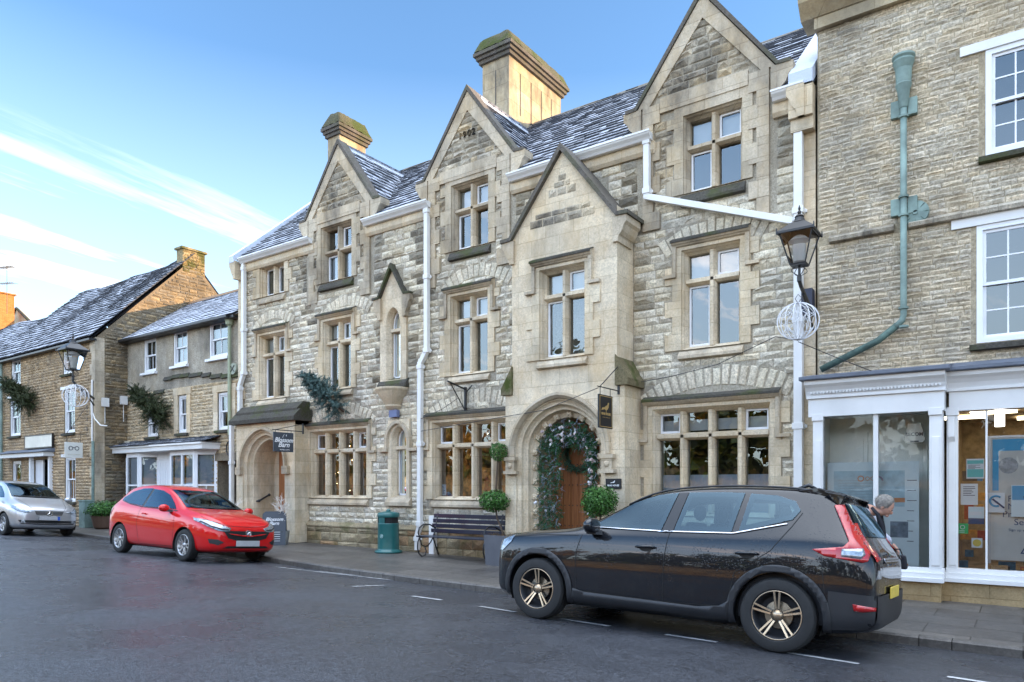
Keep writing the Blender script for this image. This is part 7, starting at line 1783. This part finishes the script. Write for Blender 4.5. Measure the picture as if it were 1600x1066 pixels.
r = card('display_board', 'tall pale blue display board filling the left shop window', 'display board', x0, x1, z0, z1, Y, CP); slab(r, 'print_panel', x0+.09, x1-.18, z1-.65, z1-.13, Y, plain('washed_blue_print', (.40, .55, .60), .6, var=.2, nscale=12))
tlines(r, x0+.15, x0+.75, z1-.62, z1-.25, Y-.003, 9, plain('faint_print', (.36, .46, .5), .6), .25); tlines(r, x1-.15, x1-.02, z0+.3, z1-.2, Y, 7, CK, .06)
ctr = (PX(1352, Y), PZ(1352, 748, Y))
m = MB()
for k_, (dx_, rr_) in enumerate(((-.06, .045), (.03, .03), (.10, .03))): m.lathe([(rr_*.7, 0), (rr_*.7, -.003), (rr_, -.003), (rr_, 0)], (ctr[0]+dx_, Y-.003, ctr[1]), 16, 'Y', cap=False)
m.build('toy_print', CO, r)
m = MB(); m.tube([(PX(1371, Y)+.07*math.cos(q*.3), Y-.004, ctr[1]-.03+.06*math.sin(q*.3)) for q in range(9)], .012, 5); m.build('rainbow_print', plain('muted_purple_print', (.4, .3, .4), .6), r)
gx0, gx1, gz0, gz1 = cpx(1391, 1419, 815, 840, Y); slab(r, 'group_photo', gx0, gx1, gz0, gz1, Y, plain('group_photo_print', (.16, .2, .24), .5, var=.6, nscale=9)); slab(r, 'orange_caption', PX(1397, Y), PX(1414, Y), PZ(1405, 785, Y), PZ(1405, 778, Y), Y-.004, CO); slab(r, 'lower_print', PX(1405, Y), PX(1419, Y), PZ(1405, 888, Y), PZ(1405, 880, Y), Y, CO)
Y = SD1+.38; ax0, ax1, az0, az1 = cpx(1412, 1446, 661, 692, Y)
r = thing('alarm_bell_box', 'hexagonal cream alarm box lettered SECOM high in the left shop window', 'alarm box', ((ax0+ax1)/2, Y, az0), world=True)
w_ = ax1-ax0; h_ = az1-az0; m = MB(); m.prism([(ax0, az0+h_*.15), (ax0+w_*.15, az0), (ax1-w_*.15, az0), (ax1, az0+h_*.15), (ax1-w_*.2, az1), (ax0+w_*.2, az1)], Y, Y+.1); m.build('case', plain('cream_alarm_case', (.55, .53, .45), .5), r, bevel=.008); text('SECOM', w_*.25, 'lettering', CK, r, .001, ((ax0+ax1)/2, Y-.003, az0+h_*.35), (R(90), 0, 0), bold=.003, world=True); slab(r, 'bell_slot', ax0+w_*.3, ax1-w_*.3, az0+.01, az0+.03, Y, CK)
# papers in the inn windows
x0, x1, z0, z1 = cpx(689, 699, 757, 774, DM+.26)
r = card('notice', 'white paper notice low in the first light of the ground-floor window left of the porch', 'notice', x0, x1, z0, z1, DM+.215, CW); tlines(r, x0+.02, x1-.02, z0+.03, z1-.03, DM+.215, 6, CN)
# ================================================================ person behind the black car
def skin(name, joints, edges, mat, par, sub=2, root=0):
    me = bpy.data.meshes.new(name); me.from_pydata([j[:3] for j in joints], edges, []); o = bpy.data.objects.new(name, me); COL.objects.link(o)
    md = o.modifiers.new('skin', 'SKIN'); sv = me.skin_vertices[0].data
    for i, j in enumerate(joints):
        rr_ = j[3]; sv[i].radius = rr_ if isinstance(rr_, tuple) else (rr_, rr_); sv[i].use_root = (i == root)
    s_ = o.modifiers.new('sub', 'SUBSURF'); s_.levels = sub; s_.render_levels = sub
    dg = bpy.context.evaluated_depsgraph_get(); m2 = bpy.data.meshes.new_from_object(o.evaluated_get(dg)); bpy.data.objects.remove(o)
    m2.materials.clear(); m2.materials.append(mat); m2.polygons.foreach_set('use_smooth', [True]*len(m2.polygons))
    o = bpy.data.objects.new(name, m2); COL.objects.link(o); o.parent = par; return o
SKIN = plain('warm_skin', (.50, .27, .19), .5, var=.12, nscale=14); HAIR = plain('grey_hair', (.21, .19, .165), .8, var=.5, nscale=40, bscale=90, bdist=.004); JACK = plain('pale_grey_jacket', (.50, .52, .60), .85, var=.15, nscale=7, bscale=14, bdist=.01); SCARF = plain('black_scarf', (.015, .015, .02), .9); TROU = plain('dark_trousers', (.03, .032, .045), .9)
PXX, PYY = -1.42, 9.55; pg = pave_z(PXX)
pe = thing('person', 'grey-haired person in pale grey jacket and black scarf stooping behind the black car', 'person', (PXX, PYY, pg))
hz = PZ(1384, 791, PYY)-pg
B = [(-.42, 0, .92, .13), (-.36, 0, 1.06, (.15, .12)), (-.27, 0, 1.18, (.17, .13)), (-.15, 0, 1.27, (.16, .13)), (-.06, 0, 1.31, .07), (.045, 0, hz-.09, .055), (.06, 0, hz-.02, .075),
     (-.36, -.10, .86, .10), (-.30, -.11, .48, .065), (-.34, -.11, .08, .045), (-.22, -.13, .03, .04), (-.36, .10, .86, .10), (-.26, .11, .48, .065), (-.30, .11, .08, .045), (-.18, .13, .03, .04)]
skin('body', B, [(0, 1), (1, 2), (2, 3), (3, 4), (4, 5), (5, 6), (0, 7), (7, 8), (8, 9), (9, 10), (0, 11), (11, 12), (12, 13), (13, 14)], SKIN, pe)
J = [(-.42, 0, .86, (.18, .15)), (-.35, 0, 1.06, (.185, .15)), (-.24, 0, 1.18, (.21, .17)), (-.14, 0, 1.27, (.18, .15)), (-.06, 0, 1.31, .10)]
skin('jacket', J+[(-.15, -.20, 1.25, .075), (-.04, -.23, 1.03, .06), (.12, -.18, .90, .048), (-.15, .20, 1.25, .075), (-.04, .23, 1.03, .06), (.12, .17, .90, .048)], [(0, 1), (1, 2), (2, 3), (3, 4), (3, 5), (5, 6), (6, 7), (3, 8), (8, 9), (9, 10)], JACK, pe)
skin('trousers', [(-.36, 0, .88, .14), (-.36, -.10, .80, .11), (-.30, -.11, .48, .08), (-.34, -.11, .10, .065), (-.36, .10, .80, .11), (-.26, .11, .48, .08), (-.30, .11, .10, .065)], [(0, 1), (1, 2), (2, 3), (0, 4), (4, 5), (5, 6)], TROU, pe)
# head: skull, jaw, nose, ear, eyes; looks down towards +x
m = MB(); m.ball((0, 0, 0), (.098, .078, .112), 20, 14)
def hd(v):
    x, y, z = v
    if z < -.02: x += .018; y *= 1+z*2.2; x *= 1.0
    if x > .05: x *= .96
    return (x, y, z)
m.v = [hd(v) for v in m.v]
m.ball((.102, 0, -.022), (.018, .013, .022), 10, 6); m.ball((.085, 0, -.075), (.022, .03, .02), 10, 6); m.ball((.092, 0, -.057), (.012, .022, .007), 10, 6)
for s in (-1, 1): m.ball((-.005, s*.078, -.015), (.02, .009, .03), 10, 6); m.ball((.08, s*.034, .002), (.014, .02, .006), 8, 5)
hobj = m.build('head', SKIN, pe, smooth=True); hm = Matrix.Translation((.075, 0, hz)) @ Matrix.Rotation(R(38), 4, 'Y'); hobj.matrix_local = hm
m = MB()
for s in (-1, 1): m.ball((.092, s*.032, .006), (.006, .011, .006), 8, 5)
e_ = m.build('eye', CK, hobj)
m = MB(); m.ball((-.022, 0, .03), (.108, .094, .105), 22, 14); m.v = [(x if x < .045 else .045+(x-.045)*.3, y, max(z, -.075+max(0, x)*1.2)) for x, y, z in m.v]
for i in range(500):
    d = rv(); 
    if d.x > .35 and d.z < .5 or d.z < -.5: continue
    p = Vector((-.022+d.x*.108, d.y*.094, .03+d.z*.105)); q = p+(d*.014+Vector((rnd.uniform(-.02, .01), rnd.uniform(-.01, .01), -.02))); o_ = d.cross(rv()).normalized()*.003; m.add([p-o_, p+o_, q], [(0, 1, 2)])
m.build('hair', HAIR, hobj, smooth=True)
m = MB(); m.tube([(-.06, -.06, 1.33), (.01, -.075, 1.25), (.05, -.06, 1.12), (.07, -.05, .9)], [.02, .022, .024, .024], 8); m.tube([(-.12, .10, 1.33), (-.0, .09, 1.25), (.035, .04, 1.10), (.06, .03, .88)], [.035, .045, .04, .04], 8); m.tube([(-.11, -.1, 1.33), (-.14, 0, 1.36), (-.11, .1, 1.33)], .032, 8); m.build('scarf', SCARF, pe, smooth=True)
for s in (-1, 1):
    hx, hy, hz_ = .14, s*.17, .87; J = [(hx-.01, hy, hz_+.02, .026), (hx+.03, hy-s*.005, hz_-.03, (.034, .018)), (hx+.05, hy-s*.01, hz_-.07, (.034, .016))]; E = [(0, 1), (1, 2)]
    for k in range(4):
        o_ = (k-1.5)*.019; b_ = len(J); L1 = (.035, .04, .038, .03)[k]
        J += [(hx+.055, hy+o_, hz_-.09, .0085), (hx+.06, hy+o_, hz_-.09-L1, .008), (hx+.045, hy+o_, hz_-.09-L1*1.7, .0075)]; E += [(2, b_), (b_, b_+1), (b_+1, b_+2)]
    b_ = len(J); J += [(hx+.05, hy-s*.035, hz_-.05, .010), (hx+.065, hy-s*.045, hz_-.085, .009)]; E += [(1, b_), (b_, b_+1)]
    skin('hand', J, E, SKIN, pe)
hb_ = thing('handbag', 'small black handbag held by the stooping person', 'handbag', (PXX+.2, PYY-.12, pg+.70))
m = MB(); m.prism([(-.13, -.08), (.13, -.08), (.11, .08), (-.11, .08)], -.045, .045); m.build('bag', SCARF, hb_, bevel=.02); m = MB(); m.tube([(-.08, 0, .07), (-.05, 0, .15), (.05, 0, .15), (.08, 0, .07)], .008, 6); m.build('strap', SCARF, hb_)
CLOC = (1.7, .35, 0)
SKYTINT = (1.15, 1.4, 1.6, 1); HAZEAMT = .75; HAZECOL = (5.5, 6.8, 8.0, 1); CLOUDCOL = (11, 11, 11, 1); VEILCOL = (20, 22, 25, 1); BACKMUL = (3.3, 2.6, 2.25, 1); SKYSTR = .12; SUNSTR = 4.5; EXPO = 1.2
# ================================================================ light, sky, camera
w = bpy.data.worlds.new('World'); S.world = w; w.use_nodes = True
nt = w.node_tree; bg = nt.nodes['Background']
SUN_EL, SUN_AZ = R(12.5), R(36)      # azimuth from +X towards +Y
sky = nt.nodes.new('ShaderNodeTexSky'); sky.sky_type = 'NISHITA'; sky.sun_disc = False; sky.sun_elevation = SUN_EL; sky.sun_rotation = R(90)-SUN_AZ
sky.altitude = 100; sky.air_density = 1.0; sky.dust_density = .6; sky.ozone_density = 2.0
tc = nt.nodes.new('ShaderNodeTexCoord').outputs['Generated']
nrm = nt.nodes.new('ShaderNodeVectorMath'); nrm.operation = 'NORMALIZE'; nt.links.new(tc, nrm.inputs[0]); d = nrm.outputs[0]
sp = nt.nodes.new('ShaderNodeSeparateXYZ'); nt.links.new(d, sp.inputs[0])
# plane-projected coordinates for high thin cloud
zc = math_(nt, 'MAXIMUM', sp.outputs[2], .04)
cb = nt.nodes.new('ShaderNodeCombineXYZ'); nt.links.new(math_(nt, 'DIVIDE', sp.outputs[0], zc), cb.inputs[0]); nt.links.new(math_(nt, 'DIVIDE', sp.outputs[1], zc), cb.inputs[1])
m0 = nt.nodes.new('ShaderNodeMapping'); nt.links.new(cb.outputs[0], m0.inputs[0]); m0.inputs['Rotation'].default_value = (0, 0, -R(99))
mp = nt.nodes.new('ShaderNodeMapping'); nt.links.new(m0.outputs[0], mp.inputs[0]); mp.inputs['Scale'].default_value = (.22, 1.5, 1); mp.inputs['Location'].default_value = CLOC
n = noise(nt, mp.outputs[0], 1.3, 7, .62)
wisp = ramp(nt, n, .53, .70)
low = math_(nt, 'MULTIPLY', ramp(nt, sp.outputs[2], .26, .42, (1, 1, 1, 1), (0, 0, 0, 1)), ramp(nt, sp.outputs[2], .06, .2))
wf = math_(nt, 'MULTIPLY', math_(nt, 'MULTIPLY', wisp, low), .95)
skc = mixc(nt, 1.0, sky.outputs[0], SKYTINT, 'MULTIPLY')
# milky horizon
hz = ramp(nt, sp.outputs[2], .0, .5, (1, 1, 1, 1), (0, 0, 0, 1))
skc = mixc(nt, math_(nt, 'MULTIPLY', hz, HAZEAMT), skc, HAZECOL)
skc = mixc(nt, wf, skc, CLOUDCOL)
# fill light: sky boosted behind the camera, unseen bright veil added overhead
back = ramp(nt, math_(nt, 'MULTIPLY', sp.outputs[1], -1.0), -.1, .6)
back = math_(nt, 'MULTIPLY', back, ramp(nt, sp.outputs[2], .05, .3, (.35, .35, .35, 1), (1, 1, 1, 1)))
skc = mixc(nt, back, skc, mixc(nt, 1.0, skc, BACKMUL, 'MULTIPLY'))
vn = math_(nt, 'MULTIPLY', ramp(nt, sp.outputs[2], .68, .9), math_(nt, 'ADD', math_(nt, 'MULTIPLY', noise(nt, mp.outputs[0], .8, 5), .5), .45))
skc = mixc(nt, vn, skc, VEILCOL)
nt.links.new(skc, bg.inputs[0]); bg.inputs[1].default_value = SKYSTR
sl = bpy.data.lights.new('sun', 'SUN'); sl.energy = SUNSTR; sl.angle = R(.5); sl.color = (1.0, .66, .34)
so = bpy.data.objects.new('sun', sl); COL.objects.link(so)
sd = Vector((math.cos(SUN_EL)*math.cos(SUN_AZ), math.cos(SUN_EL)*math.sin(SUN_AZ), math.sin(SUN_EL)))
so.rotation_euler = sd.to_track_quat('Z', 'Y').to_euler(); so.location = (0, 0, 30)
cam = bpy.data.cameras.new('camera'); co = bpy.data.objects.new('camera', cam); COL.objects.link(co)
co.location = (0, 0, 1.5); co.rotation_euler = (R(90), 0, R(35.5)); cam.sensor_width = 36; cam.lens = 25.2; cam.shift_y = (H0-533)/1600; cam.clip_end = 3000; cam.clip_start = .05
S.camera = co
S.view_settings.view_transform = 'Standard'; S.view_settings.look = 'None'; S.view_settings.gamma = 1; S.view_settings.exposure = EXPO
S.render.engine = 'CYCLES'; S.cycles.use_denoising = True; S.cycles.max_bounces = 8; S.cycles.transparent_max_bounces = 12
S.cycles.caustics_reflective = False; S.cycles.caustics_refractive = False; S.cycles.sample_clamp_indirect = 6
